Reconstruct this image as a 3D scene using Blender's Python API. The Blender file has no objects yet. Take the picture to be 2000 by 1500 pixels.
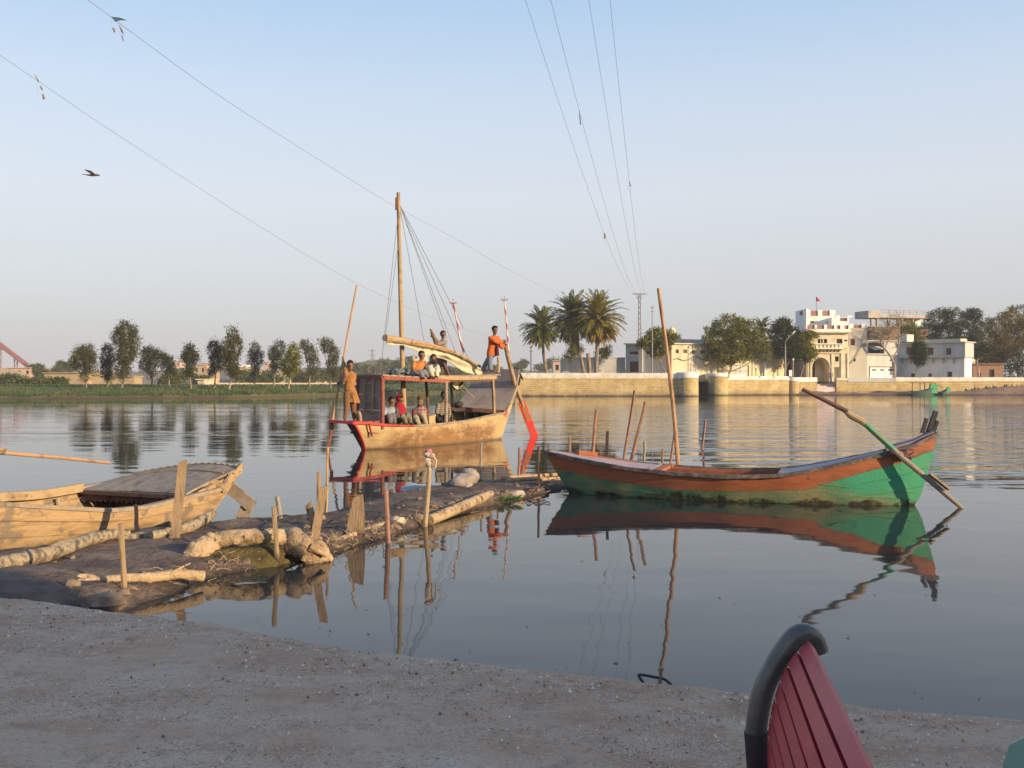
import bpy, math, random
from mathutils import Vector, Matrix, noise as mnoise

random.seed(11)
R = math.radians
SC = bpy.context.scene
COL = SC.collection

# ---------------------------------------------------------------- camera
F, HY, H = 1950.0, 748.0, 1.8          # focal length and horizon in photo pixels, eye height over the water
cam_d = bpy.data.cameras.new('camera')
cam = bpy.data.objects.new('camera', cam_d)
COL.objects.link(cam)
cam.location = (0, 0, H)
cam.rotation_euler = (R(90), 0, 0)
cam_d.sensor_width = 36
cam_d.lens = F / 2000 * 36
cam_d.shift_y = -0.001
cam_d.clip_start = 0.05
cam_d.clip_end = 6000
SC.camera = cam

# ---------------------------------------------------------------- sky, sun, exposure
SUN_AZ = math.atan2(0.84, -0.54)
SUN_EL = R(14)
world = bpy.data.worlds.new('World')
SC.world = world
world.use_nodes = True
wn = world.node_tree
sky = wn.nodes.new('ShaderNodeTexSky')
sky.sky_type = 'NISHITA'
sky.sun_disc = False
sky.sun_elevation = SUN_EL
sky.sun_rotation = SUN_AZ
sky.altitude = 50
sky.air_density = 1.0
sky.dust_density = 2.2
sky.ozone_density = 1.6
bg = wn.nodes['Background']
bg.inputs['Strength'].default_value = 0.15
# dusty air: the clear-sky colours are mixed with a pale haze that thickens evenly all round towards the horizon
w_tc = wn.nodes.new('ShaderNodeTexCoord')
w_sep = wn.nodes.new('ShaderNodeSeparateXYZ')
wn.links.new(w_tc.outputs['Generated'], w_sep.inputs[0])
w_abs = wn.nodes.new('ShaderNodeMath')
w_abs.operation = 'ABSOLUTE'
wn.links.new(w_sep.outputs[2], w_abs.inputs[0])
w_ramp = wn.nodes.new('ShaderNodeValToRGB')
wn.links.new(w_abs.outputs[0], w_ramp.inputs[0])
HAZE_STOPS = [(0.0, (.56, .545, .60)), (0.05, (.61, .60, .64)), (0.11, (.71, .71, .74)), (0.18, (.78, .80, .85)), (0.27, (.69, .79, .92)),
              (0.36, (.50, .69, .92)), (0.6, (.30, .48, .80)), (1.0, (.20, .37, .70))]
while len(w_ramp.color_ramp.elements) < len(HAZE_STOPS):
    w_ramp.color_ramp.elements.new(0.5)
for e, (p, c) in zip(w_ramp.color_ramp.elements, HAZE_STOPS):
    e.position = p
    e.color = (*c, 1)
w_mul = wn.nodes.new('ShaderNodeVectorMath')
w_mul.operation = 'SCALE'
w_mul.inputs['Scale'].default_value = 4.35
wn.links.new(w_ramp.outputs[0], w_mul.inputs[0])
w_mix = wn.nodes.new('ShaderNodeMix')
w_mix.data_type = 'RGBA'
w_mix.inputs[0].default_value = 0.8
wn.links.new(sky.outputs[0], w_mix.inputs[6])
wn.links.new(w_mul.outputs[0], w_mix.inputs[7])
wn.links.new(w_mix.outputs[2], bg.inputs['Color'])

sun_d = bpy.data.lights.new('sun', 'SUN')
sun_d.energy = 5.0
sun_d.angle = R(0.6)
sun_d.color = (1.0, 0.74, 0.43)
sun = bpy.data.objects.new('sun', sun_d)
COL.objects.link(sun)
SUN = Vector((math.sin(SUN_AZ) * math.cos(SUN_EL), math.cos(SUN_AZ) * math.cos(SUN_EL), math.sin(SUN_EL)))
sun.rotation_euler = SUN.to_track_quat('Z', 'Y').to_euler()
sun.location = (30, -20, 20)

SC.view_settings.view_transform = 'Standard'
SC.view_settings.look = 'None'
SC.view_settings.exposure = 0.6
SC.view_settings.gamma = 1.0
SC.render.engine = 'CYCLES'
SC.cycles.use_denoising = True
SC.cycles.max_bounces = 6
SC.cycles.volume_bounces = 1
SC.cycles.caustics_reflective = False
SC.cycles.caustics_refractive = False

# ---------------------------------------------------------------- helpers
def P(px, py, Y):
    """the point seen at photo pixel (px, py) at distance Y"""
    return Vector(((px - 1000) / F * Y, Y, H - (py - HY) / F * Y))

def W(px, py, z=0.0):
    """the point seen at a pixel that lies at height z"""
    return P(px, py, (H - z) * F / (py - HY))

def lerp(a, b, t):
    return a + (b - a) * t

def interp(tab, x):
    if x <= tab[0][0]:
        return tab[0][1]
    for (x0, y0), (x1, y1) in zip(tab, tab[1:]):
        if x <= x1:
            return lerp(y0, y1, (x - x0) / (x1 - x0))
    return tab[-1][1]

def sstep(a, b, x):
    t = min(1, max(0, (x - a) / (b - a)))
    return t * t * (3 - 2 * t)

def nz(x, y=0.0, z=0.0):
    return mnoise.noise(Vector((x, y, z)))

def smooth_path(pts, k=6):
    """Catmull-Rom through points (any dimension as tuples)"""
    pts = [tuple(p) for p in pts]
    out = []
    n = len(pts)
    for i in range(n - 1):
        p0, p1, p2, p3 = pts[max(i - 1, 0)], pts[i], pts[i + 1], pts[min(i + 2, n - 1)]
        for j in range(k):
            t = j / k
            out.append(tuple(0.5 * ((2 * b) + (-a + c) * t + (2 * a - 5 * b + 4 * c - d) * t * t + (-a + 3 * b - 3 * c + d) * t ** 3)
                             for a, b, c, d in zip(p0, p1, p2, p3)))
    out.append(pts[-1])
    return out

class MB:
    """collects shapes; build() links them as one mesh object"""
    def __init__(s):
        s.v, s.f = [], []
    def add(s, vs, fs):
        o = len(s.v)
        s.v += [tuple(v) for v in vs]
        s.f += [tuple(i + o for i in f) for f in fs]
        return s
    def box(s, c, size, rz=0.0, M=None):
        c = Vector(c)
        M = M or Matrix.Rotation(rz, 3, 'Z')
        x, y, z = size[0] / 2, size[1] / 2, size[2] / 2
        vs = [c + M @ Vector((a * x, b * y, d * z)) for a in (-1, 1) for b in (-1, 1) for d in (-1, 1)]
        return s.add(vs, [(0, 1, 3, 2), (4, 6, 7, 5), (0, 4, 5, 1), (2, 3, 7, 6), (0, 2, 6, 4), (1, 5, 7, 3)])
    def bar(s, a, b, w, h, up=(0, 0, 1)):
        """a rectangular bar from a to b"""
        a, b = Vector(a), Vector(b)
        d = (b - a)
        L = d.length
        d.normalize()
        u = Vector(up)
        if abs(u.dot(d)) > 0.98:
            u = Vector((1, 0, 0))
        sd = d.cross(u).normalized()
        u = sd.cross(d).normalized()
        M = Matrix((sd, d, u)).transposed()
        return s.box((a + b) / 2, (w, L, h), M=M)
    def tube(s, pts, r, n=8, cap=True, wob=0.0, seed=0.0, flat=1.0):
        pts = [Vector(p[:3]) for p in pts]
        if not isinstance(r, (list, tuple)):
            r = [r] * len(pts)
        if len(r) == 2 and len(pts) > 2:
            r = [lerp(r[0], r[1], i / (len(pts) - 1)) for i in range(len(pts))]
        vs, fs = [], []
        prev = None
        for i, p in enumerate(pts):
            d = (pts[min(i + 1, len(pts) - 1)] - pts[max(i - 1, 0)]).normalized()
            if prev is None:
                u = Vector((0, 0, 1)) if abs(d.z) < 0.9 else Vector((0, 1, 0))
            else:
                u = prev
            a = d.cross(u).normalized()
            u = a.cross(d).normalized()
            prev = u
            for k in range(n):
                t = 2 * math.pi * k / n
                rr = r[i]
                if wob:
                    rr *= 1 + wob * nz(math.cos(t) * 1.3 + seed, math.sin(t) * 1.3 + i * 0.45, seed * 3.1)
                vs.append(p + a * (math.cos(t) * rr) + u * (math.sin(t) * rr * flat))
        m = len(pts)
        for i in range(m - 1):
            for k in range(n):
                fs.append((i * n + k, i * n + (k + 1) % n, (i + 1) * n + (k + 1) % n, (i + 1) * n + k))
        if cap:
            fs.append(tuple(range(n - 1, -1, -1)))
            fs.append(tuple((m - 1) * n + k for k in range(n)))
        return s.add(vs, fs)
    def grid(s, nu, nv, fn, wrap=False):
        vs = [fn(i / nu, j / nv) for i in range(nu + 1) for j in range(nv + 1)]
        fs = [(i * (nv + 1) + j, (i + 1) * (nv + 1) + j, (i + 1) * (nv + 1) + j + 1, i * (nv + 1) + j + 1)
              for i in range(nu) for j in range(nv)]
        return s.add(vs, fs)
    def slab(s, nu, nv, fn, th):
        """a sheet fn(u,v) given thickness th along its normal"""
        g = [[Vector(fn(i / nu, j / nv)) for j in range(nv + 1)] for i in range(nu + 1)]
        vs, idx = [], {}
        for side in (0, 1):
            for i in range(nu + 1):
                for j in range(nv + 1):
                    du = g[min(i + 1, nu)][j] - g[max(i - 1, 0)][j]
                    dv = g[i][min(j + 1, nv)] - g[i][max(j - 1, 0)]
                    nrm = du.cross(dv).normalized()
                    idx[side, i, j] = len(vs)
                    vs.append(g[i][j] + nrm * (th * side))
        fs = []
        for i in range(nu):
            for j in range(nv):
                q = [(i, j), (i + 1, j), (i + 1, j + 1), (i, j + 1)]
                fs.append(tuple(idx[(1,) + k] for k in q))
                fs.append(tuple(idx[(0,) + k] for k in reversed(q)))
        rim = [(i, 0) for i in range(nu)] + [(nu, j) for j in range(nv)] + [(i, nv) for i in range(nu, 0, -1)] + [(0, j) for j in range(nv, 0, -1)]
        for a, b in zip(rim, rim[1:] + rim[:1]):
            fs.append((idx[(0,) + a], idx[(0,) + b], idx[(1,) + b], idx[(1,) + a]))
        return s.add(vs, fs)
    def prism(s, poly, thick):
        """a closed polygon of 3D points extruded by the vector thick"""
        n = len(poly)
        th = Vector(thick)
        vs = [Vector(p) for p in poly] + [Vector(p) + th for p in poly]
        fs = [tuple(range(n - 1, -1, -1)), tuple(range(n, 2 * n))]
        fs += [(i, (i + 1) % n, n + (i + 1) % n, n + i) for i in range(n)]
        return s.add(vs, fs)
    def lathe(s, c, prof, n=12, M=None):
        """profile [(radius, z)] turned about the vertical through c"""
        c = Vector(c)
        vs, fs = [], []
        for (r, z) in prof:
            for k in range(n):
                t = 2 * math.pi * k / n
                q = Vector((math.cos(t) * r, math.sin(t) * r, z))
                vs.append(c + (M @ q if M else q))
        for i in range(len(prof) - 1):
            for k in range(n):
                fs.append((i * n + k, i * n + (k + 1) % n, (i + 1) * n + (k + 1) % n, (i + 1) * n + k))
        fs.append(tuple(range(n - 1, -1, -1)))
        fs.append(tuple((len(prof) - 1) * n + k for k in range(n)))
        return s.add(vs, fs)
    def blob(s, c, rad, nu=10, nv=7, wob=0.0, seed=0.0, M=None):
        c = Vector(c)
        rad = Vector(rad) if not isinstance(rad, (int, float)) else Vector((rad,) * 3)
        vs, fs = [], []
        for j in range(1, nv):
            ph = math.pi * j / nv
            for i in range(nu):
                t = 2 * math.pi * i / nu
                d = Vector((math.cos(t) * math.sin(ph), math.sin(t) * math.sin(ph), math.cos(ph)))
                k = 1 + wob * nz(d.x * 1.7 + seed, d.y * 1.7 + seed * 2, d.z * 1.7)
                q = Vector((d.x * rad.x, d.y * rad.y, d.z * rad.z)) * k
                vs.append(c + (M @ q if M else q))
        top, bot = Vector((0, 0, rad.z)), Vector((0, 0, -rad.z))
        vs += [c + (M @ top if M else top), c + (M @ bot if M else bot)]
        T, B = len(vs) - 2, len(vs) - 1
        for j in range(nv - 2):
            for i in range(nu):
                a, b = j * nu + i, j * nu + (i + 1) % nu
                fs.append((a, a + nu, b + nu, b))
        for i in range(nu):
            fs.append((T, i, (i + 1) % nu))
            fs.append((B, (nv - 2) * nu + (i + 1) % nu, (nv - 2) * nu + i))
        return s.add(vs, fs)
    def mesh(s, name, m, org=(0, 0, 0), smooth=True):
        me = bpy.data.meshes.new(name)
        o = Vector(org)
        me.from_pydata([tuple(Vector(v) - o) for v in s.v], [], s.f)
        me.update()
        if m:
            me.materials.append(m)
        if smooth:
            me.polygons.foreach_set('use_smooth', [True] * len(me.polygons))
            me.set_sharp_from_angle(angle=R(38))
        return me
    def build(s, name, m, parent=None, origin=None, smooth=True):
        org = Vector(ORG.get(parent.name, (0, 0, 0))) if parent else Vector(origin or (0, 0, 0))
        o = bpy.data.objects.new(name, s.mesh(name, m, org, smooth))
        COL.objects.link(o)
        if parent:
            o.parent = parent
        else:
            o.location = org
        ORG[o.name] = tuple(org)
        return o

ORG = {}                                    # the world origin of every object that may get parts

def tag(o, label=None, cat=None, group=None, kind=None):
    if label: o['label'] = label
    if cat: o['category'] = cat
    if group: o['group'] = group
    if kind: o['kind'] = kind
    return o

def thing(name, label, cat, loc, group=None):
    o = bpy.data.objects.new(name, None)
    COL.objects.link(o)
    o.empty_display_size = 0.2
    o.location = Vector(loc)
    ORG[o.name] = tuple(loc)
    return tag(o, label, cat, group)

# ---------------------------------------------------------------- materials
class NT:
    def __init__(s, m):
        m.use_nodes = True
        s.t = m.node_tree
        s.p = s.t.nodes['Principled BSDF']
        s.out = s.t.nodes['Material Output']
    def n(s, typ, **kw):
        x = s.t.nodes.new('ShaderNode' + typ)
        for k, v in kw.items():
            setattr(x, k, v)
        return x
    def l(s, a, b):
        s.t.links.new(a, b)
    def put(s, sock, v):
        if hasattr(v, 'is_linked') or isinstance(v, bpy.types.NodeSocket):
            s.l(v, sock)
        else:
            sock.default_value = v
    def m(s, op, a, b=0.0, c=None, clamp=False):
        x = s.n('Math', operation=op, use_clamp=clamp)
        s.put(x.inputs[0], a)
        s.put(x.inputs[1], b)
        if c is not None:
            s.put(x.inputs[2], c)
        return x.outputs[0]
    def rng(s, v, a, b, c=0.0, d=1.0):
        x = s.n('MapRange', interpolation_type='SMOOTHSTEP')
        s.put(x.inputs[0], v)
        for i, q in enumerate((a, b, c, d)):
            s.put(x.inputs[i + 1], q)
        return x.outputs[0]
    def coord(s, stretch=(1, 1, 1), kind='Object', rot=(0, 0, 0)):
        tc = s.n('TexCoord')
        mp = s.n('Mapping')
        mp.inputs['Scale'].default_value = stretch
        mp.inputs['Rotation'].default_value = rot
        s.l(tc.outputs[kind], mp.inputs[0])
        return mp.outputs[0]
    def noise(s, vec, scale, detail=5, rough=0.6, dist=0.0):
        x = s.n('TexNoise')
        s.l(vec, x.inputs['Vector'])
        x.inputs['Scale'].default_value = scale
        x.inputs['Detail'].default_value = detail
        x.inputs['Roughness'].default_value = rough
        x.inputs['Distortion'].default_value = dist
        return x.outputs[0]
    def ramp(s, fac, stops, interp='LINEAR'):
        x = s.n('ValToRGB')
        s.l(fac, x.inputs[0])
        cr = x.color_ramp
        cr.interpolation = interp
        while len(cr.elements) < len(stops):
            cr.elements.new(0.5)
        for e, (p, c) in zip(cr.elements, stops):
            e.position = p
            e.color = (*c, 1) if len(c) == 3 else c
        return x.outputs[0]
    def mix(s, fac, a, b, mode='MIX'):
        x = s.n('Mix', data_type='RGBA', blend_type=mode)
        s.put(x.inputs[0], fac)
        for sk, v in ((x.inputs[6], a), (x.inputs[7], b)):
            if isinstance(v, tuple):
                sk.default_value = (*v, 1)
            else:
                s.l(v, sk)
        return x.outputs[2]
    def bump(s, h, strength, dist=0.02, normal=None):
        x = s.n('Bump')
        s.put(x.inputs['Strength'], strength)
        x.inputs['Distance'].default_value = dist
        s.l(h, x.inputs['Height'])
        if normal:
            s.l(normal, x.inputs['Normal'])
        return x.outputs[0]

MATS = {}
def mat(name, cols, scale=4.0, rough=0.85, bump=0.3, bscale=None, stretch=(1, 1, 1), detail=6, spec=0.3, metal=0.0,
        low=None, lo=0.32, hi=0.68, bdist=0.02, spots=None):
    """colours mixed by noise; low=(colour, z0, z1): stain fading out from height z0 to z1; spots=(colour, scale, amount)"""
    if name in MATS:
        return MATS[name]
    m = bpy.data.materials.new(name)
    t = NT(m)
    vec = t.coord(stretch)
    if isinstance(cols[0], (int, float)):
        cols = [cols, tuple(c * 0.8 for c in cols)]
    n1 = t.noise(vec, scale, detail)
    k = len(cols) - 1
    col = t.ramp(n1, [(lerp(lo, hi, i / k), c) for i, c in enumerate(cols)])
    if spots:
        n3 = t.noise(t.coord(), spots[1], 3, 0.7)
        col = t.mix(t.rng(n3, 1 - spots[2] - 0.06, 1 - spots[2] + 0.06), col, spots[0])
    if low:
        sep = t.n('SeparateXYZ')
        geo = t.n('NewGeometry')
        t.l(geo.outputs['Position'], sep.inputs[0])
        n2 = t.noise(t.coord(), scale * 0.8 + 0.6, 6, 0.7)
        z = t.m('ADD', sep.outputs[2], t.m('MULTIPLY', t.m('SUBTRACT', n2, 0.5), (low[2] - low[1]) * 1.8))
        col = t.mix(t.rng(z, low[1], low[2], 1, 0), col, low[0])
    t.l(col, t.p.inputs['Base Color'])
    t.p.inputs['Roughness'].default_value = rough
    t.p.inputs['Specular IOR Level'].default_value = spec
    t.p.inputs['Metallic'].default_value = metal
    if bump:
        nb = t.noise(vec, bscale or scale * 4, 5, 0.65)
        t.l(t.bump(nb, bump, bdist), t.p.inputs['Normal'])
    MATS[name] = m
    return m
# ================================================================ the setting
def water_material():
    m = bpy.data.materials.new('river_water')
    t = NT(m)
    geo = t.n('NewGeometry')
    sep = t.n('SeparateXYZ')
    t.l(geo.outputs['Position'], sep.inputs[0])
    X, Y = sep.outputs[0], sep.outputs[1]
    def wave(sx, sy, rot, sc, det=2, dist=0.0):
        return t.noise(t.coord((sx, sy, 1), 'Object', (0, 0, rot)), sc, det, 0.5, dist)
    # ripples run in patches: the ferry's wake on the right and in mid river, calm under the banks
    patch = t.rng(t.noise(t.coord((0.035, 0.11, 1), 'Object', (0, 0, 0.15)), 1.0, 2), 0.40, 0.60)
    near_edge = t.m('SUBTRACT', 25.0, t.m('MULTIPLY', t.rng(X, 2.0, 7.0), 9.0))
    m_near = t.rng(t.m('SUBTRACT', Y, near_edge), 0.0, 7.0)
    m_far = t.rng(Y, 60.0, 95.0, 1.0, 0.12)
    right = t.rng(t.m('DIVIDE', X, t.m('MAXIMUM', Y, 1.0)), -0.02, 0.22)
    amt = t.m('MULTIPLY', t.m('MULTIPLY', m_near, m_far), t.m('ADD', 0.05, t.m('ADD', t.m('MULTIPLY', patch, 0.2), t.m('MULTIPLY', right, 0.85))))
    swell = t.m('ADD', wave(0.5, 1.0, 0.25, 1.0, 1), t.m('MULTIPLY', wave(0.6, 1.0, -0.5, 2.8, 1), 0.22))
    calm = t.bump(swell, t.rng(Y, 5.0, 60.0, 0.55, 0.22), 0.014)
    rip = t.m('ADD', t.m('MULTIPLY', wave(0.16, 1.0, 0.06, 0.75, 2, 0.4), 1.5), t.m('MULTIPLY', wave(0.35, 1.0, -0.12, 2.4, 2, 0.3), 0.45))
    nrm = t.bump(rip, amt, 0.115, calm)
    t.l(nrm, t.p.inputs['Normal'])
    t.p.inputs['Base Color'].default_value = (0.024, 0.029, 0.031, 1)
    t.p.inputs['Roughness'].default_value = 0.03
    t.p.inputs['IOR'].default_value = 1.33
    t.p.inputs['Specular IOR Level'].default_value = 0.36
    return m

wb = MB()
wb.add([(-1200, -40, 0), (1200, -40, 0), (1200, 260, 0), (-1200, 260, 0)], [(0, 1, 2, 3)])
tag(wb.build('water', water_material(), smooth=False), kind='structure')

# ---- foreground quay: trodden earth over broken concrete
def quay_material():
    m = bpy.data.materials.new('quay_earth')
    t = NT(m)
    v = t.coord()
    big = t.noise(t.coord((0.8, 1.6, 1), 'Object', (0, 0, 0.12)), 1.3, 6, 0.62)
    col = t.ramp(big, [(0.28, (0.42, 0.26, 0.165)), (0.45, (0.54, 0.35, 0.23)), (0.56, (0.60, 0.41, 0.28)), (0.70, (0.62, 0.475, 0.36))])
    streak = t.noise(t.coord((0.7, 3.2, 1), 'Object', (0, 0, 0.22)), 2.2, 5, 0.6)
    col = t.mix(t.rng(streak, 0.55, 0.72, 0, 0.55), col, (0.58, 0.45, 0.345))
    mid = t.noise(v, 7, 6, 0.7)
    col = t.mix(t.rng(mid, 0.50, 0.66, 0, 0.45), col, (0.33, 0.215, 0.145))
    col = t.mix(t.rng(mid, 0.30, 0.42, 0.45, 0), col, (0.57, 0.43, 0.32))
    fine = t.noise(v, 34, 5, 0.8)
    col = t.mix(t.rng(fine, 0.54, 0.66, 0, 0.55), col, (0.26, 0.17, 0.115))
    edge_mask = t.rng(t.noise(t.coord((0.9, 2.0, 1), 'Object', (0, 0, 0.25)), 1.1, 4, 0.6), 0.42, 0.58)
    for sc, th, pick, pale in ((26, 0.20, 0.55, 1.0), (60, 0.26, 0.45, 1.0), (115, 0.32, 0.35, 0.8)):
        spk = t.n('TexVoronoi')
        t.l(v, spk.inputs['Vector'])
        spk.inputs['Scale'].default_value = sc
        rnd = t.n('SeparateColor')
        t.l(spk.outputs['Color'], rnd.inputs[0])
        sp = t.m('MULTIPLY', t.m('LESS_THAN', spk.outputs['Distance'], th), t.m('GREATER_THAN', rnd.outputs[0], pick))
        sp = t.m('MULTIPLY', sp, t.m('ADD', 0.25, t.m('MULTIPLY', edge_mask, 0.75)))
        col = t.mix(sp, col, t.ramp(rnd.outputs[1], [(0.25, (0.10, 0.07, 0.055)), (0.5, (0.40, 0.28, 0.20)), (0.75, (0.76, 0.62, 0.48))]))
    t.l(col, t.p.inputs['Base Color'])
    t.p.inputs['Roughness'].default_value = 0.9
    t.p.inputs['Specular IOR Level'].default_value = 0.2
    h = t.m('ADD', t.noise(v, 9, 6, 0.7), t.m('MULTIPLY', fine, 0.5))
    t.l(t.bump(h, 0.75, 0.035), t.p.inputs['Normal'])
    return m

QZ = 0.45
edge_px = [(-900, 1085), (-400, 1122), (0, 1166), (120, 1180), (230, 1198), (380, 1215), (500, 1237), (640, 1262), (800, 1282),
           (1000, 1304), (1250, 1331), (1500, 1359), (1700, 1383), (2000, 1404), (2600, 1455), (3600, 1540)]
edge_w = smooth_path([W(a, b, QZ)[:2] for a, b in edge_px], 14)
qb = MB()
def quay_pt(i, j):
    x, y = edge_w[i]
    k = nz(x * 2.3, y * 2.3) * 0.035 + nz(x * 9, y * 9) * 0.018
    prof = [(0.30, -0.9), (0.12, -0.35), (0.05, -0.10), (0.015, -0.03), (0.0, 0.0)]
    if j < len(prof):
        o, z = prof[j]
        kk = nz(x * 5, z * 6, 3) * 0.05 if j < 3 else 0
        return (x, y + k + o + kk, QZ + z + nz(x * 6, y * 6, 5) * 0.012)
    v = (j - len(prof) + 1) / 26
    yy = y + k - 14 * v ** 1.7
    zz = QZ + 0.02 * nz(x * 1.1, yy * 1.1, 7) * min(1, v * 9) + 0.010 * nz(x * 4, yy * 4, 2) + 0.006 * nz(x * 13, yy * 13, 1)
    return (x, yy, zz)
NJ = 31
qb.add([quay_pt(i, j) for i in range(len(edge_w)) for j in range(NJ)],
       [(i * NJ + j, (i + 1) * NJ + j, (i + 1) * NJ + j + 1, i * NJ + j + 1) for i in range(len(edge_w) - 1) for j in range(NJ - 1)])
M_QUAY = quay_material()
tag(qb.build('quay', M_QUAY), kind='structure')

def edge_y(x):
    return interp(edge_w, x)

# loose gravel and grit lying on the quay
M_GRIT = mat('grit', [(0.16, 0.105, 0.075), (0.54, 0.40, 0.29), (0.80, 0.66, 0.52)], scale=21, bump=0, rough=0.9, lo=0.38, hi=0.62)
gb = MB()
rg = random.Random(5)
for i in range(13000):
    x = rg.uniform(-4.2, 2.9)
    back = abs(rg.gauss(0, 1)) * 0.42 if rg.random() < 0.74 else rg.uniform(0.1, 3.4)
    y = edge_y(x) - 0.02 - back
    if y < 1.6:
        continue
    if nz(x * 1.6, y * 2.2, 4) < -0.12 and rg.random() < 0.8:
        continue
    r = 0.0018 + rg.random() ** 7 * 0.009
    a = rg.uniform(0, 6.3)
    zz = QZ + 0.008 + 0.02 * nz(x * 1.1, y * 1.1, 7) * min(1, back * 3) + 0.010 * nz(x * 4, y * 4, 2)
    d = [Vector((math.cos(a + k * 1.571) * r * rg.uniform(0.6, 1.3), math.sin(a + k * 1.571) * r * rg.uniform(0.6, 1.3), 0)) for k in range(4)]
    c = Vector((x, y, zz))
    gb.add([c + q - Vector((0, 0, r * 0.8)) for q in d] + [c + d[0] * 0.3 + Vector((0, 0, r * rg.uniform(0.4, 0.9)))], [(0, 1, 4), (1, 2, 4), (2, 3, 4), (3, 0, 4)])
tag(gb.build('gravel', M_GRIT, smooth=False), 'loose grit and gravel strewn along the quay edge', kind='stuff')

# ---- mud causeway running out from the quay
near_e = [W(60, 1240), W(235, 1199), W(330, 1163), W(420, 1130), W(540, 1106), W(640, 1086), W(700, 1066), W(760, 1050), W(850, 1019),
          W(960, 988), W(1020, 976), W(1090, 958), W(1130, 948)]
far_e = [W(-800, 1130, .1), W(-450, 1118, .1), W(-60, 1095, .1), W(200, 1048, .1), W(410, 1020, .1), W(548, 1010, .1), W(630, 999, .1), W(700, 988, .1), W(760, 970, .1),
         W(860, 950, .1), W(930, 941, .1), W(1000, 933, .1), W(1050, 930, .1)]
ne = smooth_path([tuple(p) for p in near_e], 8)
fe = smooth_path([tuple(p) for p in far_e], 8)
crown = smooth_path([(c,) for c in (0.32, 0.26, 0.17, 0.14, 0.13, 0.12, 0.12, 0.13, 0.15, 0.15, 0.13, 0.09, 0.03)], 8)
def causeway_pt(i, j, NV=22):
    v = j / NV
    a, b = Vector(ne[i]), Vector(fe[i])
    q = a.lerp(b, lerp(-0.06, 1.05, v))
    c = crown[i][0]
    prof = min(1, sstep(0.0, 0.13, v) * (0.82 + 0.18 * sstep(0.1, 0.4, v))) * (1 - sstep(0.93, 1.0, v) * 0.9)
    z = -0.12 + (c + 0.12) * prof
    z += (0.04 * nz(q.x * 2.1, q.y * 2.1, 2) + 0.026 * nz(q.x * 6, q.y * 6, 4) + 0.016 * nz(q.x * 15, q.y * 15, 4)) * min(1, prof * 2 + 0.2)
    jit = 0.10 * nz(q.x * 2.4, q.y * 2.4, 9) + 0.04 * nz(q.x * 8, q.y * 8, 9)
    return (q.x + jit, q.y + jit, z)
mb = MB()
NVc = 22
mb.add([causeway_pt(i, j) for i in range(len(ne)) for j in range(NVc + 1)],
       [(i * (NVc + 1) + j, (i + 1) * (NVc + 1) + j, (i + 1) * (NVc + 1) + j + 1, i * (NVc + 1) + j + 1) for i in range(len(ne) - 1) for j in range(NVc)])
M_MUD = mat('causeway_mud', [(0.07, 0.046, 0.036), (0.125, 0.088, 0.068), (0.21, 0.155, 0.118)], scale=2.2, bump=1.0, bscale=9, rough=0.82, bdist=0.09,
            low=((0.035, 0.028, 0.022), -0.02, 0.07), spots=((0.30, 0.25, 0.21), 30, 0.29))
tag(mb.build('causeway', M_MUD), kind='structure')

def causeway_z(x, y):
    best, bz = 1e9, 0.1
    for i in range(0, len(ne), 2):
        for j in range(3, 22, 2):
            p = causeway_pt(i, j)
            d = (p[0] - x) ** 2 + (p[1] - y) ** 2
            if d < best:
                best, bz = d, p[2]
    return bz

# ---- far land: plain, left bank, hills, island
M_PLAIN = mat('dry_plain', [(0.16, 0.13, 0.085), (0.24, 0.19, 0.125), (0.10, 0.11, 0.055)], scale=0.05, bump=0.3, bscale=1, rough=0.95)
pb = MB()
pb.grid(40, 30, lambda u, v: (lerp(-1150, 1150, u), lerp(205, 1200, v), 1.3 + 0.25 * nz(u * 30, v * 20)))
tag(pb.build('plain', M_PLAIN), kind='structure')

shore = [(-900, 783), (-300, 780), (0, 779), (150, 778.5), (300, 778), (450, 777), (560, 774.5), (660, 772), (760, 770), (900, 767), (1050, 765)]
def shoreY(px):
    return H * F / (interp(shore, px) - HY)
def bank_pt(u, v):
    px = lerp(-900, 1050, u)
    d = -1.5 + 1.5 * v * 8 if v < 0.25 else 1.5 + 92 * ((v - 0.25) / 0.75) ** 2
    Y0 = shoreY(px)
    Y = Y0 + d + 0.6 * nz(px * 0.03, 1) + 0.25 * nz(px * 0.12, 3)
    x = (px - 1000) / F * Y0
    z = interp([(-1.5, -0.4), (0, 0.0), (0.5, 0.34), (1.6, 0.52), (5, 0.8), (12, 1.1), (25, 1.4), (60, 1.5), (95, 1.25)], d)
    z += (0.10 * nz(x * 0.35, Y * 0.35) + 0.07 * nz(x * 1.1, Y * 1.1, 2)) * min(1, max(0, d + 0.3))
    return (x, Y, z)
bb = MB()
bb.grid(150, 34, bank_pt)
M_BANK = mat('grassy_bank', [(0.045, 0.065, 0.022), (0.075, 0.095, 0.035), (0.13, 0.115, 0.06)], scale=0.35, bump=0.6, bscale=4, rough=0.95,
             low=((0.075, 0.052, 0.032), 0.10, 0.26), bdist=0.1)
tag(bb.build('riverbank', M_BANK), kind='structure')

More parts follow.
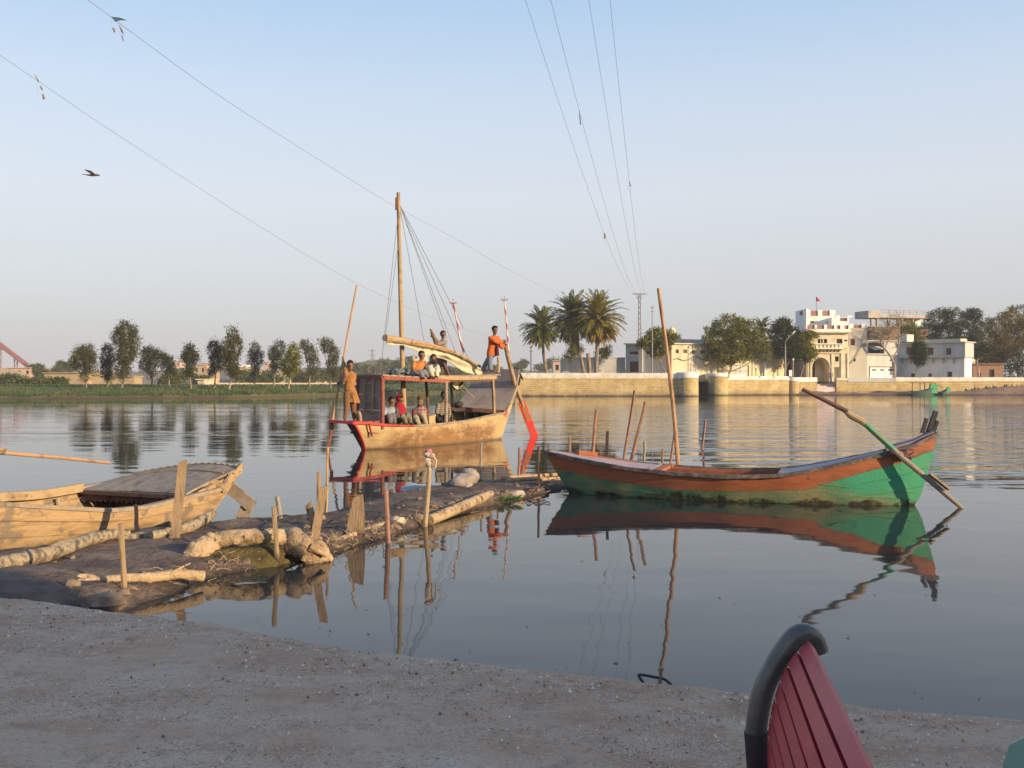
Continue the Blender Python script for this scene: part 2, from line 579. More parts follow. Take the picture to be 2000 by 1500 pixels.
# grass and waterside weeds on that bank
M_GRASS = mat('grass_blades', [(0.032, 0.055, 0.012), (0.055, 0.085, 0.020), (0.10, 0.105, 0.04)], scale=0.25, bump=0, rough=0.8)
gb = MB()
for i in range(26000):
    u = rg.uniform(0.18, 0.99)
    v = 0.15 + 0.72 * rg.random() ** 1.3
    x, y, z = bank_pt(u, v)
    if z < 0.26:
        continue
    h = rg.uniform(0.05, 0.20) * (1 + 0.8 * max(0, nz(x * 0.12, y * 0.12, 6)))
    a = rg.uniform(0, 3.14)
    w = rg.uniform(0.035, 0.10)
    dx, dy = math.cos(a) * w, math.sin(a) * w
    lx, ly = rg.uniform(-.12, .12), rg.uniform(-.12, .12)
    gb.add([(x - dx, y - dy, z - 0.05), (x + dx, y + dy, z - 0.05), (x + dx * .5 + lx, y + dy * .5 + ly, z + h), (x - dx * .6 + lx, y - dy * .6 + ly, z + h * .8)], [(0, 1, 2, 3)])
tag(gb.build('grass', M_GRASS, smooth=False), 'low green grass and weeds covering the far riverbank', kind='stuff')

ridge = [(-700, 738), (-200, 736), (0, 733), (120, 729), (330, 724), (400, 717), (470, 722), (560, 725), (650, 718), (690, 712), (740, 703), (790, 701), (850, 712),
         (900, 721), (980, 722), (1050, 722), (1120, 729), (1300, 733), (1700, 735), (2400, 737)]
def hill_pt(u, v):
    px = lerp(-700, 2400, u)
    Yr = 420 + 40 * nz(px * 0.004, 5)
    zt = H - (interp(ridge, px) - HY) / F * Yr
    zt += 0.9 * nz(px * 0.02, 2) + 0.5 * nz(px * 0.07, 4)
    prof = math.sin(math.pi * v) ** 0.8 if 0 < v < 1 else 0
    Y = Yr - 90 + 200 * v
    z = 0.9 + (zt - 0.9) * prof + 0.8 * nz(px * 0.05, v * 7) * prof
    return ((px - 1000) / F * Yr, Y, z)
hb = MB()
hb.grid(170, 16, hill_pt)
M_HILL = mat('hillside', [(0.10, 0.105, 0.06), (0.17, 0.145, 0.10), (0.26, 0.20, 0.14)], scale=0.06, bump=0.5, bscale=0.6, rough=0.95, bdist=0.5)
tag(hb.build('hills', M_HILL), kind='structure')

# the island's ground behind its river walls
ib = MB()
def isl(px, Y, z=2.0):
    return ((px - 1000) / F * Y, Y, z)
ib.add([isl(1008, 136), isl(1362, 136), isl(1366, 144.2), isl(1592, 151), isl(1650, 152.5), isl(2900, 156), (260, 330, 2.0), (8, 330, 2.0)], [(0, 1, 2, 3, 4, 5, 6, 7)])
M_ISLE = mat('island_earth', [(0.22, 0.18, 0.13), (0.30, 0.25, 0.18), (0.14, 0.12, 0.08)], scale=0.3, bump=0.3, rough=0.95)
tag(ib.build('island_ground', M_ISLE, smooth=False), kind='structure')
# muddy foreshore under the right-hand wall and at the foot of the steps
def shore_pt(u, v):
    px = lerp(1500, 2350, u)
    Y0 = 147.5 + 2.2 * sstep(1640, 1760, px) + 0.8 * nz(px * 0.03, 2)
    hgt = 0.55 * sstep(1505, 1560, px) + 0.15 * nz(px * 0.05, 8) + 0.75 * sstep(1860, 1990, px)
    hgt -= 0.25 * math.exp(-((px - 1690) / 60) ** 2)
    Y = lerp(Y0 - 2.0, 156, v)
    return ((px - 1000) / F * 150, Y, -0.35 + (0.35 + hgt) * sstep(0.0, 0.32, v) + 0.05 * nz(px * 0.2, v * 9))
sb = MB()
sb.grid(100, 14, shore_pt)
M_SHORE = mat('foreshore_mud', [(0.15, 0.095, 0.075), (0.21, 0.14, 0.105), (0.11, 0.085, 0.06)], scale=0.5, bump=0.5, bscale=4, rough=0.9, low=((0.05, 0.04, 0.035), 0.0, 0.25))
tag(sb.build('foreshore', M_SHORE), kind='structure')
gb = MB()
for i in range(2600):
    u = rg.uniform(0.0, 1.0)
    px = lerp(1500, 2350, u)
    if px < 1715 or (1725 < px < 1780 and rg.random() < .5) or (1770 < px < 1860):
        continue
    v = rg.uniform(0.35, 0.98)
    x, y, z = shore_pt(u, v)
    h = rg.uniform(0.1, 0.38) * (1.4 if px > 1880 else 0.7)
    a = rg.uniform(0, 3.14)
    w = rg.uniform(0.08, 0.2)
    gb.add([(x - math.cos(a) * w, y - math.sin(a) * w, z - 0.05), (x + math.cos(a) * w, y + math.sin(a) * w, z - 0.05), (x + rg.uniform(-.1, .1), y, z + h)], [(0, 1, 2)])
tag(gb.build('grass', M_GRASS, smooth=False), 'green weeds along the muddy foreshore below the island wall', kind='stuff')

# leaves and scum specks afloat near the quay and causeway
fb = MB()
for i in range(46):
    x, y = rg.uniform(-2.6, 3.2), rg.uniform(5.4, 11.0)
    if y < edge_y(x) + 0.5 or (rg.random() < 0.5 and y > 9):
        continue
    r = rg.uniform(0.005, 0.017)
    a = rg.uniform(0, 6.3)
    fb.add([(x + math.cos(a + k * 1.25) * r * (1.7 if k == 0 else 0.8), y + math.sin(a + k * 1.25) * r, 0.004 + 0.003 * (k % 2)) for k in range(5)], [(0, 1, 2, 3, 4)])
tag(fb.build('floating_leaves', mat('dead_leaf', [(0.05, 0.04, 0.025), (0.12, 0.09, 0.05)], scale=9, bump=0, rough=0.8), smooth=False), 'scattered dead leaves and specks afloat on the calm water', kind='stuff')
# ================================================================ the island: river walls and buildings
M_WHITE = mat('whitewash', [(0.84, 0.82, 0.78), (0.76, 0.73, 0.68), (0.60, 0.56, 0.49)], scale=0.7, bump=0.25, bscale=6, rough=0.9, lo=0.35, hi=0.75, stretch=(1, 1, 0.45))
M_CREAM = mat('cream_plaster', [(0.66, 0.58, 0.43), (0.58, 0.50, 0.36), (0.42, 0.36, 0.26)], scale=0.6, bump=0.3, bscale=6, rough=0.9, stretch=(1, 1, 0.5))
M_GREYW = mat('grey_and_shade_plaster', [(0.52, 0.52, 0.51), (0.45, 0.45, 0.44), (0.34, 0.34, 0.33)], scale=0.5, bump=0.25, bscale=6, rough=0.9, stretch=(1, 1, 0.4))  # grey plaster; on some walls the grey puts shade into the colour
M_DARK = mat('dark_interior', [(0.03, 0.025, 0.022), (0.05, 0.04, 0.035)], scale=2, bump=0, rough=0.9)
M_MAROON = mat('maroon_shutter', [(0.12, 0.025, 0.03), (0.16, 0.04, 0.045), (0.08, 0.02, 0.025)], scale=3, bump=0.2, bscale=12, rough=0.6)
M_ROOF = mat('flat_roof', [(0.36, 0.33, 0.29), (0.28, 0.26, 0.23)], scale=0.8, bump=0.2, rough=0.95)
M_BRICK = mat('old_brick', [(0.22, 0.12, 0.085), (0.28, 0.17, 0.12), (0.17, 0.11, 0.08)], scale=1.2, bump=0.5, bscale=8, rough=0.95)
M_IRON = mat('iron', [(0.10, 0.085, 0.085), (0.16, 0.14, 0.14)], scale=6, bump=0.1, rough=0.55, metal=0.5)

def masonry_material():
    m = bpy.data.materials.new('river_masonry')
    t = NT(m)
    v = t.coord()
    sep = t.n('SeparateXYZ')
    geo = t.n('NewGeometry')
    t.l(geo.outputs['Position'], sep.inputs[0])
    cmb = t.n('CombineXYZ')
    t.l(t.m('ADD', sep.outputs[0], t.m('MULTIPLY', sep.outputs[1], 0.7)), cmb.inputs[0])
    t.l(sep.outputs[2], cmb.inputs[1])
    br = t.n('TexBrick')
    t.l(cmb.outputs[0], br.inputs['Vector'])
    br.inputs['Scale'].default_value = 1.0
    br.inputs['Brick Width'].default_value = 0.62
    br.inputs['Row Height'].default_value = 0.26
    br.inputs['Mortar Size'].default_value = 0.022
    br.inputs['Mortar Smooth'].default_value = 0.4
    br.inputs['Color1'].default_value = (0.46, 0.33, 0.145, 1)
    br.inputs['Color2'].default_value = (0.56, 0.42, 0.20, 1)
    br.inputs['Mortar'].default_value = (0.33, 0.24, 0.115, 1)
    n1 = t.noise(v, 0.55, 6, 0.65)
    col = t.mix(t.rng(n1, 0.42, 0.62), br.outputs[0], (0.60, 0.48, 0.25))
    n2 = t.noise(t.coord((1, 1, 2.4)), 1.9, 6, 0.75)
    col = t.mix(t.rng(n2, 0.56, 0.66, 0, 0.85), col, (0.19, 0.125, 0.065))
    zz = t.m('ADD', sep.outputs[2], t.m('MULTIPLY', t.m('SUBTRACT', n1, 0.5), 0.5))
    col = t.mix(t.rng(zz, 0.05, 1.0, 0.62, 0), col, (0.26, 0.20, 0.13))
    col = t.mix(t.rng(zz, 0.04, 0.30, 0.9, 0), col, (0.07, 0.055, 0.042))
    t.l(col, t.p.inputs['Base Color'])
    t.p.inputs['Roughness'].default_value = 0.92
    t.l(t.bump(t.m('ADD', br.outputs[1], t.m('MULTIPLY', n2, -1.6)), 0.9, -0.09), t.p.inputs['Normal'])
    return m
M_STONE = masonry_material()

class Face:
    """a vertical wall plane from (pxA at distance YA) to (pxB at distance YB)"""
    def __init__(s, pxA, YA, pxB, YB):
        s.a = Vector(((pxA - 1000) / F * YA, YA, 0))
        s.b = Vector(((pxB - 1000) / F * YB, YB, 0))
        s.d = (s.b - s.a).normalized()
        s.L = (s.b - s.a).length
        s.n = Vector((s.d.y, -s.d.x, 0))          # towards the viewer
    def u(s, px):
        k = (px - 1000) / F                        # X = k*Y
        return (k * s.a.y - s.a.x) / (s.d.x - k * s.d.y)
    def pt(s, px, py, out=0.0):
        q = s.a + s.d * s.u(px)
        return Vector((q.x, q.y, H - (py - HY) / F * q.y)) + s.n * out
    def z(s, px, py):
        return s.pt(px, py).z
    def at(s, u, z, out=0.0):
        q = s.a + s.d * u + s.n * out
        return Vector((q.x, q.y, z))

def wall_with_openings(mb, f, u0, u1, z0, z1, ops, depth=0.25):
    """front sheet with reveals round rectangular openings (u0,u1,z0,z1)"""
    us = sorted({u0, u1, *[o[0] for o in ops], *[o[1] for o in ops]})
    zs = sorted({z0, z1, *[o[2] for o in ops], *[o[3] for o in ops]})
    us = [x for x in us if u0 <= x <= u1]
    zs = [x for x in zs if z0 <= x <= z1]
    for a, b in zip(us, us[1:]):
        for c, d in zip(zs, zs[1:]):
            mu, mz = (a + b) / 2, (c + d) / 2
            if any(o[0] < mu < o[1] and o[2] < mz < o[3] for o in ops):
                continue
            mb.add([f.at(a, c), f.at(b, c), f.at(b, d), f.at(a, d)], [(0, 1, 2, 3)])
    for (a, b, c, d) in ops:
        for p, q in (((a, c), (b, c)), ((b, c), (b, d)), ((b, d), (a, d)), ((a, d), (a, c))):
            mb.add([f.at(*p), f.at(*q), f.at(*q, -depth), f.at(*p, -depth)], [(0, 1, 2, 3)])

def block(parent, f, px0, px1, pyT, z0, depth, ops=(), m=None, name='wall', win=None, roof=True, frame=None, wdepth=0.25):
    """a storey: front wall with openings (px0,px1,pyTop,pyBottom), side walls, back, roof slab; windows as parts"""
    u0, u1 = f.u(px0), f.u(px1)
    z1 = f.z((px0 + px1) / 2, pyT)
    oz = []
    for (a, b, c, d) in ops:
        ua, ub = f.u(a), f.u(b)
        mid = (a + b) / 2
        oz.append((ua, ub, max(z0 + 0.02, f.z(mid, d)), min(z1 - 0.02, f.z(mid, c))))
    mb = MB()
    wall_with_openings(mb, f, u0, u1, z0, z1, oz, wdepth)
    A, B, C, D = f.at(u0, z0), f.at(u1, z0), f.at(u1, z0, -depth), f.at(u0, z0, -depth)
    up = Vector((0, 0, z1 - z0))
    for p, q in ((B, C), (C, D), (D, A)):
        mb.add([p, q, q + up, p + up], [(0, 1, 2, 3)])
    mb.add([A + up, B + up, C + up, D + up], [(0, 1, 2, 3)])
    w = mb.build(name, m, parent, smooth=False)
    for o in oz:
        wb_ = MB()
        mu, mz = (o[0] + o[1]) / 2, (o[2] + o[3]) / 2
        c = f.at(mu, mz, -wdepth + 0.03)
        M = Matrix((f.d, f.n, Vector((0, 0, 1)))).transposed()
        wb_.box(c, (o[1] - o[0] - 0.004, 0.05, o[3] - o[2] - 0.004), M=M)
        wo = wb_.build('window', win or M_MAROON, parent, smooth=False)
        if o[3] - o[2] > 0.45 and o[1] - o[0] > 0.4:
            fb = MB()
            fb.box(c + f.n * 0.035, (0.045, 0.03, o[3] - o[2] - 0.02), M=M)
            fb.box(c + f.n * 0.037, (o[1] - o[0] - 0.02, 0.028, 0.045), M=M)
            fb.build('window_bar', frame or M_DARK, wo, smooth=False)
    if roof:
        rb = MB()
        M = Matrix((f.d, f.n, Vector((0, 0, 1)))).transposed()
        rb.box(f.at((u0 + u1) / 2, z1 + 0.09, -depth / 2 + 0.12), (u1 - u0 + 0.45, depth + 0.55, 0.17), M=M)
        rb.build('roof', m if roof == 'same' else M_ROOF, parent, smooth=False)
    return z1

def slab_on(f, px0, px1, py0, py1, out0, out1, mb=None):
    """a box on face f between pixels, from out0 to out1 in front of it"""
    mb = mb or MB()
    a, b = f.u(px0), f.u(px1)
    mid = (px0 + px1) / 2
    z1, z0 = f.z(mid, py0), f.z(mid, py1)
    M = Matrix((f.d, f.n, Vector((0, 0, 1)))).transposed()
    mb.box(f.at((a + b) / 2, (z0 + z1) / 2, (out0 + out1) / 2), (b - a, abs(out1 - out0), z1 - z0), M=M)
    return mb

# ---- river walls
def river_wall(label, f, px0, px1, pyT, pyC, z0=-0.5, th=0.9, cap_m=None):
    t = thing('river_wall', label, 'wall', f.at(f.u((px0 + px1) / 2), 0))
    u0, u1 = f.u(px0), f.u(px1)
    mid = (px0 + px1) / 2
    zT, zC = f.z(mid, pyT), f.z(mid, pyC)
    M = Matrix((f.d, f.n, Vector((0, 0, 1)))).transposed()
    n = max(6, int((u1 - u0) / 0.8))
    mb = MB()
    mb.slab(n, 10, lambda u, v: f.at(lerp(u0, u1, u), lerp(z0, zC, v), -0.03 + 0.035 * nz(u * (u1 - u0) * 1.2, v * 6, px0)), -th)
    mb.build('masonry', M_STONE, t)
    cb = MB()
    cb.slab(n, 3, lambda u, v: f.at(lerp(u0 + 0.003, u1 - 0.003, u), lerp(zC + 0.003, zT + 0.04 * nz(u * (u1 - u0) * 0.8, px0), v), 0.05 + 0.02 * nz(u * (u1 - u0) * 2, v * 3, px0 + 5)), -th - 0.1)
    cb.build('coping', cap_m or M_WHITE, t)
    return t

f1 = Face(1005, 135, 1366, 135)
M_LIME1 = mat('worn_limewash', [(0.72, 0.70, 0.66), (0.64, 0.61, 0.56), (0.50, 0.46, 0.38)], scale=0.9, bump=0.5, bscale=5, rough=0.9, low=((0.50, 0.40, 0.22), 2.30, 2.72), spots=((0.30, 0.24, 0.16), 3.5, 0.34))
M_LIME2 = mat('worn_limewash_low', [(0.74, 0.71, 0.66), (0.66, 0.62, 0.56), (0.52, 0.47, 0.38)], scale=0.9, bump=0.5, bscale=5, rough=0.9, low=((0.50, 0.40, 0.22), 1.96, 2.22), spots=((0.32, 0.26, 0.18), 3.5, 0.33))
river_wall('long stone river wall with whitewashed top standing below the date palms', f1, 1006, 1330, 728.5, 740.5, cap_m=M_LIME1)
def bastion(label, px, Y, r, pyT, pyC, off=0.4):
    x = (px - 1000) / F * Y
    t = thing('bastion', label, 'bastion', (x, Y + off, 0))
    zT, zC = H - (pyT - HY) / F * Y, H - (pyC - HY) / F * Y
    mb = MB()
    mb.lathe((x, Y + off, 0), [(r * 1.04, -0.5), (r * 1.03, 0.4), (r, zC)], 36)
    mb.build('masonry', M_STONE, t)
    cb = MB()
    cb.lathe((x, Y + off, 0), [(r + 0.04, zC + 0.003), (r + 0.05, zC + 0.3), (r + 0.04, zT - 0.05), (r - 0.06, zT)], 36)
    cb.build('coping', M_WHITE, t)
bastion('round whitewashed bastion ending the long wall below the palms', 1344, 135, 1.42, 727, 738)
f2 = Face(1360, 143.5, 1600, 149)
fsh = Face(1363, 152.5, 1394, 143.6)
river_wall('short shaded wall recessed between the two round bastions', fsh, 1363.5, 1394, 730, 741)
bastion('round yellow stone bastion beside the large leafy tree', 1404, 143.8, 1.4, 729, 735, off=0.9)
w2 = river_wall('yellow stone wall with separate white parapet blocks under the large tree', f2, 1398, 1541, 739, 741.5)
pb_ = [(1424, 1456, 731), (1457, 1482, 735.5), (1484, 1510, 735), (1512, 1540, 735)]
for a, b, top in pb_:
    slab_on(f2, a + 0.4, b - 0.4, top, 739.2, -0.8, 0.09).build('parapet_block', M_WHITE, w2, smooth=False)
bastion('small round gate pillar between parapet block wall and pink steps', 1550, 148.2, 0.85, 737, 744, off=0.3)
f3 = Face(1541, 149.2, 1700, 150.5)
river_wall('low cream wall between the gate pillar and the arched gateway', f3, 1558, 1596, 737, 746)
fr = Face(1630, 150.5, 2900, 152)
river_wall('short cream wall stub between pink steps and shade-grey wall', fr, 1634, 1656, 738, 743, cap_m=M_LIME2)
river_wall('wall stretch with shade-grey top below the grey plaster tower', fr, 1656, 1750.5, 737.5, 746, cap_m=M_GREYW)  # shade on this stretch is put into the grey coping colour
river_wall('long wall with clean white coping below the white house and trees', fr, 1750, 2900, 737, 745.5, cap_m=M_LIME2)

# pink and white striped steps down to the water
ghat = thing('river_steps', 'pink and white striped steps leading down from the arched gateway', 'steps', P(1605, 765, 149.5))
M_PINK = mat('pink_paint', [(0.50, 0.24, 0.22), (0.56, 0.30, 0.27), (0.42, 0.22, 0.19)], scale=2, bump=0.2, rough=0.85)
NS = 9
for i in range(NS):
    k = i / (NS - 1)
    py = lerp(748, 771, k)
    Y = lerp(152.4, 148.2, k)
    a, b = P(lerp(1590, 1600, k), py, Y), P(lerp(1640, 1632, k) if i else 1650, py, Y)
    mb = MB()
    z = max(0.02, H - (py - HY) / F * Y)
    mb.box(((a.x + b.x) / 2 - k * 1.6, Y + 0.3, z / 2 - 0.25), (b.x - a.x + 0.2 + k, 0.62, z + 0.5))
    mb.build('step', M_PINK, ghat, smooth=False)
    nb = MB()
    nb.box(((a.x + b.x) / 2 - k * 1.6, Y - 0.012, z - 0.05), (b.x - a.x + 0.22 + k, 0.03, 0.11))
    nb.build('step_nosing', M_WHITE, ghat, smooth=False)

# ---- the gatehouse
gf = Face(1570, 154, 1700, 154)
gate = thing('gatehouse', 'pale sandstone gatehouse with tall arched entrance and projecting balcony', 'building', gf.at(gf.u(1615), 2))
M_SAND = mat('carved_sandstone', [(0.72, 0.64, 0.46), (0.64, 0.56, 0.40), (0.50, 0.43, 0.30)], scale=0.9, bump=0.45, bscale=9, rough=0.9)
gz0 = 2.0
# front wall with a horseshoe-shaped arch, built as a ring of strips round the opening
cx, aw = gf.u(1603), (gf.u(1620.5) - gf.u(1587)) / 2
zs_ = gf.z(1603, 719)                      # springing
zt_ = gf.z(1603, 699)                      # crown
u0, u1 = gf.u(1576), gf.u(1657)
zb = gf.z(1615, 680)                       # balcony floor
arch = [(cx - aw, gz0)] + [(cx + aw * math.cos(a), zs_ + (zt_ - zs_) * math.sin(a)) for a in [math.pi * (1 - i / 14) for i in range(15)]] + [(cx + aw, gz0)]
mb = MB()
for (a, b) in zip(arch, arch[1:]):
    if abs(a[0] - b[0]) > 1e-6:
        mb.add([gf.at(a[0], a[1]), gf.at(b[0], b[1]), gf.at(b[0], zb), gf.at(a[0], zb)], [(0, 1, 2, 3)])
    mb.add([gf.at(*a), gf.at(*b), gf.at(*b, -2.6), gf.at(*a, -2.6)], [(0, 1, 2, 3)])
mb.add([gf.at(u0, gz0), gf.at(cx - aw, gz0), gf.at(cx - aw, zb), gf.at(u0, zb)], [(0, 1, 2, 3)])
ops = [(gf.u(1631), gf.u(1638.5), gf.z(1634, 706), gf.z(1634, 696)), (gf.u(1629), gf.u(1640), gz0 + 0.05, gf.z(1634, 717))]
wall_with_openings(mb, gf, cx + aw, u1, gz0, zb, ops, 0.5)
mb.add([gf.at(u1, gz0), gf.at(u1, gz0, -6), gf.at(u1, zb, -6), gf.at(u1, zb)], [(0, 1, 2, 3)])
mb.add([gf.at(u0, gz0), gf.at(u0, zb), gf.at(u0, zb, -6), gf.at(u0, gz0, -6)], [(0, 1, 2, 3)])
mb.build('wall', M_SAND, gate, smooth=False)
db = MB()
db.box(gf.at(cx, (gz0 + zt_) / 2, -2.7), (aw * 2 + 1, 0.1, zt_ - gz0 + 0.5))
db.build('inner_wall', M_CREAM, gate, smooth=False)
db = MB()
db.box(gf.at(cx - aw * 0.45, gz0 + 1.7, -2.62), (aw * 0.7, 0.05, 3.4))
db.build('door', M_DARK, gate, smooth=False)
for o in ops:
    db = MB()
    db.box(gf.at((o[0] + o[1]) / 2, (o[2] + o[3]) / 2, -0.46), (o[1] - o[0], 0.05, o[3] - o[2]))
    db.build('niche', M_DARK if o[2] > 4 else M_CREAM, gate, smooth=False)
# arch moulding
mo = MB()
mo.tube([gf.at(cx + (aw + 0.12) * math.cos(a), zs_ + (zt_ - zs_ + 0.12) * math.sin(a), 0.03) for a in [math.pi * (1 - i / 16) for i in range(17)]], 0.10, 6)
mo.build('arch_moulding', M_SAND, gate)
for px in (1578, 1583.5, 1624.5, 1643, 1655):
    slab_on(gf, px - 1.1, px + 1.1, 690, 746, 0, 0.14).build('pilaster', M_SAND, gate, smooth=False)
slab_on(gf, 1590, 1645, 688, 690.5, 0, 0.25).build('string_course', M_SAND, gate, smooth=False)
# balcony storey
fb_ = Face(1570, 153.2, 1700, 153.2)
bz0, bz1 = fb_.z(1620, 680), fb_.z(1620, 650)
block(gate, fb_, 1577, 1657, 650, bz0, 6.5, [(1597, 1602.5, 662, 670.5), (1603.5, 1607, 662, 670.5), (1609, 1615.5, 662, 670.5), (1634, 1645.5, 662, 671), (1648.5, 1655, 663.5, 666.5)], M_SAND, name='upper_wall', win=M_DARK, roof=False)
for i in range(7):
    slab_on(fb_, 1594 + i * 7.6 - 0.8, 1594 + i * 7.6 + 0.8, 672, 679.5, 0, 0.12).build('baluster_panel', M_SAND, gate, smooth=False)
slab_on(fb_, 1590, 1647, 671.2, 672.6, 0, 0.2).build('balcony_rail', M_WHITE, gate, smooth=False)
slab_on(fb_, 1588, 1648, 679.5, 681.5, -0.3, 0.3).build('balcony_floor', M_WHITE, gate, smooth=False)
for i in range(8):
    px = 1592 + i * 7
    mb = MB()
    a = fb_.pt(px, 681.5, 0.28)
    b = fb_.pt(px, 681.5, -0.75)
    c = fb_.pt(px, 689, -0.75)
    mb.prism([a - fb_.d * 0.14, b - fb_.d * 0.14, c - fb_.d * 0.14], fb_.d * 0.28)
    mb.build('bracket', M_SAND, gate, smooth=False)
mb = slab_on(fb_, 1574, 1659, 647.5, 650, -6.5, 0.55)
mb.build('cornice', M_SAND, gate, smooth=False)
for i in range(19):
    px = 1578 + i * 4.3
    slab_on(fb_, px - 0.7, px + 0.7, 650.1, 652.2, 0, 0.4).build('dentil', M_SAND, gate, smooth=False)
# parapet of the terrace: white piers with reddish grilles between
slab_on(fb_, 1573, 1659, 643, 647.4, -0.15, 0.35).build('parapet', M_WHITE, gate, smooth=False)
M_GRILLE = mat('red_grille', [(0.26, 0.12, 0.11), (0.33, 0.18, 0.16)], scale=6, bump=0.2, rough=0.8)
for a, b in ((1573, 1575.5), (1590, 1594.5), (1608.5, 1614), (1628, 1633), (1640, 1648), (1656, 1659)):
    slab_on(fb_, a, b, 634.5, 642.9, -0.1, 0.3).build('parapet_pier', M_WHITE, gate, smooth=False)
for a, b in ((1575.6, 1589.9), (1594.6, 1608.4), (1614.1, 1627.9), (1633.1, 1639.9), (1648.1, 1655.9)):
    slab_on(fb_, a, b, 635.5, 642.9, 0.05, 0.13).build('grille', M_GRILLE, gate, smooth=False)
# white upper tower standing back on the terrace
ft = Face(1550, 158.5, 1700, 158.5)
block(gate, ft, 1575, 1624, 620, bz1, 5.5, [(1582, 1590, 627, 631), (1614.5, 1622, 627, 631)], M_WHITE, name='tower_wall', win=M_BRICK, roof=False)
for a, b in ((1575, 1583), (1597.5, 1606), (1620.5, 1632)):
    slab_on(ft, a, b, 605.5, 619.8, -0.35, 0.02).build('tower_pier', M_WHITE, gate, smooth=False)
for a, b in ((1583.1, 1597.4), (1606.1, 1620.4)):
    slab_on(ft, a, b, 607, 617, -0.22, -0.12).build('grille', M_GRILLE, gate, smooth=False)
    slab_on(ft, a, b, 617.1, 619.8, -0.34, 0.0).build('tower_sill', M_WHITE, gate, smooth=False)
# left flank of the tower, in shade, with two small windows a floor
fl = Face(1553.5, 164.5, 1574.8, 158.45)
block(gate, fl, 1553.6, 1574.8, 605.5, gz0, 0.4, [(1558, 1561.5, 628, 632), (1568, 1572, 627, 631), (1558, 1561.5, 637, 642), (1567.5, 1571, 636, 641), (1561, 1568, 608, 616)], M_WHITE, name='flank_wall', win=M_BRICK, roof=False)
# stepped right-hand part
fs = Face(1600, 156.5, 1760, 156.5)
block(gate, fs, 1624.5, 1658, 620, bz1, 6, [(1640.5, 1655, 617 + 4, 623.5 + 4)], M_WHITE, name='side_wall', win=M_GRILLE, roof=False)
for a, b in ((1632.5, 1640), (1655, 1665)):
    slab_on(fs, a, b, 616, 619.9, -0.4, 0.03).build('tower_pier', M_WHITE, gate, smooth=False)

# plain tower block right of the gate
fg = Face(1640, 155.2, 1720, 155.2)
tw = thing('plaster_tower', 'tall plain grey and cream plaster block adjoining the gatehouse', 'building', fg.at(fg.u(1675), 2))
M_GREYC = mat('greyish_cream', [(0.55, 0.50, 0.40), (0.49, 0.45, 0.37), (0.42, 0.40, 0.34)], scale=0.35, bump=0.25, bscale=5, rough=0.9)
block(tw, fg, 1658.5, 1693.5, 641, 2.0, 8, [(1661, 1670, 662, 674.5), (1667, 1671.5, 700, 706)], M_GREYC, win=M_MAROON, roof=False)
for a, b in ((1658.5, 1667), (1683, 1693.5)):
    slab_on(fg, a, b, 632.5, 640.9, -0.5, 0.0).build('parapet_pier', M_WHITE, tw, smooth=False)
slab_on(fg, 1667.1, 1682.9, 634, 640.9, -0.3, -0.2).build('grille', M_GRILLE, tw, smooth=False)
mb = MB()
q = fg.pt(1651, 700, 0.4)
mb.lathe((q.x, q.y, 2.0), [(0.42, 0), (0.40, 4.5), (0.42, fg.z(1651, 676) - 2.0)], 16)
mb.build('drain_column', M_GREYW, tw)  # shade on the column is put into its grey
cb = MB()
cb.tube(smooth_path([fg.pt(x, y, 0.15) for x, y in ((1641, 708), (1655, 711), (1664, 706), (1672, 694), (1680, 678), (1684, 673), (1690, 675), (1693, 680))], 5), 0.05, 6)
cb.build('cable', M_IRON, tw)

# flag on the tower
fp = thing('flag', 'small dark red flag on a thin pole above the gatehouse', 'flag', ft.pt(1595, 607, -0.25))
mb = MB()
mb.tube([ft.pt(1595.5, 610, -0.25), ft.pt(1595, 578.5, -0.25)], 0.035, 6)
mb.build('pole', M_IRON, fp)
M_FLAG = mat('red_cloth', [(0.33, 0.03, 0.05), (0.42, 0.06, 0.08)], scale=3, bump=0.2, rough=0.8)
mb = MB()
mb.slab(6, 4, lambda u, v: ft.pt(1595.2 + 8.5 * u, lerp(579.5 + 7.5 * u, 588.5 + 0.2 * u, v), -0.25 + 0.12 * math.sin(u * 5)), 0.01)
mb.build('cloth', M_FLAG, fp)

# ---- store building in the shade left of the round tree, and its sunlit neighbour
fa = Face(1150, 152, 1312, 146)
st = thing('store_building', 'low grey white store building with maroon door behind the palms', 'building', fa.at(fa.u(1270), 2))
block(st, fa, 1222, 1309, 672, 2.0, 6, [(1230, 1248, 686.5, 692), (1261, 1273, 685.5, 691.5), (1230, 1248, 706, 727)], M_GREYW, roof='same')  # the shaded look of this front is put into the grey walls
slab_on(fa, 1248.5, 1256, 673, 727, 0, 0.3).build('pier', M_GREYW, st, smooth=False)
fa2 = Face(1095, 150, 1224, 150)
lw = thing('compound_wall', 'low grey compound wall behind the palm trunks', 'wall', fa2.at(fa2.u(1160), 2))
slab_on(fa2, 1112, 1221, 700, 746, -0.3, 0).build('wall_panel', M_GREYW, lw, smooth=False)
slab_on(fa2, 1096, 1112, 701, 746, -2.5, 0.4).build('corner_pier', M_GREYW, lw, smooth=False)
slab_on(fa2, 1095, 1221.5, 698, 700, -0.45, 0.1).build('coping', M_GREYW, lw, smooth=False)
fc = Face(1309, 146, 1400, 149)
ch = thing('cream_house', 'sunlit cream house with four small square windows and a draped cable', 'building', fc.at(fc.u(1345), 2))
block(ch, fc, 1311.5, 1400, 673, 2.0, 8, [(1319, 1325.5, 682.5, 690), (1334, 1342, 682.5, 690), (1351, 1357, 684, 690), (1368, 1378, 684, 691)], M_CREAM, roof='same', win=M_BRICK)
for px in (1344.5, 1358.5):
    slab_on(fc, px - 0.7, px + 0.7, 676, 735, 0, 0.1).build('downpipe', M_GREYW, ch, smooth=False)
cb = MB()
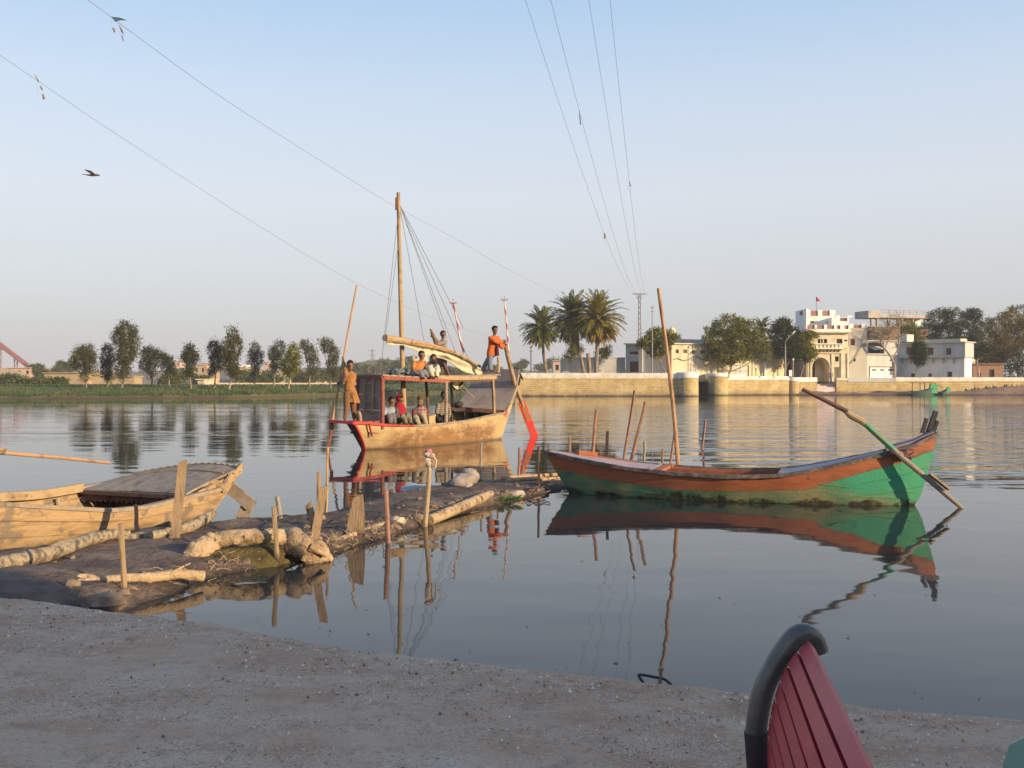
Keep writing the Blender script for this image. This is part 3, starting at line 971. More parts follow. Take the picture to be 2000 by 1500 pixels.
cb.tube(smooth_path([fc.pt(x, y, 0.12) for x, y in ((1315, 703), (1322, 700), (1333, 703.5), (1345, 702), (1356, 695), (1366, 700), (1378, 703))], 5), 0.05, 6)
cb.build('cable', M_IRON, ch)
slab_on(fc, 1336, 1400, 661, 671.5, -7, -3).build('roof_room', M_GREYW, ch, smooth=False)
# little domed kiosk on its roof
kx, ky, kz = *fc.pt(1335, 668, -3.2)[:2], fc.pt(1335, 663, -3.2).z
kio = thing('roof_kiosk', 'small domed kiosk on thin pillars above the cream house roof', 'kiosk', (kx, ky, kz))
kb = MB(); kb.box((kx, ky, kz - 0.25), (1.0, 1.0, 0.75)); kb.build('plinth', M_CREAM, kio, smooth=False)
for i in range(6):
    a = i * math.pi / 3 + 0.3
    kb = MB(); kb.tube([(kx + .42 * math.cos(a), ky + .42 * math.sin(a), kz + .1), (kx + .42 * math.cos(a), ky + .42 * math.sin(a), kz + 1.0)], 0.06, 6)
    kb.build('pillar', M_CREAM, kio)
kb = MB(); kb.lathe((kx, ky, kz), [(0.45, 0.95), (0.82, 0.98), (0.62, 1.15), (0.5, 1.2)], 20); kb.build('eave', M_CREAM, kio)
kb = MB(); kb.lathe((kx, ky, kz), [(0.48, 1.19), (0.56, 1.4), (0.5, 1.65), (0.3, 1.85), (0.1, 1.95), (0.05, 2.15)], 20); kb.build('dome', M_CREAM, kio)

# cream buildings seen under and between the round trees
fd = Face(1400, 150, 1590, 158)
ph = thing('pilgrim_hall', 'cream hall half hidden behind the round leafy trees', 'building', fd.at(fd.u(1480), 2))
block(ph, fd, 1402, 1532, 668, 2.0, 7, [(1431, 1463, 713, 736), (1514.5, 1518, 694, 697.5), (1514, 1518, 717, 721)], M_CREAM, win=M_GREYW, roof='same')
slab_on(fd, 1491, 1494, 676, 740, 0, 0.3).build('pilaster', M_WHITE, ph, smooth=False)
slab_on(fd, 1493, 1532, 709.5, 711, 0, 0.2).build('string_course', M_CREAM, ph, smooth=False)
# pointed white spire roof behind the trees
sp = thing('white_shrine', 'whitewashed shrine with an arched cupola rising behind the round trees', 'shrine', fd.pt(1468, 700, -4))
q = fd.pt(1468, 700, -4)
mb = MB(); mb.box((q.x, q.y, 5.0), (2.2, 2.2, 6.0)); mb.build('body', M_CREAM, sp, smooth=False)
mb = MB(); mb.lathe((q.x, q.y, 8.0), [(1.15, 0), (1.2, 0.6), (0.95, 1.1), (0.5, 1.5), (0.1, 1.75), (0.05, 2.1)], 16); mb.build('cupola', M_WHITE, sp)
fe_ = Face(1532, 158, 1576, 159)
da = thing('shaded_annex', 'dark shaded annex behind the trees beside the arched gateway', 'building', fe_.at(fe_.u(1552), 2))
block(da, fe_, 1533, 1575, 690, 2.0, 5, [(1537, 1546, 703, 744)], M_GREYC, win=M_DARK, roof='same')

# ---- white two-storey house on the right, turned so that its front lies mostly in shade
fh = Face(1750, 157.5, 1885, 164.0)
fh = Face(1748, 166.0, 1884, 157.0)
wh = thing('white_house', 'white two-storey house with maroon windows and bracketed upper floor', 'building', fh.at(fh.u(1820), 2))
zmid = fh.z(1820, 700)
block(wh, fh, 1750, 1884, 699, 2.0, 2.4, [(1779, 1786.5, 729.5, 745), (1813, 1820, 729.5, 745), (1850, 1859.5, 726, 736)], M_WHITE, name='lower_wall', roof=False, wdepth=0.2)
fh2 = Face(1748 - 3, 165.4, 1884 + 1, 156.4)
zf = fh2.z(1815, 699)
block(wh, fh2, 1752, 1885, 671, zf, 3.0, [(1770, 1786, 678, 692), (1811.5, 1823, 679, 693), (1848, 1858, 680, 693)], M_GREYW, name='upper_wall', roof='same', wdepth=0.2)  # grey colour carries the shade on the white upper front
slab_on(fh2, 1789, 1874, 662.5, 668, -2.6, -0.4).build('roof_parapet', M_CREAM, wh, smooth=False)
slab_on(fh2, 1752, 1770, 653, 667.5, -2.5, -0.2).build('roof_room', M_GREYW, wh, smooth=False)
for px in (1762, 1780, 1822, 1843, 1863):
    mb = MB()
    a, b, c = fh.pt(px, 700, 0.65), fh.pt(px, 700, 0), fh.pt(px, 711, 0)
    mb.prism([a, b, c], fh.d * 0.15)
    mb.build('bracket', M_GREYW, wh, smooth=False)
fw = Face(1690, 160, 1756, 163)
an = thing('garage_annex', 'low annex with white shutter panels between tower and white house', 'building', fw.at(fw.u(1720), 2))
block(an, fw, 1693.5, 1753, 693, 2.0, 5, [(1697, 1751, 716, 745)], M_GREYW, win=M_DARK, roof='same', wdepth=0.8)
for a, b in ((1702, 1717), (1718, 1732), (1733, 1751)):
    slab_on(fw, a, b, 717.5, 745, -0.4, -0.3).build('shutter_panel', M_WHITE, an, smooth=False)
    slab_on(fw, a + 4, b - 3, 721, 724, -0.3, -0.27).build('vent_slot', M_DARK, an, smooth=False)
fw2 = Face(1690, 168, 1756, 170)
an2 = thing('upper_annex', 'grey upper annex under a torn awning beside the white house', 'building', fw2.at(fw2.u(1720), 2))
block(an2, fw2, 1694, 1754, 667, 2.0, 5, [(1696, 1727, 669, 694)], M_GREYW, win=M_DARK, roof='same', wdepth=1.2)
mb = MB()
mb.slab(8, 5, lambda u, v: fw2.pt(1696 + 32 * u, 672 + 6 * v + 9 * u + 3 * math.sin(u * 6), -0.6 + 1.0 * v), 0.03)
mb.build('awning', M_GREYW, an2)
# brown brick building with a roof deck behind
fk = Face(1680, 185, 1860, 190)
rd = thing('brick_block', 'tall brick block with an open railed roof deck above the bare tree', 'building', fk.at(fk.u(1760), 2))
block(rd, fk, 1686, 1815, 640, 2.0, 9, [(1692, 1698, 648, 668), (1720, 1735, 622 + 22, 632 + 22)], M_BRICK, win=M_DARK, roof=True)
M_CONC = mat('concrete', [(0.34, 0.31, 0.27), (0.42, 0.38, 0.33), (0.27, 0.25, 0.22)], scale=0.6, bump=0.3, rough=0.92)
slab_on(fk, 1694, 1718, 607, 621, -4, 0.3).build('water_tank', M_CONC, rd, smooth=False)
for px in (1705, 1716, 1738, 1765, 1786, 1810):
    slab_on(fk, px - 1, px + 1, 620, 640, -0.8, -0.3).build('roof_post', M_CONC, rd, smooth=False)
slab_on(fk, 1718.2, 1814, 615, 621, -5, 0.1).build('deck', M_CONC, rd, smooth=False)
slab_on(fk, 1776, 1812, 622, 634, -4, -2).build('deck_room', M_WHITE, rd, smooth=False)
for px in (1718.5, 1735, 1750, 1765, 1777, 1790, 1802, 1813):
    slab_on(fk, px - 0.4, px + 0.4, 606.5, 614.9, 0.0, 0.08).build('railing_post', M_IRON, rd, smooth=False)
mb = slab_on(fk, 1718, 1814, 606, 607, 0.0, 0.1)
mb.build('railing', M_IRON, rd, smooth=False)
slab_on(fk, 1718, 1814, 610.5, 611.2, 0.0, 0.09).build('railing', M_IRON, rd, smooth=False)
# low brown buildings under the trees at the right end
fz = Face(1884, 166, 2200, 166)
lb = thing('low_brick_hut', 'low brick hut with dark doorway under the tall trees', 'building', fz.at(fz.u(1930), 2))
block(lb, fz, 1900, 1960, 712, 2.0, 5, [(1909, 1916, 728, 740), (1932, 1942, 722, 744)], M_BRICK, win=M_DARK, roof='same')
fz2 = Face(1884, 170, 2300, 170)
lb2 = thing('white_hut', 'small white hut corner showing beneath the trees', 'building', fz2.at(fz2.u(1897), 2))
block(lb2, fz2, 1889, 1905, 693, 2.0, 4, [], M_WHITE, roof='same')
# ================================================================ trees, palms, far town, power lines
def leaf_mat(name, c1, c2, c3, sc=0.5):
    c1, c2, c3 = ((c[0] * 1.5, c[1] * 1.5, c[2] * 0.5) for c in (c1, c2, c3))
    m = bpy.data.materials.new(name)
    t = NT(m)
    n1 = t.noise(t.coord(), sc, 4, 0.7)
    n2 = t.noise(t.coord(), sc * 9, 2, 0.6)
    f = t.m('ADD', t.m('MULTIPLY', n1, 0.65), t.m('MULTIPLY', n2, 0.35))
    col = t.ramp(f, [(0.36, c1), (0.5, c2), (0.64, c3)])
    t.l(col, t.p.inputs['Base Color'])
    t.p.inputs['Roughness'].default_value = 0.65
    t.p.inputs['Specular IOR Level'].default_value = 0.25
    tr = t.n('BsdfTranslucent')
    t.l(col, tr.inputs['Color'])
    mx = t.n('MixShader')
    mx.inputs[0].default_value = 0.22
    t.l(t.p.outputs[0], mx.inputs[1])
    t.l(tr.outputs[0], mx.inputs[2])
    t.l(mx.outputs[0], t.out.inputs['Surface'])
    return m
L_EUC = leaf_mat('eucalyptus_leaf', (0.032, 0.036, 0.018), (0.058, 0.060, 0.030), (0.11, 0.098, 0.05))
L_EUD = leaf_mat('dark_leaf', (0.020, 0.027, 0.018), (0.034, 0.043, 0.026), (0.062, 0.068, 0.036))
L_FIG = leaf_mat('fig_leaf', (0.055, 0.064, 0.014), (0.115, 0.118, 0.026), (0.21, 0.19, 0.05))
L_DRY = leaf_mat('dry_leaf', (0.085, 0.07, 0.035), (0.13, 0.10, 0.05), (0.17, 0.135, 0.07))
L_FAR = leaf_mat('distant_leaf', (0.05, 0.062, 0.035), (0.07, 0.08, 0.045), (0.10, 0.10, 0.06), 0.15)
L_PALM = leaf_mat('palm_leaf', (0.045, 0.058, 0.022), (0.075, 0.085, 0.032), (0.12, 0.12, 0.05), 0.6)
L_PALMG = leaf_mat('sunny_palm_leaf', (0.085, 0.08, 0.022), (0.15, 0.125, 0.036), (0.22, 0.165, 0.06), 0.6)  # palm leaf turned golden: sunlight put into the colour
L_DEAD = leaf_mat('dead_palm_leaf', (0.14, 0.085, 0.04), (0.22, 0.14, 0.065), (0.28, 0.19, 0.10), 0.8)
M_BARK = mat('bark', [(0.16, 0.12, 0.085), (0.24, 0.19, 0.14), (0.10, 0.08, 0.06)], scale=2.5, bump=0.5, bscale=12, rough=0.95, stretch=(1, 1, 0.3))
M_PALEBARK = mat('pale_bark', [(0.40, 0.33, 0.24), (0.32, 0.26, 0.19), (0.22, 0.18, 0.13)], scale=2.5, bump=0.4, bscale=12, rough=0.95, stretch=(1, 1, 0.3))

def leaves(mb, rnd, blobs, n, size, clump=0.42, per=14, vert=0.0):
    """leaf-sized faces gathered in clumps through the blobs (x,y,z,rx,ry,rz)"""
    vol = [b[3] * b[4] * b[5] for b in blobs]
    tot = sum(vol)
    for b, w in zip(blobs, vol):
        k = max(3, int(n * 2.2 * w / tot / per))
        for _ in range(k):
            th, cz = rnd.uniform(0, 6.283), rnd.uniform(-1, 1)
            rr = rnd.uniform(0.25, 1.0) ** 0.45
            s_ = math.sqrt(1 - cz * cz)
            cx_, cy_, czz = b[0] + b[3] * rr * s_ * math.cos(th), b[1] + b[4] * rr * s_ * math.sin(th), b[2] + b[5] * rr * cz
            cr = clump * rnd.uniform(0.6, 1.35)
            for _ in range(per):
                x, y, z = cx_ + rnd.gauss(0, cr * 0.5), cy_ + rnd.gauss(0, cr * 0.5), czz + rnd.gauss(0, cr * (0.42 + vert))
                a, e = rnd.uniform(0, 6.283), rnd.uniform(-0.9, 0.9)
                l, w_ = size * rnd.uniform(0.7, 1.4), size * rnd.uniform(0.35, 0.6)
                ca, sa, ce, se = math.cos(a), math.sin(a), math.cos(e), math.sin(e)
                ux, uy, uz = ca * ce * l, sa * ce * l, se * l - vert * l
                tw = rnd.uniform(-0.8, 0.8)
                vx, vy, vz = -sa * w_, ca * w_, tw * w_
                o = len(mb.v)
                mb.v += [(x - vx * .2, y - vy * .2, z - vz * .2), (x + ux * .5 + vx, y + uy * .5 + vy, z + uz * .5 + vz), (x + ux, y + uy, z + uz), (x + ux * .5 - vx, y + uy * .5 - vy, z + uz * .5 - vz)]
                mb.f.append((o, o + 1, o + 2, o + 3))

def tree(name, label, base, blobs, n, leaf=0.2, lm=L_EUC, tr=0.16, seed=1, group=None, bark=None, clump=0.42, vert=0.0, fork=0.35, lean=None):
    rnd = random.Random(seed)
    base = Vector(base)
    t = thing(name, label, 'tree', base, group)
    tb = MB()
    top = max(blobs, key=lambda b: b[2])
    tx = sum(b[0] for b in blobs) / len(blobs)
    ty = sum(b[1] for b in blobs) / len(blobs)
    fz_ = base.z + (min(b[2] for b in blobs) - base.z) * fork * 2
    fp_ = Vector((lerp(base.x, tx, 0.6), lerp(base.y, ty, 0.6), fz_)) if lean is None else Vector(lean)
    pts = smooth_path([base - Vector((0, 0, 0.3)), base.lerp(fp_, 0.5) + Vector((rnd.uniform(-.12, .12), 0, 0)), fp_, Vector((top[0], top[1], top[2] + top[5] * 0.5))], 5)
    tb.tube(pts, (tr, tr * 0.22), 8, wob=0.15, seed=seed)
    for b in blobs:
        if b is top and len(blobs) > 1:
            continue
        c = Vector(b[:3])
        s0 = Vector(pts[7]) if b[2] < (fz_ + top[2]) / 2 else Vector(pts[10])
        tb.tube(smooth_path([s0, s0.lerp(c, 0.5) + Vector((rnd.uniform(-.2, .2), 0, -0.15)), c + Vector((0, 0, b[5] * 0.4))], 4), (tr * 0.5, tr * 0.12), 6)
        for _ in range(4):
            e = c + Vector((rnd.uniform(-1, 1) * b[3], rnd.uniform(-1, 1) * b[4], rnd.uniform(-.3, 1) * b[5])) * 0.8
            tb.tube([s0.lerp(c, 0.6), s0.lerp(e, 0.75) + Vector((0, 0, 0.1)), e], (tr * 0.22, tr * 0.07), 5)
    tb.build('trunk', bark or M_BARK, t)
    cb_ = MB()
    leaves(cb_, rnd, blobs, n, leaf, clump, vert=vert)
    cb_.build('crown', lm, t, smooth=False)
    return t

def pxblobs(lst, Y, dY=0.0):
    """(px, py, rx_px, ry_px[, dY]) -> world blobs"""
    out = []
    for b in lst:
        y = Y + (b[4] if len(b) > 4 else 0)
        c = P(b[0], b[1], y)
        out.append((c.x, c.y, c.z, b[2] / F * y, b[2] / F * y * 0.85, b[3] / F * y))
    return out

G_BANK = 'slender trees along the far riverbank'
bank_trees = [
    # px base, Y, blobs, leaves, material, label
    (168, 128, [(160, 700, 20, 26), (172, 690, 17, 18), (178, 712, 12, 22), (146, 706, 11, 14), (166, 732, 11, 14)], 2600, L_EUC, 'rounded leafy bank tree with drooping skirt beside the long mud-brick wall'),
    (211, 131, [(211, 695, 14, 24), (208, 718, 12, 22), (214, 735, 9, 12)], 1700, L_EUD, 'short dark tree pressed against the tallest bank tree'),
    (237, 128, [(245, 650, 17, 26), (229, 660, 13, 20), (262, 668, 13, 24), (246, 690, 20, 26), (240, 720, 16, 24), (262, 645, 8, 10)], 4200, L_EUC, 'tallest bank tree with several upright leafy limbs'),
    (296, 138, [(290, 690, 15, 18), (302, 700, 14, 18), (281, 712, 11, 18), (310, 692, 9, 12), (296, 725, 10, 14)], 2200, L_EUD, 'dark spreading bank tree next to the small leaning one'),
    (330, 142, [(328, 712, 14, 18), (322, 698, 9, 10), (334, 728, 9, 12)], 1400, L_EUD, 'small dark bank tree leaning beside the spreading one'),
    (373, 128, [(370, 690, 13, 18), (381, 700, 9, 12), (371, 718, 10, 20), (359, 698, 8, 10)], 1700, L_EUD, 'lone dark narrow tree standing apart on the bank'),
    (418, 130, [(419, 682, 13, 20), (424, 705, 14, 20), (415, 722, 9, 14), (432, 690, 8, 18)], 2000, L_EUD, 'dark bushy lower tree of a close pair on the bank'),
    (448, 127, [(455, 658, 11, 18), (446, 680, 12, 26), (464, 678, 10, 22), (452, 708, 15, 26), (458, 728, 11, 14), (443, 647, 4, 8)], 3000, L_EUC, 'tall columnar tree with pale trunk, taller of a close pair'),
    (498, 146, [(497, 688, 10, 22), (504, 700, 11, 22), (489, 702, 8, 14), (499, 722, 9, 14)], 1500, L_EUD, 'narrow spindle-shaped dark tree set back on the bank'),
    (535, 144, [(545, 682, 14, 20), (533, 690, 10, 18), (541, 708, 15, 16), (531, 722, 10, 16)], 2000, L_EUD, 'dark crooked tree behind the yellowish sunlit tree'),
    (563, 129, [(572, 690, 13, 20), (565, 712, 15, 22), (580, 708, 10, 18), (563, 730, 9, 12)], 2200, L_FIG, 'yellowish sunlit tree with pale bare trunk on the bank'),
    (606, 148, [(598, 676, 12, 14), (608, 694, 13, 18), (616, 712, 9, 20), (590, 672, 7, 8), (607, 722, 8, 14)], 1600, L_EUC, 'thin see-through tree with sparse foliage on the bank'),
    (646, 150, [(640, 676, 14, 16), (652, 692, 12, 18), (648, 716, 12, 20), (628, 668, 8, 8), (655, 732, 8, 12)], 2000, L_EUC, 'tree with overhanging top beside the long punting pole'),
]
for i, (px, Y, bl, n, lm, lab) in enumerate(bank_trees):
    b = P(px, 748, Y)
    tree('bank_tree', lab, (b.x, b.y, 1.35), pxblobs(bl, Y), n, 0.17, lm, 0.15, 20 + i, G_BANK, M_PALEBARK if i in (7, 10) else M_BARK, clump=0.36, vert=0.22)

# ---- island trees
def itree(label, px, Y, bl, n, lm, leaf=0.22, tr=0.2, seed=50, name='leafy_tree', bark=None, clump=0.45, vert=0.0, zb=2.0, lean=None):
    b = P(px, 748, Y)
    return tree(name, label, (b.x, b.y, zb), pxblobs(bl, Y), n, leaf, lm, tr, seed, None, bark, clump, vert, lean=lean)
itree('large round leafy tree behind the yellow wall with white parapet blocks', 1421, 147,
      [(1425, 640, 36, 27), (1402, 668, 30, 26), (1445, 665, 36, 30), (1478, 672, 26, 26), (1386, 655, 14, 20), (1430, 692, 42, 20), (1490, 692, 20, 16), (1465, 640, 18, 18), (1384, 700, 10, 16)], 9500, L_FIG, seed=51)
itree('tall dark leafy tree behind the bent-arm street lamp', 1532, 151.5,
      [(1528, 640, 20, 22), (1545, 655, 18, 20), (1515, 655, 14, 20), (1535, 678, 26, 18), (1552, 690, 18, 16), (1520, 690, 12, 10)], 5200, L_EUD, seed=52)
itree('smaller leafy tree overlapping the gatehouse balcony corner', 1560, 152,
      [(1570, 660, 14, 14), (1582, 654, 14, 8), (1566, 682, 22, 16), (1584, 690, 12, 12), (1576, 700, 12, 8)], 3600, L_FIG, seed=53, tr=0.13)
itree('spreading broad-leaved tree in front of the grey store building', 1303, 143,
      [(1262, 668, 16, 12), (1282, 655, 20, 13), (1302, 662, 16, 16), (1290, 680, 18, 16), (1318, 656, 10, 8), (1278, 690, 10, 8), (1248, 672, 8, 6)], 2600, L_FIG, leaf=0.26, seed=54, tr=0.16)
itree('bushy small tree growing among the palm trunks', 1122, 146,
      [(1118, 662, 14, 14), (1124, 684, 14, 14), (1112, 695, 10, 10), (1176, 690, 14, 12), (1188, 682, 8, 8)], 2000, L_FIG, leaf=0.2, seed=55, tr=0.1)
itree('compact small tree in front of the white house', 1783, 153.5, [(1795, 678, 14, 13), (1790, 694, 13, 13), (1802, 692, 11, 13), (1797, 708, 12, 7)], 2600, L_EUD, seed=56, tr=0.13, leaf=0.18)
itree('olive tree rising behind the white house roof', 1776, 172, [(1776, 650, 18, 22), (1790, 668, 14, 16), (1764, 672, 12, 18)], 2600, L_FIG, seed=57)
itree('broad dark tree with feathery top beside the railed brick block', 1845, 178, [(1835, 625, 28, 24), (1862, 620, 26, 20), (1812, 652, 18, 24), (1850, 655, 34, 26), (1880, 650, 22, 26), (1830, 680, 26, 20)], 7000, L_EUD, seed=58, tr=0.35)
itree('flat-topped dark tree standing up from the island grove', 1898, 182, [(1898, 614, 20, 11), (1888, 632, 10, 10), (1910, 632, 12, 10), (1905, 655, 14, 16)], 2600, L_EUD, seed=59, tr=0.25)
itree('wide brownish dry-leaved tree at the end of the grove', 1946, 170, [(1950, 640, 28, 26), (1975, 625, 24, 24), (1930, 672, 22, 26), (1965, 680, 30, 28), (2005, 650, 26, 32), (1940, 705, 18, 14)], 7500, L_DRY, seed=60, tr=0.3)
itree('dark green tree behind the dry-leaved tree', 1990, 186, [(1990, 612, 24, 18), (2020, 630, 26, 26), (1930, 640, 18, 18), (1985, 660, 34, 26), (1915, 690, 20, 22), (2060, 640, 40, 40)], 6500, L_EUD, seed=61, tr=0.3)
itree('twisted pale-stemmed tree over the low brick hut', 1912, 162, [(1905, 690, 16, 12), (1925, 680, 14, 12), (1890, 680, 10, 12)], 1700, L_EUD, seed=62, tr=0.2, bark=M_PALEBARK)

itree('dark low tree filling the gap behind the white house end', 1878, 172, [(1872, 690, 18, 22), (1890, 712, 16, 22), (1895, 672, 16, 18)], 3200, L_EUD, seed=63, tr=0.18)
itree('olive leafy tree behind the low brick hut', 1925, 176, [(1925, 700, 24, 22), (1948, 690, 22, 26), (1935, 725, 24, 14)], 3600, L_EUC, seed=64, tr=0.18)
itree('shadowy dense tree standing over the end of the white coping', 1985, 168, [(1980, 705, 24, 24), (2005, 720, 26, 20), (1965, 725, 20, 14), (2050, 700, 40, 36)], 4600, L_EUD, seed=65, tr=0.2)
# leaning bare tree in front of the white house
b0 = P(1742, 741, 153.8)
bt = thing('bare_tree', 'leaning pale bare tree with forked trunk and fine brown twigs', 'tree', (b0.x, b0.y, 2.0))
tb = MB()
def Q(px, py, dy=0.0): return P(px, py, 153.8 + dy)
stem = smooth_path([(b0.x, b0.y, 1.7), Q(1748, 722), Q(1744, 705), Q(1735, 690), Q(1722, 672), Q(1716, 655)], 5)
tb.tube(stem, (0.24, 0.09), 8, wob=0.15, seed=3)
tb.tube(smooth_path([Q(1742, 700), Q(1752, 685), Q(1757, 660), Q(1756, 630), Q(1758, 612)], 5), (0.14, 0.03), 7)
tb.tube(smooth_path([Q(1728, 680), Q(1738, 655), Q(1736, 635), Q(1741, 615)], 5), (0.1, 0.025), 6)
rnd = random.Random(9)
for i in range(150):
    s0 = random.Random(i).choice([(1716, 655), (1722, 668), (1757, 660), (1756, 640), (1738, 652), (1736, 635), (1752, 680), (1730, 665)])
    e = (s0[0] + rnd.gauss(-2, 15), s0[1] - abs(rnd.gauss(14, 16)) + 6)
    d1 = rnd.uniform(-1.5, 1.5)
    m_ = ((s0[0] + e[0]) / 2 + rnd.uniform(-4, 4), (s0[1] + e[1]) / 2 - 3)
    tb.tube([Q(*s0), Q(*m_, d1 * .6), Q(*e, d1)], (0.035, 0.012), 4)
tb.build('trunk', M_PALEBARK, bt)
cb_ = MB()
leaves(cb_, rnd, pxblobs([(1722, 640, 18, 20), (1750, 628, 20, 18), (1738, 650, 20, 14), (1708, 655, 10, 10)], 153.8), 900, 0.12, 0.6, per=6)
cb_.build('crown', L_DRY, bt, smooth=False)

# ---- date palms: fronds are parts that share a few meshes
def frond_mesh(name, L, elev, droop, lm, nl=30, dead=False, seed=0):
    rnd = random.Random(seed)
    mb = MB()
    pts, x, z, a = [], 0.0, 0.0, elev
    N = 9
    for i in range(N + 1):
        pts.append(Vector((x, 0, z)))
        x += math.cos(a) * L / N
        z += math.sin(a) * L / N
        a -= droop / N * (0.5 + i / N)
    mb.tube(pts, (0.035, 0.008), 4, cap=False)
    for i in range(nl):
        t = 0.12 + 0.88 * i / nl
        k = t * N
        j = min(int(k), N - 1)
        p = pts[j].lerp(pts[j + 1], k - j)
        d = (pts[j + 1] - pts[j]).normalized()
        ll = L * 0.17 * math.sin(math.pi * (0.18 + 0.80 * t)) ** 0.6 * rnd.uniform(0.85, 1.15)
        up = Vector((-d.z, 0, d.x))
        for sgn in (-1, 1):
            dirv = (d * 0.75 + Vector((0, sgn, 0)) * (0.35 if dead else 0.75) + up * rnd.uniform(-0.1, 0.35) * (0 if dead else 1)).normalized()
            tip = p + dirv * ll + Vector((0, 0, -ll * (0.5 if dead else 0.12)))
            w = d * 0.085
            mid = p.lerp(tip, 0.45) + up * 0.02
            mb.add([p - w * .5, mid - w, tip, mid + w], [(0, 1, 2, 3)])
    return mb.mesh(name, lm, smooth=False)

PALM_N = 0
def palm(label, base, top, spread, nf, lm, dead, seed, tr=0.22):
    rnd = random.Random(seed)
    base, top = Vector(base), Vector(top)
    t = thing('date_palm', label, 'palm tree', base)
    tb = MB()
    mid = base.lerp(top, 0.5) + Vector((rnd.uniform(-.2, .2), 0, 0))
    pts = smooth_path([base - Vector((0, 0, .3)), base.lerp(mid, 0.5), mid, top], 10)
    rr = [tr * (1.1 - 0.25 * i / len(pts)) * (1 + 0.14 * (i % 2)) for i in range(len(pts))]
    tb.tube(pts, rr, 9, wob=0.12, seed=seed)
    tb.blob(top - Vector((0, 0, 0.3)), (tr * 2.0, tr * 2.0, 0.7), wob=0.3)
    tb.build('trunk', M_BARK, t)
    classes = [(1.35, 0.9), (1.0, 1.15), (0.62, 1.3), (0.25, 1.2), (-0.15, 1.0), (-0.55, 0.7)]
    meshes = [frond_mesh('frond', spread * rnd.uniform(0.92, 1.05), e, d, lm, seed=seed * 10 + i) for i, (e, d) in enumerate(classes)]
    for i in range(nf):
        c = min(5, int((i / nf) ** 0.8 * 6))
        o = bpy.data.objects.new('frond', meshes[c])
        COL.objects.link(o)
        o.parent = t
        o.location = top - base + Vector((rnd.uniform(-.1, .1), rnd.uniform(-.1, .1), rnd.uniform(-.3, .1)))
        o.rotation_euler = (rnd.uniform(-.12, .12), rnd.uniform(-.14, .14), i * 2.39996 + rnd.uniform(-.2, .2))
        o.scale = (rnd.uniform(.86, 1.1),) * 3
    dm = [frond_mesh('dead_frond', spread * (.86, .8, .72)[i], (-.35, -.75, -1.15)[i], 0.75 - .2 * i, L_DEAD, 22, True, seed * 10 + 7 + i) for i in range(3)]
    for i in range(dead):
        o = bpy.data.objects.new('dead_frond', dm[i % 3])
        COL.objects.link(o)
        o.parent = t
        o.location = top - base + Vector((0, 0, -0.35 - rnd.random() * 0.5))
        o.rotation_euler = (rnd.uniform(-.15, .15), rnd.uniform(-.25, .2), rnd.uniform(0, 6.28))
        o.scale = (rnd.uniform(.8, 1.1),) * 3
    return t
def palm_px(label, bx, tx, ty, Y, spread, nf, lm, dead, seed, tr=0.22):
    b, t_ = P(bx, 735, Y), P(tx, ty, Y)
    palm(label, (b.x, b.y, 2.0), t_, spread, nf, lm, dead, seed, tr)
palm_px('shorter dark date palm standing apart from the two taller palms', 1069, 1058, 640, 138, 3.5, 96, L_PALM, 22, 3)
palm_px('tall dark date palm with a leaning trunk between the other two palms', 1145, 1118, 618, 141, 4.3, 110, L_PALM, 34, 4, 0.24)
palm_px('tall golden date palm with a thick skirt of dead fronds', 1163, 1168, 622, 138, 4.3, 116, L_PALMG, 90, 5, 0.26)
palm_px('small date palm top showing between the round leafy trees', 1490, 1490, 640, 160, 2.4, 36, L_PALM, 4, 6)
mb = MB()
tb = P(1152, 735, 141)
mb.tube(smooth_path([(tb.x, tb.y, 1.8), P(1151, 715, 141), P(1148, 690, 141)], 5), (0.3, 0.26), 9, wob=0.2)
tag(mb.build('palm_stump', M_BARK, origin=(tb.x, tb.y, 2)), 'thick dead palm stump between the two tall palms', 'stump')

# ---- hazy trees and scrub far behind the banks: reads as one mass
rnd = random.Random(77)
far_l = [(-60, 742, 40, 12, 215), (0, 745, 30, 10, 190), (20, 742, 18, 10, 190), (72, 722, 16, 12, 260), (88, 732, 14, 9, 260), (120, 716, 12, 12, 300), (140, 718, 12, 14, 300), (112, 726, 10, 8, 290), (60, 748, 40, 7, 170), (110, 748, 20, 6, 165),
         (350, 735, 18, 14, 230), (330, 742, 20, 9, 200), (390, 742, 16, 9, 210), (475, 735, 14, 14, 260), (500, 738, 22, 12, 230), (530, 742, 22, 10, 220), (575, 735, 18, 12, 260), (600, 738, 24, 12, 240), (640, 735, 22, 14, 250), (670, 730, 20, 16, 260),
         (690, 722, 14, 14, 330), (720, 726, 22, 14, 320), (755, 718, 24, 18, 330), (790, 716, 26, 18, 330), (825, 720, 22, 16, 330), (860, 726, 22, 12, 330), (895, 726, 18, 10, 330), (930, 728, 22, 9, 340), (965, 722, 16, 10, 380), (1022, 710, 12, 8, 380), (1010, 718, 16, 10, 360), (1080, 708, 14, 10, 380), (1098, 714, 10, 12, 340), (1060, 718, 20, 8, 360),
         (700, 740, 40, 10, 260), (780, 742, 50, 9, 250), (860, 742, 40, 8, 260), (1205, 730, 20, 10, 300)]
cb_ = MB()
for (px, py, rx, ry, Y) in far_l:
    leaves(cb_, rnd, pxblobs([(px, py, rx, ry), (px + rx * .5, py - ry * .3, rx * .5, ry * .6), (px - rx * .4, py - ry * .2, rx * .4, ry * .7)], Y), int(380 + rx * 14), 0.42, 0.7)
    c = P(px, py + ry, Y)
    cb_.tube([(c.x, Y, 0.8), (c.x, Y, c.z + ry / F * Y)], (0.2, 0.1), 5)
tag(cb_.build('far_wood', L_FAR, smooth=False), 'hazy belt of distant trees and scrub behind the riverbanks', kind='stuff')

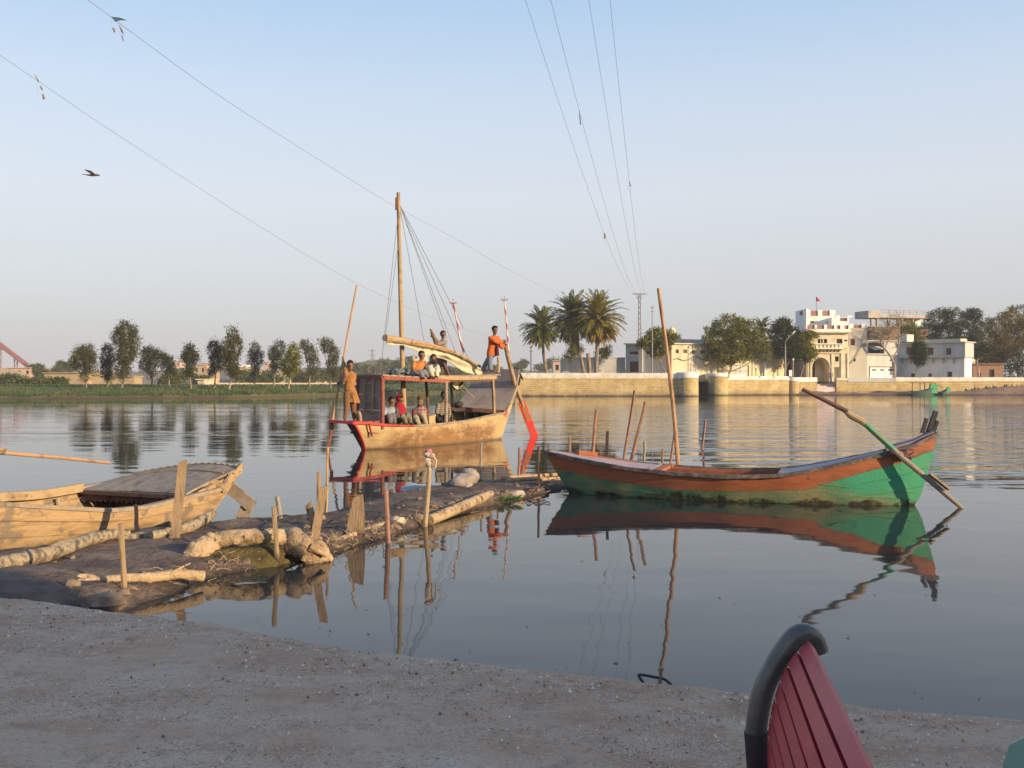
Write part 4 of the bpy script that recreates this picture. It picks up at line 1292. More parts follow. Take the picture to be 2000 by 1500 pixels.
# ---- far town and mud walls behind the left bank
M_MUDWALL = mat('mud_wall', [(0.42, 0.32, 0.20), (0.36, 0.27, 0.17), (0.30, 0.22, 0.14)], scale=0.4, bump=0.4, bscale=3, rough=0.95)
M_PINKH = mat('pinkish_house', [(0.46, 0.34, 0.27), (0.40, 0.30, 0.25)], scale=0.5, bump=0.2, rough=0.92)
def far_house(label, px0, px1, pyT, pyB, Y, m, wins=0, depth=6, name='far_house', cat='house', group=None):
    f = Face(px0 - 1, Y, px1 + 1, Y)
    z0 = min(f.z(px0, pyB), f.z(px0, 752))
    t = thing(name, label, cat, f.at(f.L / 2, max(1.0, z0)), group)
    ops = []
    if wins:
        wdt = (px1 - px0) / wins
        h_ = pyB - pyT
        ops = [(px0 + wdt * (i + .3), px0 + wdt * (i + .7), pyT + h_ * .25, pyT + h_ * .6) for i in range(wins)]
    block(t, f, px0, px1, pyT, z0 - 0.5, depth, ops, m, win=M_DARK, roof='same', wdepth=0.3)
    return t
G_MW = 'mud walls behind the tree-lined bank'
walls_l = [(86, 168, 729, 750, 205, 'long low mud-brick wall between brick works and rounded bank tree'), (160, 198, 733, 750, 208, 'short mud-brick wall behind the rounded bank tree'), (196, 262, 736, 752, 185, 'low ochre wall behind the tallest bank tree'),
           (186, 212, 725, 738, 240, 'small ochre house behind the short dark tree')]
for a, b, c, d, Y, lab in walls_l:
    far_house(lab, a, b, c, d, Y, M_MUDWALL, 0 if b - a > 30 else 1, 4, 'mud_wall', 'wall')
far_house('low brick works building beneath the conveyor gallery', 14, 61, 719, 738, 258, M_PINKH, 3, 10, 'brick_works', 'building')
mb = MB()
mb.prism([P(-20, 718, 250), P(12, 726, 250), P(50, 746, 250), P(-20, 748, 250)], (0, 8, 0))
tag(mb.build('sand_heap', M_MUDWALL, origin=P(15, 748, 250)), 'sloping heap of pale sand beside the brick works', 'sand heap')
houses = [(335, 352, 706, 720, 400, M_PINKH, 2), (378, 402, 713, 736, 360, M_MUDWALL, 2), (392, 412, 710, 720, 410, M_PINKH, 2), (400, 416, 722, 745, 300, M_MUDWALL, 1), (424, 438, 712, 722, 420, M_PINKH, 1),
          (462, 480, 718, 742, 330, M_PINKH, 2), (470, 484, 713, 722, 420, M_WHITE, 1), (484, 500, 722, 742, 300, M_MUDWALL, 1), (514, 524, 708, 716, 420, M_PINKH, 1), (537, 556, 731, 748, 240, M_CREAM, 2),
          (545, 560, 720, 730, 380, M_PINKH, 1), (386, 399, 742, 753, 165, M_CREAM, 0), (618, 632, 730, 744, 280, M_CREAM, 1), (640, 652, 716, 726, 420, M_WHITE, 1), (700, 716, 708, 716, 430, M_PINKH, 1), (716, 732, 704, 714, 440, M_PINKH, 2),
          (790, 806, 696, 705, 430, M_GREYW, 1), (806, 832, 694, 704, 425, M_CREAM, 2), (1080, 1096, 705, 735, 240, M_PINKH, 1)]
HL = ['pinkish house high above the small dark leaning bank tree', 'ochre house between the lone dark tree and the close pair', 'pinkish rooftop house above the ochre house by the pair', 'low ochre hut behind the foot of the dark bushy tree', 'pinkish house peeping between the close pair of trees',
      'pinkish house between tall columnar and spindle-shaped trees', 'white rooftop house behind the tall columnar tree', 'low ochre house close behind the spindle-shaped tree', 'pinkish house between spindle-shaped and dark crooked trees', '', 'pinkish house between dark crooked and yellowish trees', '',
      'cream house between thin see-through and overhanging-topped trees', 'white house behind the tree with overhanging top', 'pinkish hillside house behind the ferry ladder', 'pinkish hillside house with two windows behind the ferry ladder', '', '', '']
for i, (a, b, c, d, Y, m_, w) in enumerate(houses):
    lab = {18: 'pinkish ruined wall end beside the shorter palm', 17: 'cream house on the hilltop behind the ferry boat', 16: 'grey house beside the cream one on the hilltop', 11: 'small cream hut at the foot of the lone dark tree',
           9: 'sunlit cream house behind the yellowish tree'}.get(i, HL[i])
    far_house(lab, a, b, c, d, Y, m_, w, 7, group=None)
# low wall along the bank behind the trees
fL = Face(420, 165, 720, 178)
lw = thing('bank_wall', 'long low wall with pale coping behind the bank trees', 'wall', fL.at(fL.L / 2, 1.4))
slab_on(fL, 422, 715, 749, 756, -0.3, 0).build('wall_panel', M_PINKH, lw, smooth=False)
slab_on(fL, 421, 716, 748, 749, -0.4, 0.08).build('coping', M_CREAM, lw, smooth=False)

# conveyor gallery at the far left
M_RUST = mat('rust_red_steel', [(0.20, 0.09, 0.10), (0.26, 0.13, 0.13)], scale=1.5, bump=0.2, rough=0.8)
cg = thing('conveyor_gallery', 'rust red sloping conveyor gallery on lattice legs', 'conveyor', P(30, 745, 262))
a, b = P(-90, 605, 262), P(62, 720, 262)
mb = MB(); mb.bar(a, b, 1.6, 0.9); mb.build('gallery', M_RUST, cg, smooth=False)
for px, yt in ((-1, 676), (31, 697)):
    for dx in (-0.4, 0.4):
        q = P(px, yt, 262)
        mb = MB(); mb.bar((q.x + dx, 262, 1.0), (q.x + dx, 262, q.z), 0.18, 0.18); mb.build('leg', M_RUST, cg, smooth=False)
    mb = MB()
    for k in range(6):
        z0_, z1_ = lerp(1, q.z, k / 6), lerp(1, q.z, (k + 1) / 6)
        mb.bar((q.x - 0.4, 262, z0_), (q.x + 0.4, 262, z1_), 0.09, 0.09)
        mb.bar((q.x - 0.4, 262, z1_), (q.x + 0.4, 262, z1_), 0.09, 0.09)
    mb.build('lattice', M_RUST, cg, smooth=False)

# ---- pylons, poles and wires
M_STEEL = mat('galvanised_steel', [(0.20, 0.17, 0.18), (0.27, 0.24, 0.25)], scale=3, bump=0.1, rough=0.6, metal=0.4)
def lattice_pole(label, px, pyT, Y, w, arm, zb=2.0):
    q = P(px, pyT, Y)
    t = thing('power_pylon', label, 'pylon', (q.x, Y, zb))
    for sx in (-1, 1):
        for sy in (-1, 1):
            mb = MB(); mb.bar((q.x + sx * w, Y + sy * w, zb - 0.3), (q.x + sx * w * .6, Y + sy * w * .6, q.z), 0.09, 0.09)
            mb.build('leg', M_STEEL, t, smooth=False)
    mb = MB()
    n = 16
    for k in range(n):
        k0, k1 = k / n, (k + 1) / n
        z0_, z1_ = lerp(zb, q.z, k0), lerp(zb, q.z, k1)
        w0, w1 = w * (1 - .4 * k0), w * (1 - .4 * k1)
        s = 1 if k % 2 else -1
        for sy in (-1, 1):
            mb.bar((q.x - s * w0, Y + sy * w0, z0_), (q.x + s * w1, Y + sy * w1, z1_), 0.05, 0.05)
            mb.bar((q.x + sy * w0, Y - s * w0, z0_), (q.x + sy * w1, Y + s * w1, z1_), 0.05, 0.05)
    mb.build('lattice', M_STEEL, t, smooth=False)
    mb = MB(); mb.bar((q.x - arm, Y, q.z), (q.x + arm, Y, q.z), 0.16, 0.14); mb.build('crossarm', M_STEEL, t, smooth=False)
    for s in (-1, 1):
        mb = MB(); mb.bar((q.x + s * 0.15, Y, q.z - 1.0), (q.x + s * arm * 0.55, Y, q.z - 0.08), 0.07, 0.07); mb.build('arm_brace', M_STEEL, t, smooth=False)
    return t
lattice_pole('steel lattice pylon with a wide crossarm behind the store building', 1249, 574, 165, 0.24, 1.15)
lattice_pole('steel lattice pylon mostly hidden behind the palm crowns', 1128, 590, 182, 0.24, 1.0)
def pole(label, px, pyT, Y, r=0.09, zb=2.0, tip=None):
    q = P(px, pyT, Y)
    t = thing('utility_pole', label, 'pole', (q.x, Y, zb))
    mb = MB(); mb.tube([(q.x, Y, zb - .3), (q.x, Y, q.z)], (r, r * .7), 8); mb.build('shaft', M_STEEL, t)
    for k in range(2):
        mb = MB(); mb.bar((q.x - .3, Y - 0.1, q.z - .25 - k * .6), (q.x + .3, Y - 0.1, q.z - .25 - k * .6), 0.07, 0.07); mb.build('crossarm', M_STEEL, t, smooth=False)
    return t
pole('thin utility pole beside the shorter palm with two short crossarms', 1037, 675, 150, zb=1.5)
pole('thin dark mast in front of the spreading tree', 1274, 597, 141)
pole('short post on the wall beside the first bastion', 1349, 709, 137, 0.07, zb=2.6)
# far transmission tower
q = P(727, 682, 600)
ft_ = thing('transmission_tower', 'faint distant transmission tower above the far town', 'pylon', (q.x, 600, 3))
mb = MB()
for s in (-1, 1):
    mb.bar((q.x + s * 1.6, 600, 2), (q.x + s * .3, 600, q.z), 0.35, 0.35)
mb.build('legs', M_STEEL, ft_, smooth=False)
for k in range(3):
    mb = MB(); mb.bar((q.x - 2.4 + k * .3, 600, q.z - 1 - k * 2.6), (q.x + 2.4 - k * .3, 600, q.z - 1 - k * 2.6), 0.3, 0.3); mb.build('crossarm', M_STEEL, ft_, smooth=False)
mb = MB()
for k in range(9):
    z0_, z1_ = lerp(2, q.z, k / 9), lerp(2, q.z, (k + 1) / 9)
    w0, w1 = lerp(1.6, .3, k / 9), lerp(1.6, .3, (k + 1) / 9)
    mb.bar((q.x - w0, 600, z0_), (q.x + w1, 600, z1_), 0.2, 0.2)
    mb.bar((q.x + w0, 600, z0_), (q.x - w1, 600, z1_), 0.2, 0.2)
mb.build('lattice', M_STEEL, ft_, smooth=False)

M_WIRE = mat('wire', [(0.14, 0.14, 0.16), (0.18, 0.18, 0.2)], scale=3, bump=0, rough=0.6)
def wire(label, near, far, pix, r, group):
    """a wire hung over the straight plan line near->far (x, y), its sag read from where it crosses the pixels"""
    (x0, y0), (x1, y1) = near, far[:2]
    pts = []
    for px, py in pix:
        k = (px - 1000) / F
        s = (x1 - x0) / (y1 - y0)
        Y = (x0 - s * y0) / (k - s)
        pts.append((k * Y, Y, H - (py - HY) / F * Y))
    pts.sort(key=lambda p: p[1])
    a, b = pts[0], pts[1]
    e = 3.0
    pts.insert(0, tuple(a[i] - (b[i] - a[i]) / (b[1] - a[1]) * 24 for i in range(3)))
    pts.append(tuple(far))
    sp_ = smooth_path(pts, 8)
    mb = MB()
    mb.tube(sp_, [r * (0.22 + 0.26 * min(1, p[1] / 90)) for p in sp_], 5)
    return tag(mb.build('power_line', M_WIRE, origin=pts[0]), label, 'cable', group), sp_
GW = 'power lines crossing the river'
e = P(1038, 680, 150)
wA, ptA = wire('power line carrying the shredded pinkish kite', (-12.8, 25), (e.x, e.y, e.z), [(0, 108), (240, 270), (520, 450), (700, 555), (836, 617), (941, 653)], 0.017, None)
e = P(1128, 592, 182)
wB, ptB = wire('power line carrying the blue torn kite', (-10.6, 25), (e.x, e.y, e.z), [(172, 0), (245, 54), (430, 188), (620, 310), (770, 402), (900, 472), (1004, 532)], 0.020, None)
ends = [1238.5, 1244, 1254.5, 1259.5]
tabs = [[(1022, 0), (1108, 276), (1145, 394), (1180, 494)], [(1072, 0), (1132, 234), (1172, 384), (1200, 478)], [(1148, 0), (1177, 180), (1200, 314), (1220, 440)], [(1190, 0), (1212, 200), (1229, 348), (1240, 440)]]
wl = ['pylon power line tied to the crossarm end towards the palms', 'inner pylon power line carrying a long dark kite scrap', 'pylon power line that carries no kite scrap', 'pylon power line tied to the crossarm end towards the gatehouse']
for i in range(4):
    ee = P(ends[i], 573, 165)
    k0 = (tabs[i][0][0] - 1000) / F
    sp_, pts = [], []
    # plan line from the crossarm to a point 31 m out, sag from a parabola
    x0, y0 = k0 * 31, 31.0
    for j in range(40):
        Y = lerp(-25, 165, j / 39)
        s = (165 - Y) / 190
        pts.append((lerp(x0, ee.x, (Y - y0) / (165 - y0)), Y, ee.z - 4 * 3.6 * s * (1 - s) + 0.4 * s))
    mb = MB()
    mb.tube(pts, [0.004 + 0.006 * min(1, max(0, p[1]) / 90) for p in pts], 5)
    tag(mb.build('power_line', M_WIRE, origin=pts[0]), wl[i], 'cable', None)
    tabs[i] = pts
def on_wire(pts, px=None, py=None):
    best = min(((abs(1000 + F * Vector(a).lerp(Vector(b), k / 8).x / max(1, Vector(a).lerp(Vector(b), k / 8).y) - px), Vector(a).lerp(Vector(b), k / 8)) for a, b in zip(pts, pts[1:]) if a[1] > 5 for k in range(8)), key=lambda q: q[0])
    return best[1]

# torn paper kites caught on the wires
M_KITEB = mat('blue_kite_paper', [(0.10, 0.17, 0.30), (0.14, 0.23, 0.36)], scale=6, bump=0, rough=0.7)
M_KITEP = mat('pale_kite_paper', [(0.40, 0.30, 0.28), (0.30, 0.20, 0.22), (0.2, 0.12, 0.15)], scale=6, bump=0, rough=0.8)
def kite(label, pt, bits):
    t = thing('paper_kite', label, 'kite', pt)
    Y = pt.y
    k = Y / F
    for name, m_, poly in bits:
        mb = MB()
        mb.prism([pt + Vector((x * k, 0.02 * i, -y * k)) for i, (x, y) in enumerate(poly)], (0, 0.01, 0))
        mb.build(name, m_, t, smooth=False)
    mb = MB()
    mb.tube([pt, pt + Vector((-2 * k, 0, -10 * k)), pt + Vector((3 * k, 0, -26 * k))], 0.003, 4)
    mb.build('string', M_WIRE, t)
kite('blue torn paper kite with trailing pale scraps on a power line', on_wire(ptB, 218),
     [('paper', M_KITEB, [(-2, -2), (14, -1), (28, 4), (14, 3), (4, 6)]), ('tail', M_KITEP, [(12, 12), (16, 14), (20, 26), (22, 32), (16, 26)]), ('tail', M_KITEP, [(17, 32), (20, 34), (22, 46), (19, 42)]), ('tail', M_KITEP, [(0, 20), (4, 19), (5, 26), (2, 28)])])
kite('shredded pinkish kite hanging from a power line', on_wire(ptA, 72),
     [('paper', M_KITEP, [(-8, -14), (-5, -12), (2, 2), (-1, 1)]), ('tail', M_KITEP, [(3, 10), (6, 9), (9, 18), (5, 16)]), ('tail', M_KITEP, [(7, 26), (11, 25), (13, 35), (8, 35)])])
kite('long dark kite scrap on an inner pylon power line', on_wire(tabs[1], 1131), [('paper', M_KITEB, [(-1, -2), (1, -2), (2, 10), (3, 26), (1, 24), (0, 10)])])
kite('small pale kite scrap low on the pylon line towards the palms', on_wire(tabs[0], 1180), [('paper', M_KITEP, [(-1, -2), (2, 0), (4, 6), (2, 12), (0, 10)])])
kite('tiny kite scrap on the pylon line towards the gatehouse', on_wire(tabs[3], 1229), [('paper', M_KITEB, [(-1, -2), (1, -1), (4, 8), (1, 7)])])

# a black kite gliding on the left
bp = P(183, 342, 60)
bd = thing('bird', 'dark bird gliding with spread wings in the open sky', 'bird', bp)
M_BIRD = mat('dark_feathers', [(0.035, 0.028, 0.022), (0.06, 0.045, 0.035)], scale=8, bump=0, rough=0.8)
mb = MB()
mb.tube([bp + Vector(v) for v in ((0.34, 0.1, -0.02), (0.24, 0.07, 0.02), (0.05, 0.0, 0.0), (-0.18, -0.05, -0.02), (-0.42, -0.12, 0.0))], [0.02, 0.05, 0.075, 0.055, 0.03], 8)
mb.build('body', M_BIRD, bd)
for s, pts in ((1, [(0.12, 0.0, 0.02), (0.02, -0.45, 0.16), (-0.12, -0.95, 0.12), (-0.16, -0.92, 0.10), (-0.16, -0.4, 0.12), (-0.10, 0.0, 0.0)]), (-1, [(0.12, 0.05, 0.02), (-0.12, 0.42, 0.17), (-0.38, 0.85, 0.10), (-0.44, 0.82, 0.08), (-0.36, 0.35, 0.12), (-0.10, 0.05, 0.0)])):
    mb = MB(); mb.prism([bp + Vector(p) for p in pts], (0, 0, 0.02)); mb.build('wing', M_BIRD, bd, smooth=False)
mb = MB(); mb.prism([bp + Vector(p) for p in ((-0.38, -0.12, 0), (-0.62, -0.05, 0), (-0.58, -0.17, 0), (-0.64, -0.28, 0))], (0, 0, 0.015)); mb.build('tail', M_BIRD, bd, smooth=False)

# ---- street lamps and small things on the island's edge
def lamp(label, px, pyb, pyt, ex, ey, Y):
    b, t_, h_ = P(px, pyb, Y), P(px, pyt, Y), P(ex, ey, Y - 0.6)
    t = thing('street_lamp', label, 'street lamp', (b.x, b.y, 2.0))
    mb = MB(); mb.tube(smooth_path([(b.x, Y, 1.8), (b.x, Y, t_.z - 1), t_, t_.lerp(h_, 0.6) + Vector((0, 0, 0.1)), h_], 5), (0.09, 0.05), 8); mb.build('post', M_CONC, t)
    mb = MB(); d = (h_ - t_).normalized(); mb.tube([h_ - d * .15, h_ + d * .1, h_ + d * .45, h_ + d * .6], [0.06, 0.15, 0.17, 0.06], 8, flat=0.6); mb.build('lamp_head', M_WHITE, t)
lamp('tall street lamp with bent arm before the dark leafy tree', 1534, 736, 668, 1548, 652, 150)
lamp('second street lamp arm reaching over beside the gatehouse arch', 1575, 740, 695, 1566, 700, 152.5)
g = P(1549, 702, 150)
gl = thing('globe_lamp', 'short post with a white globe and notice board by the gate pillar', 'lamp post', (g.x, 150, 2))
mb = MB(); mb.tube([(g.x, 150, 1.8), (g.x, 150, g.z - .1)], 0.06, 8); mb.build('post', M_CONC, gl)
mb = MB(); mb.blob(g, 0.17); mb.build('globe', M_WHITE, gl)
mb = MB(); mb.box(P(1544, 729, 149.8), (0.45, 0.06, 0.95)); mb.build('notice_board', M_WHITE, gl, smooth=False)
# ================================================================ wood and paint shared by the boats
M_WOOD = mat('weathered_wood', [(0.29, 0.20, 0.115), (0.37, 0.265, 0.155), (0.20, 0.135, 0.08)], scale=3.0, bump=0.5, bscale=22, rough=0.85, stretch=(1, 1, 1), spots=((0.17, 0.11, 0.07), 7, 0.36))
M_OLDWOOD = mat('grey_old_wood', [(0.22, 0.17, 0.13), (0.30, 0.25, 0.20), (0.15, 0.115, 0.085)], scale=3.5, bump=0.5, bscale=25, rough=0.9)
M_DARKWOOD = mat('dark_wood', [(0.10, 0.055, 0.04), (0.15, 0.085, 0.06), (0.06, 0.035, 0.028)], scale=5, bump=0.4, bscale=25, rough=0.85)
M_BAMBOO = mat('bamboo', [(0.33, 0.18, 0.10), (0.42, 0.25, 0.14), (0.24, 0.12, 0.07)], scale=4, bump=0.3, bscale=20, rough=0.7, stretch=(1, 1, 0.4))
M_STAKE = mat('reddish_stake', [(0.24, 0.125, 0.09), (0.30, 0.17, 0.12), (0.16, 0.085, 0.065)], scale=6, bump=0.4, bscale=30, rough=0.85)
M_ROPE = mat('rope', [(0.40, 0.32, 0.22), (0.30, 0.23, 0.16)], scale=30, bump=0.4, rough=0.95)
M_TAR = mat('tarred_timber', [(0.028, 0.024, 0.026), (0.05, 0.042, 0.045)], scale=8, bump=0.4, bscale=30, rough=0.8)

def hull_green_mat():
    m = bpy.data.materials.new('green_boat_paint')
    t = NT(m)
    v = t.coord()
    geo = t.n('NewGeometry')
    sep = t.n('SeparateXYZ')
    t.l(geo.outputs['Position'], sep.inputs[0])
    n1 = t.noise(t.coord((0.6, 0.6, 1.6)), 2.0, 6, 0.65)
    col = t.ramp(n1, [(0.30, (0.035, 0.085, 0.055)), (0.42, (0.06, 0.17, 0.105)), (0.52, (0.13, 0.19, 0.10)), (0.60, (0.20, 0.20, 0.105)), (0.72, (0.27, 0.23, 0.12))])
    n4 = t.noise(t.coord((0.5, 0.5, 1)), 0.8, 3, 0.5)
    bow_green = t.rng(t.m('ADD', t.m('MULTIPLY', sep.outputs[0], 0.22), t.m('ADD', t.m('MULTIPLY', sep.outputs[2], 0.9), n4)), 1.70, 2.05, 0, 0.85)  # greener towards the bow and the rim
    col = t.mix(bow_green, col, (0.035, 0.30, 0.165))
    n2 = t.noise(t.coord((1, 1, 1.3)), 9.5, 7, 0.8)
    n5 = t.noise(v, 1.7, 3, 0.6)
    z = t.m('ADD', sep.outputs[2], t.m('ADD', t.m('MULTIPLY', t.m('SUBTRACT', n2, 0.5), 0.34), t.m('MULTIPLY', t.m('SUBTRACT', n5, 0.5), 0.42)))
    col = t.mix(t.rng(z, 0.02, 0.10, 0.95, 0), col, t.ramp(n2, [(0.40, (0.016, 0.014, 0.010)), (0.52, (0.055, 0.04, 0.018)), (0.60, (0.035, 0.16, 0.08))]))
    t.l(col, t.p.inputs['Base Color'])
    t.p.inputs['Roughness'].default_value = 0.6
    t.p.inputs['Specular IOR Level'].default_value = 0.3
    t.l(t.bump(t.m('ADD', n2, t.m('MULTIPLY', t.noise(v, 30, 4), 0.4)), 0.55, 0.02), t.p.inputs['Normal'])
    return m
M_GBOAT = hull_green_mat()
M_ORANGE = mat('orange_red_paint', [(0.26, 0.075, 0.035), (0.34, 0.115, 0.05), (0.19, 0.075, 0.045)], scale=2.4, bump=0.4, bscale=25, rough=0.6, stretch=(0.5, 0.5, 2), spots=((0.11, 0.06, 0.04), 9, 0.33))
M_PINKDECK = mat('pinkish_deck_paint', [(0.36, 0.25, 0.26), (0.42, 0.31, 0.31), (0.30, 0.20, 0.21)], scale=3, bump=0.3, bscale=20, rough=0.6)
M_BLUEDECK = mat('bluish_deck_paint', [(0.20, 0.20, 0.24), (0.26, 0.27, 0.31), (0.15, 0.14, 0.17)], scale=3, bump=0.3, bscale=20, rough=0.55)
M_PURPLE = mat('purple_grey_deck', [(0.19, 0.15, 0.18), (0.25, 0.20, 0.23)], scale=4, bump=0.3, rough=0.6)
M_INNER = mat('red_brown_inside', [(0.17, 0.055, 0.035), (0.22, 0.08, 0.05), (0.12, 0.045, 0.03)], scale=3, bump=0.3, rough=0.75)
M_RIM = mat('worn_black_rim', [(0.06, 0.05, 0.045), (0.13, 0.105, 0.095), (0.22, 0.17, 0.16)], scale=9, bump=0.6, bscale=40, rough=0.85)

# ================================================================ green and orange rowing boat
GS, GB_ = Vector((0.58, 16.55)), Vector((6.25, 14.66))
gd = (GB_ - GS).normalized()
gn = Vector((gd.y, -gd.x))                        # towards the camera side
GL = (GB_ - GS).length
gw = [(0, .14), (.08, .30), (.2, .48), (.35, .60), (.5, .63), (.65, .57), (.8, .42), (.92, .22), (1, .04)]
grim = [(1059, 882), (1132, 898), (1224, 915), (1316, 925), (1408, 931), (1440, 931), (1500, 930), (1532, 928), (1580, 920), (1624, 911), (1716, 890), (1785, 870), (1829, 848)]
gsplit = [(1080, 917), (1155, 935), (1247, 948), (1316, 957), (1408, 961), (1500, 959), (1578, 957), (1624, 942), (1693, 922), (1762, 905), (1828, 880)]
def g_xy(t, q):
    c = GS + gd * (GL * t) + gn * q
    return c.x, c.y
def g_pix(t, tab):
    x, y = g_xy(t, interp(gw, t))
    return H - (interp(tab, 1000 + F * x / y) - HY) / F * y
def g_surf(t, side, z, off=0.0):
    """point on the hull side: full width at the rim, drawn in towards the bottom"""
    zg = g_pix(t, grim)
    v = (zg - z) / (zg + 0.15)
    v = max(0, min(1, v))
    w = interp(gw, t) * (1 - 0.30 * v ** 1.6) + off
    tt = t + (0.50 * (1 - t) ** 6 * v - (0.30 * v + 0.22 * max(0, v - 0.75) * 4 * 0.5) * t ** 8) / GL
    x, y = g_xy(tt, side * w)
    return Vector((x, y, z))
gboat = thing('rowing_boat', 'green and orange wooden rowing boat floating beside the mud causeway', 'boat', (3.3, 15.6, 0))
NU = 60
for side in (1, -1):
    mb = MB()
    mb.slab(NU, 5, lambda u, v: g_surf(u, side, lerp(g_pix(u, gsplit) + 0.002, g_pix(u, grim), v)), -0.03 * side)
    mb.build('upper_strake', M_ORANGE, gboat)
    for k in range(3):
        mb = MB()
        mb.slab(NU, 5, lambda u, v: g_surf(u, side, lerp(-0.15, g_pix(u, gsplit), lerp((.0, .45, .74)[k] + .003, (.45, .74, 1.0)[k] - .003, v)), (.0, .007, .0)[k] + .003 * nz(u * 9, k)), -0.035 * side)
        mb.build('lower_strake', M_GBOAT, gboat)
    mb = MB()
    pts = [g_surf(i / NU, side, g_pix(i / NU, grim), 0.012) for i in range(NU + 1)]
    for i in range(NU):
        a, b = pts[i], pts[i + 1]
        mb.bar(a + Vector((0, 0, 0.006 * nz(i * .9))), b + Vector((0, 0, 0.006 * nz(i * .9 + .9))), 0.055, 0.055 + 0.012 * nz(i * 1.7))
    mb.build('gunwale', M_RIM, gboat)
    mb = MB()
    mb.slab(36, 4, lambda u, v: g_surf(lerp(.3, .68, u), side, lerp(0.05, g_pix(lerp(.3, .68, u), grim) - 0.03, v), -0.05), -0.012 * side)
    mb.build('inner_lining', M_INNER, gboat)
mb = MB()
mb.slab(30, 4, lambda u, v: (*g_xy(lerp(.16, .82, u), lerp(-.62, .62, v) * interp(gw, lerp(.16, .82, u))), 0.06), -0.04)
mb.build('floor', M_INNER, gboat)
mb = MB()
mb.slab(20, 4, lambda u, v: (*g_xy(lerp(.12, .86, u), lerp(-.62, .62, v) * interp(gw, lerp(.12, .86, u))), -0.15), 0.02)
mb.build('bottom', M_GBOAT, gboat)
def g_deck(name, t0, t1, m, planks, drop=0.015, th=0.03):
    for k in range(planks):
        a, b = k / planks, (k + 1) / planks
        mb = MB()
        def fn(u, v):
            t = lerp(t0, t1, u)
            w = interp(gw, t) - 0.02
            q = lerp(-1, 1, lerp(a + 0.006, b - 0.006, v)) * w
            return (*g_xy(t, q), g_pix(t, grim) - drop + 0.02 * (1 - (q / max(w, .01)) ** 2))
        mb.slab(14, 3, fn, -th)
        mb.build(name, m, gboat)
g_deck('stern_deck_plank', 0.012, 0.31, M_PINKDECK, 4)
g_deck('bow_deck_plank', 0.635, 0.875, M_BLUEDECK, 4)
g_deck('bow_cap_plank', 0.882, 0.992, M_PURPLE, 3, drop=-0.015, th=0.05)
for t_, w_, m_ in ((0.325, 0.13, M_ORANGE), (0.632, 0.07, M_PURPLE)):
    mb = MB()
    q = interp(gw, t_) - 0.01
    z = g_pix(t_, grim)
    mb.bar((*g_xy(t_, -q), z + 0.012), (*g_xy(t_, q), z + 0.012), w_, 0.05)
    mb.build('crossbeam', m_, gboat, smooth=False)
mb = MB()
mb.bar((*g_xy(0.30, -0.55), g_pix(0.3, grim) + 0.02), (*g_xy(0.30, 0.5), g_pix(.3, grim) + 0.02), 0.05, 0.03)
mb.build('crossbeam', M_BLUEDECK, gboat, smooth=False)
# low block and boards on the stern deck
c = P(1143, 890, 16.25)
mb = MB(); mb.bar((*g_xy(0.085, -0.05), g_pix(.085, grim) + 0.06), (*g_xy(0.13, -0.22), g_pix(.13, grim) + 0.06), 0.18, 0.09); mb.build('deck_block', M_ORANGE, gboat, smooth=False)
mb = MB(); mb.bar((*g_xy(0.11, -0.22), g_pix(.11, grim) + 0.03), (*g_xy(0.24, -0.36), g_pix(.24, grim) + 0.03), 0.12, 0.03); mb.build('deck_board', M_ORANGE, gboat, smooth=False)
# three tarred horns on the bow
for (a, b, w_) in (((1801, 846), (1810, 817), 0.05), ((1812, 848), (1828, 803), 0.065), ((1822, 846), (1831, 822), 0.045)):
    mb = MB(); mb.bar(P(*a, 14.72), P(*b, 14.72), w_, w_ * 0.8, (0, 1, 0)); mb.build('bow_horn', M_TAR, gboat, smooth=False)
# mouldings along the side, worn tarred edge under the bow rim
for tab in ([(1560, 965), (1640, 968), (1720, 972), (1790, 975)], [(1600, 945), (1690, 955), (1790, 962)]):
    mb = MB()
    pts = []
    for px, py in smooth_path(tab, 6):
        best = min((abs(1000 + F * g_surf(k / 200, 1, 0.2).x / g_surf(k / 200, 1, 0.2).y - px), k / 200) for k in range(201))[1]
        yy = g_surf(best, 1, 0.2).y
        z = H - (py - HY) / F * yy
        pts.append(g_surf(best, 1, z, 0.002))
    mb.tube(pts, 0.007, 5)
    mb.build('rubbing_strip', M_GBOAT, gboat)

# its long oar, lashed at the bow
oar = thing('oar', 'long patched oar with a green painted middle lashed to the rowing boat bow', 'oar', W(1880, 993))
def op(px, py):
    k = (px - 1567) / (1880 - 1567)
    return P(px, py, lerp(14.70, 14.36, min(1, k)))
mb = MB(); mb.tube([op(1567, 760), op(1610, 781), op(1655, 804)], [0.028, 0.033, 0.036], 8); mb.build('handle', M_DARKWOOD, oar)
mb = MB(); mb.tube([op(1650, 803), op(1662, 812), op(1682, 822), op(1692, 830)], [0.03, 0.05, 0.05, 0.04], 8, wob=0.1); mb.build('splice', M_WOOD, oar)
mb = MB(); mb.tube([op(1689, 827), op(1715, 851), op(1745, 878)], [0.042, 0.042, 0.042], 8); mb.build('painted_middle', mat('oar_green', [(0.05, 0.22, 0.13), (0.09, 0.26, 0.15), (0.16, 0.2, 0.1)], scale=5, bump=0.3, rough=0.6), oar)
mb = MB(); mb.tube([op(1742, 876), op(1775, 905), op(1815, 938), op(1850, 968), op(1884, 997)], [0.042, 0.04, 0.038, 0.036, 0.028], 8, wob=0.1); mb.build('shaft', M_OLDWOOD, oar)
mb = MB(); mb.bar(op(1812, 925) + Vector((.0, -.05, 0)), op(1850, 955) + Vector((0, -.05, 0)), 0.10, 0.025, (0.5, 0.2, 1)); mb.build('blade', M_WOOD, oar, smooth=False)
mb = MB()
rr = random.Random(3)
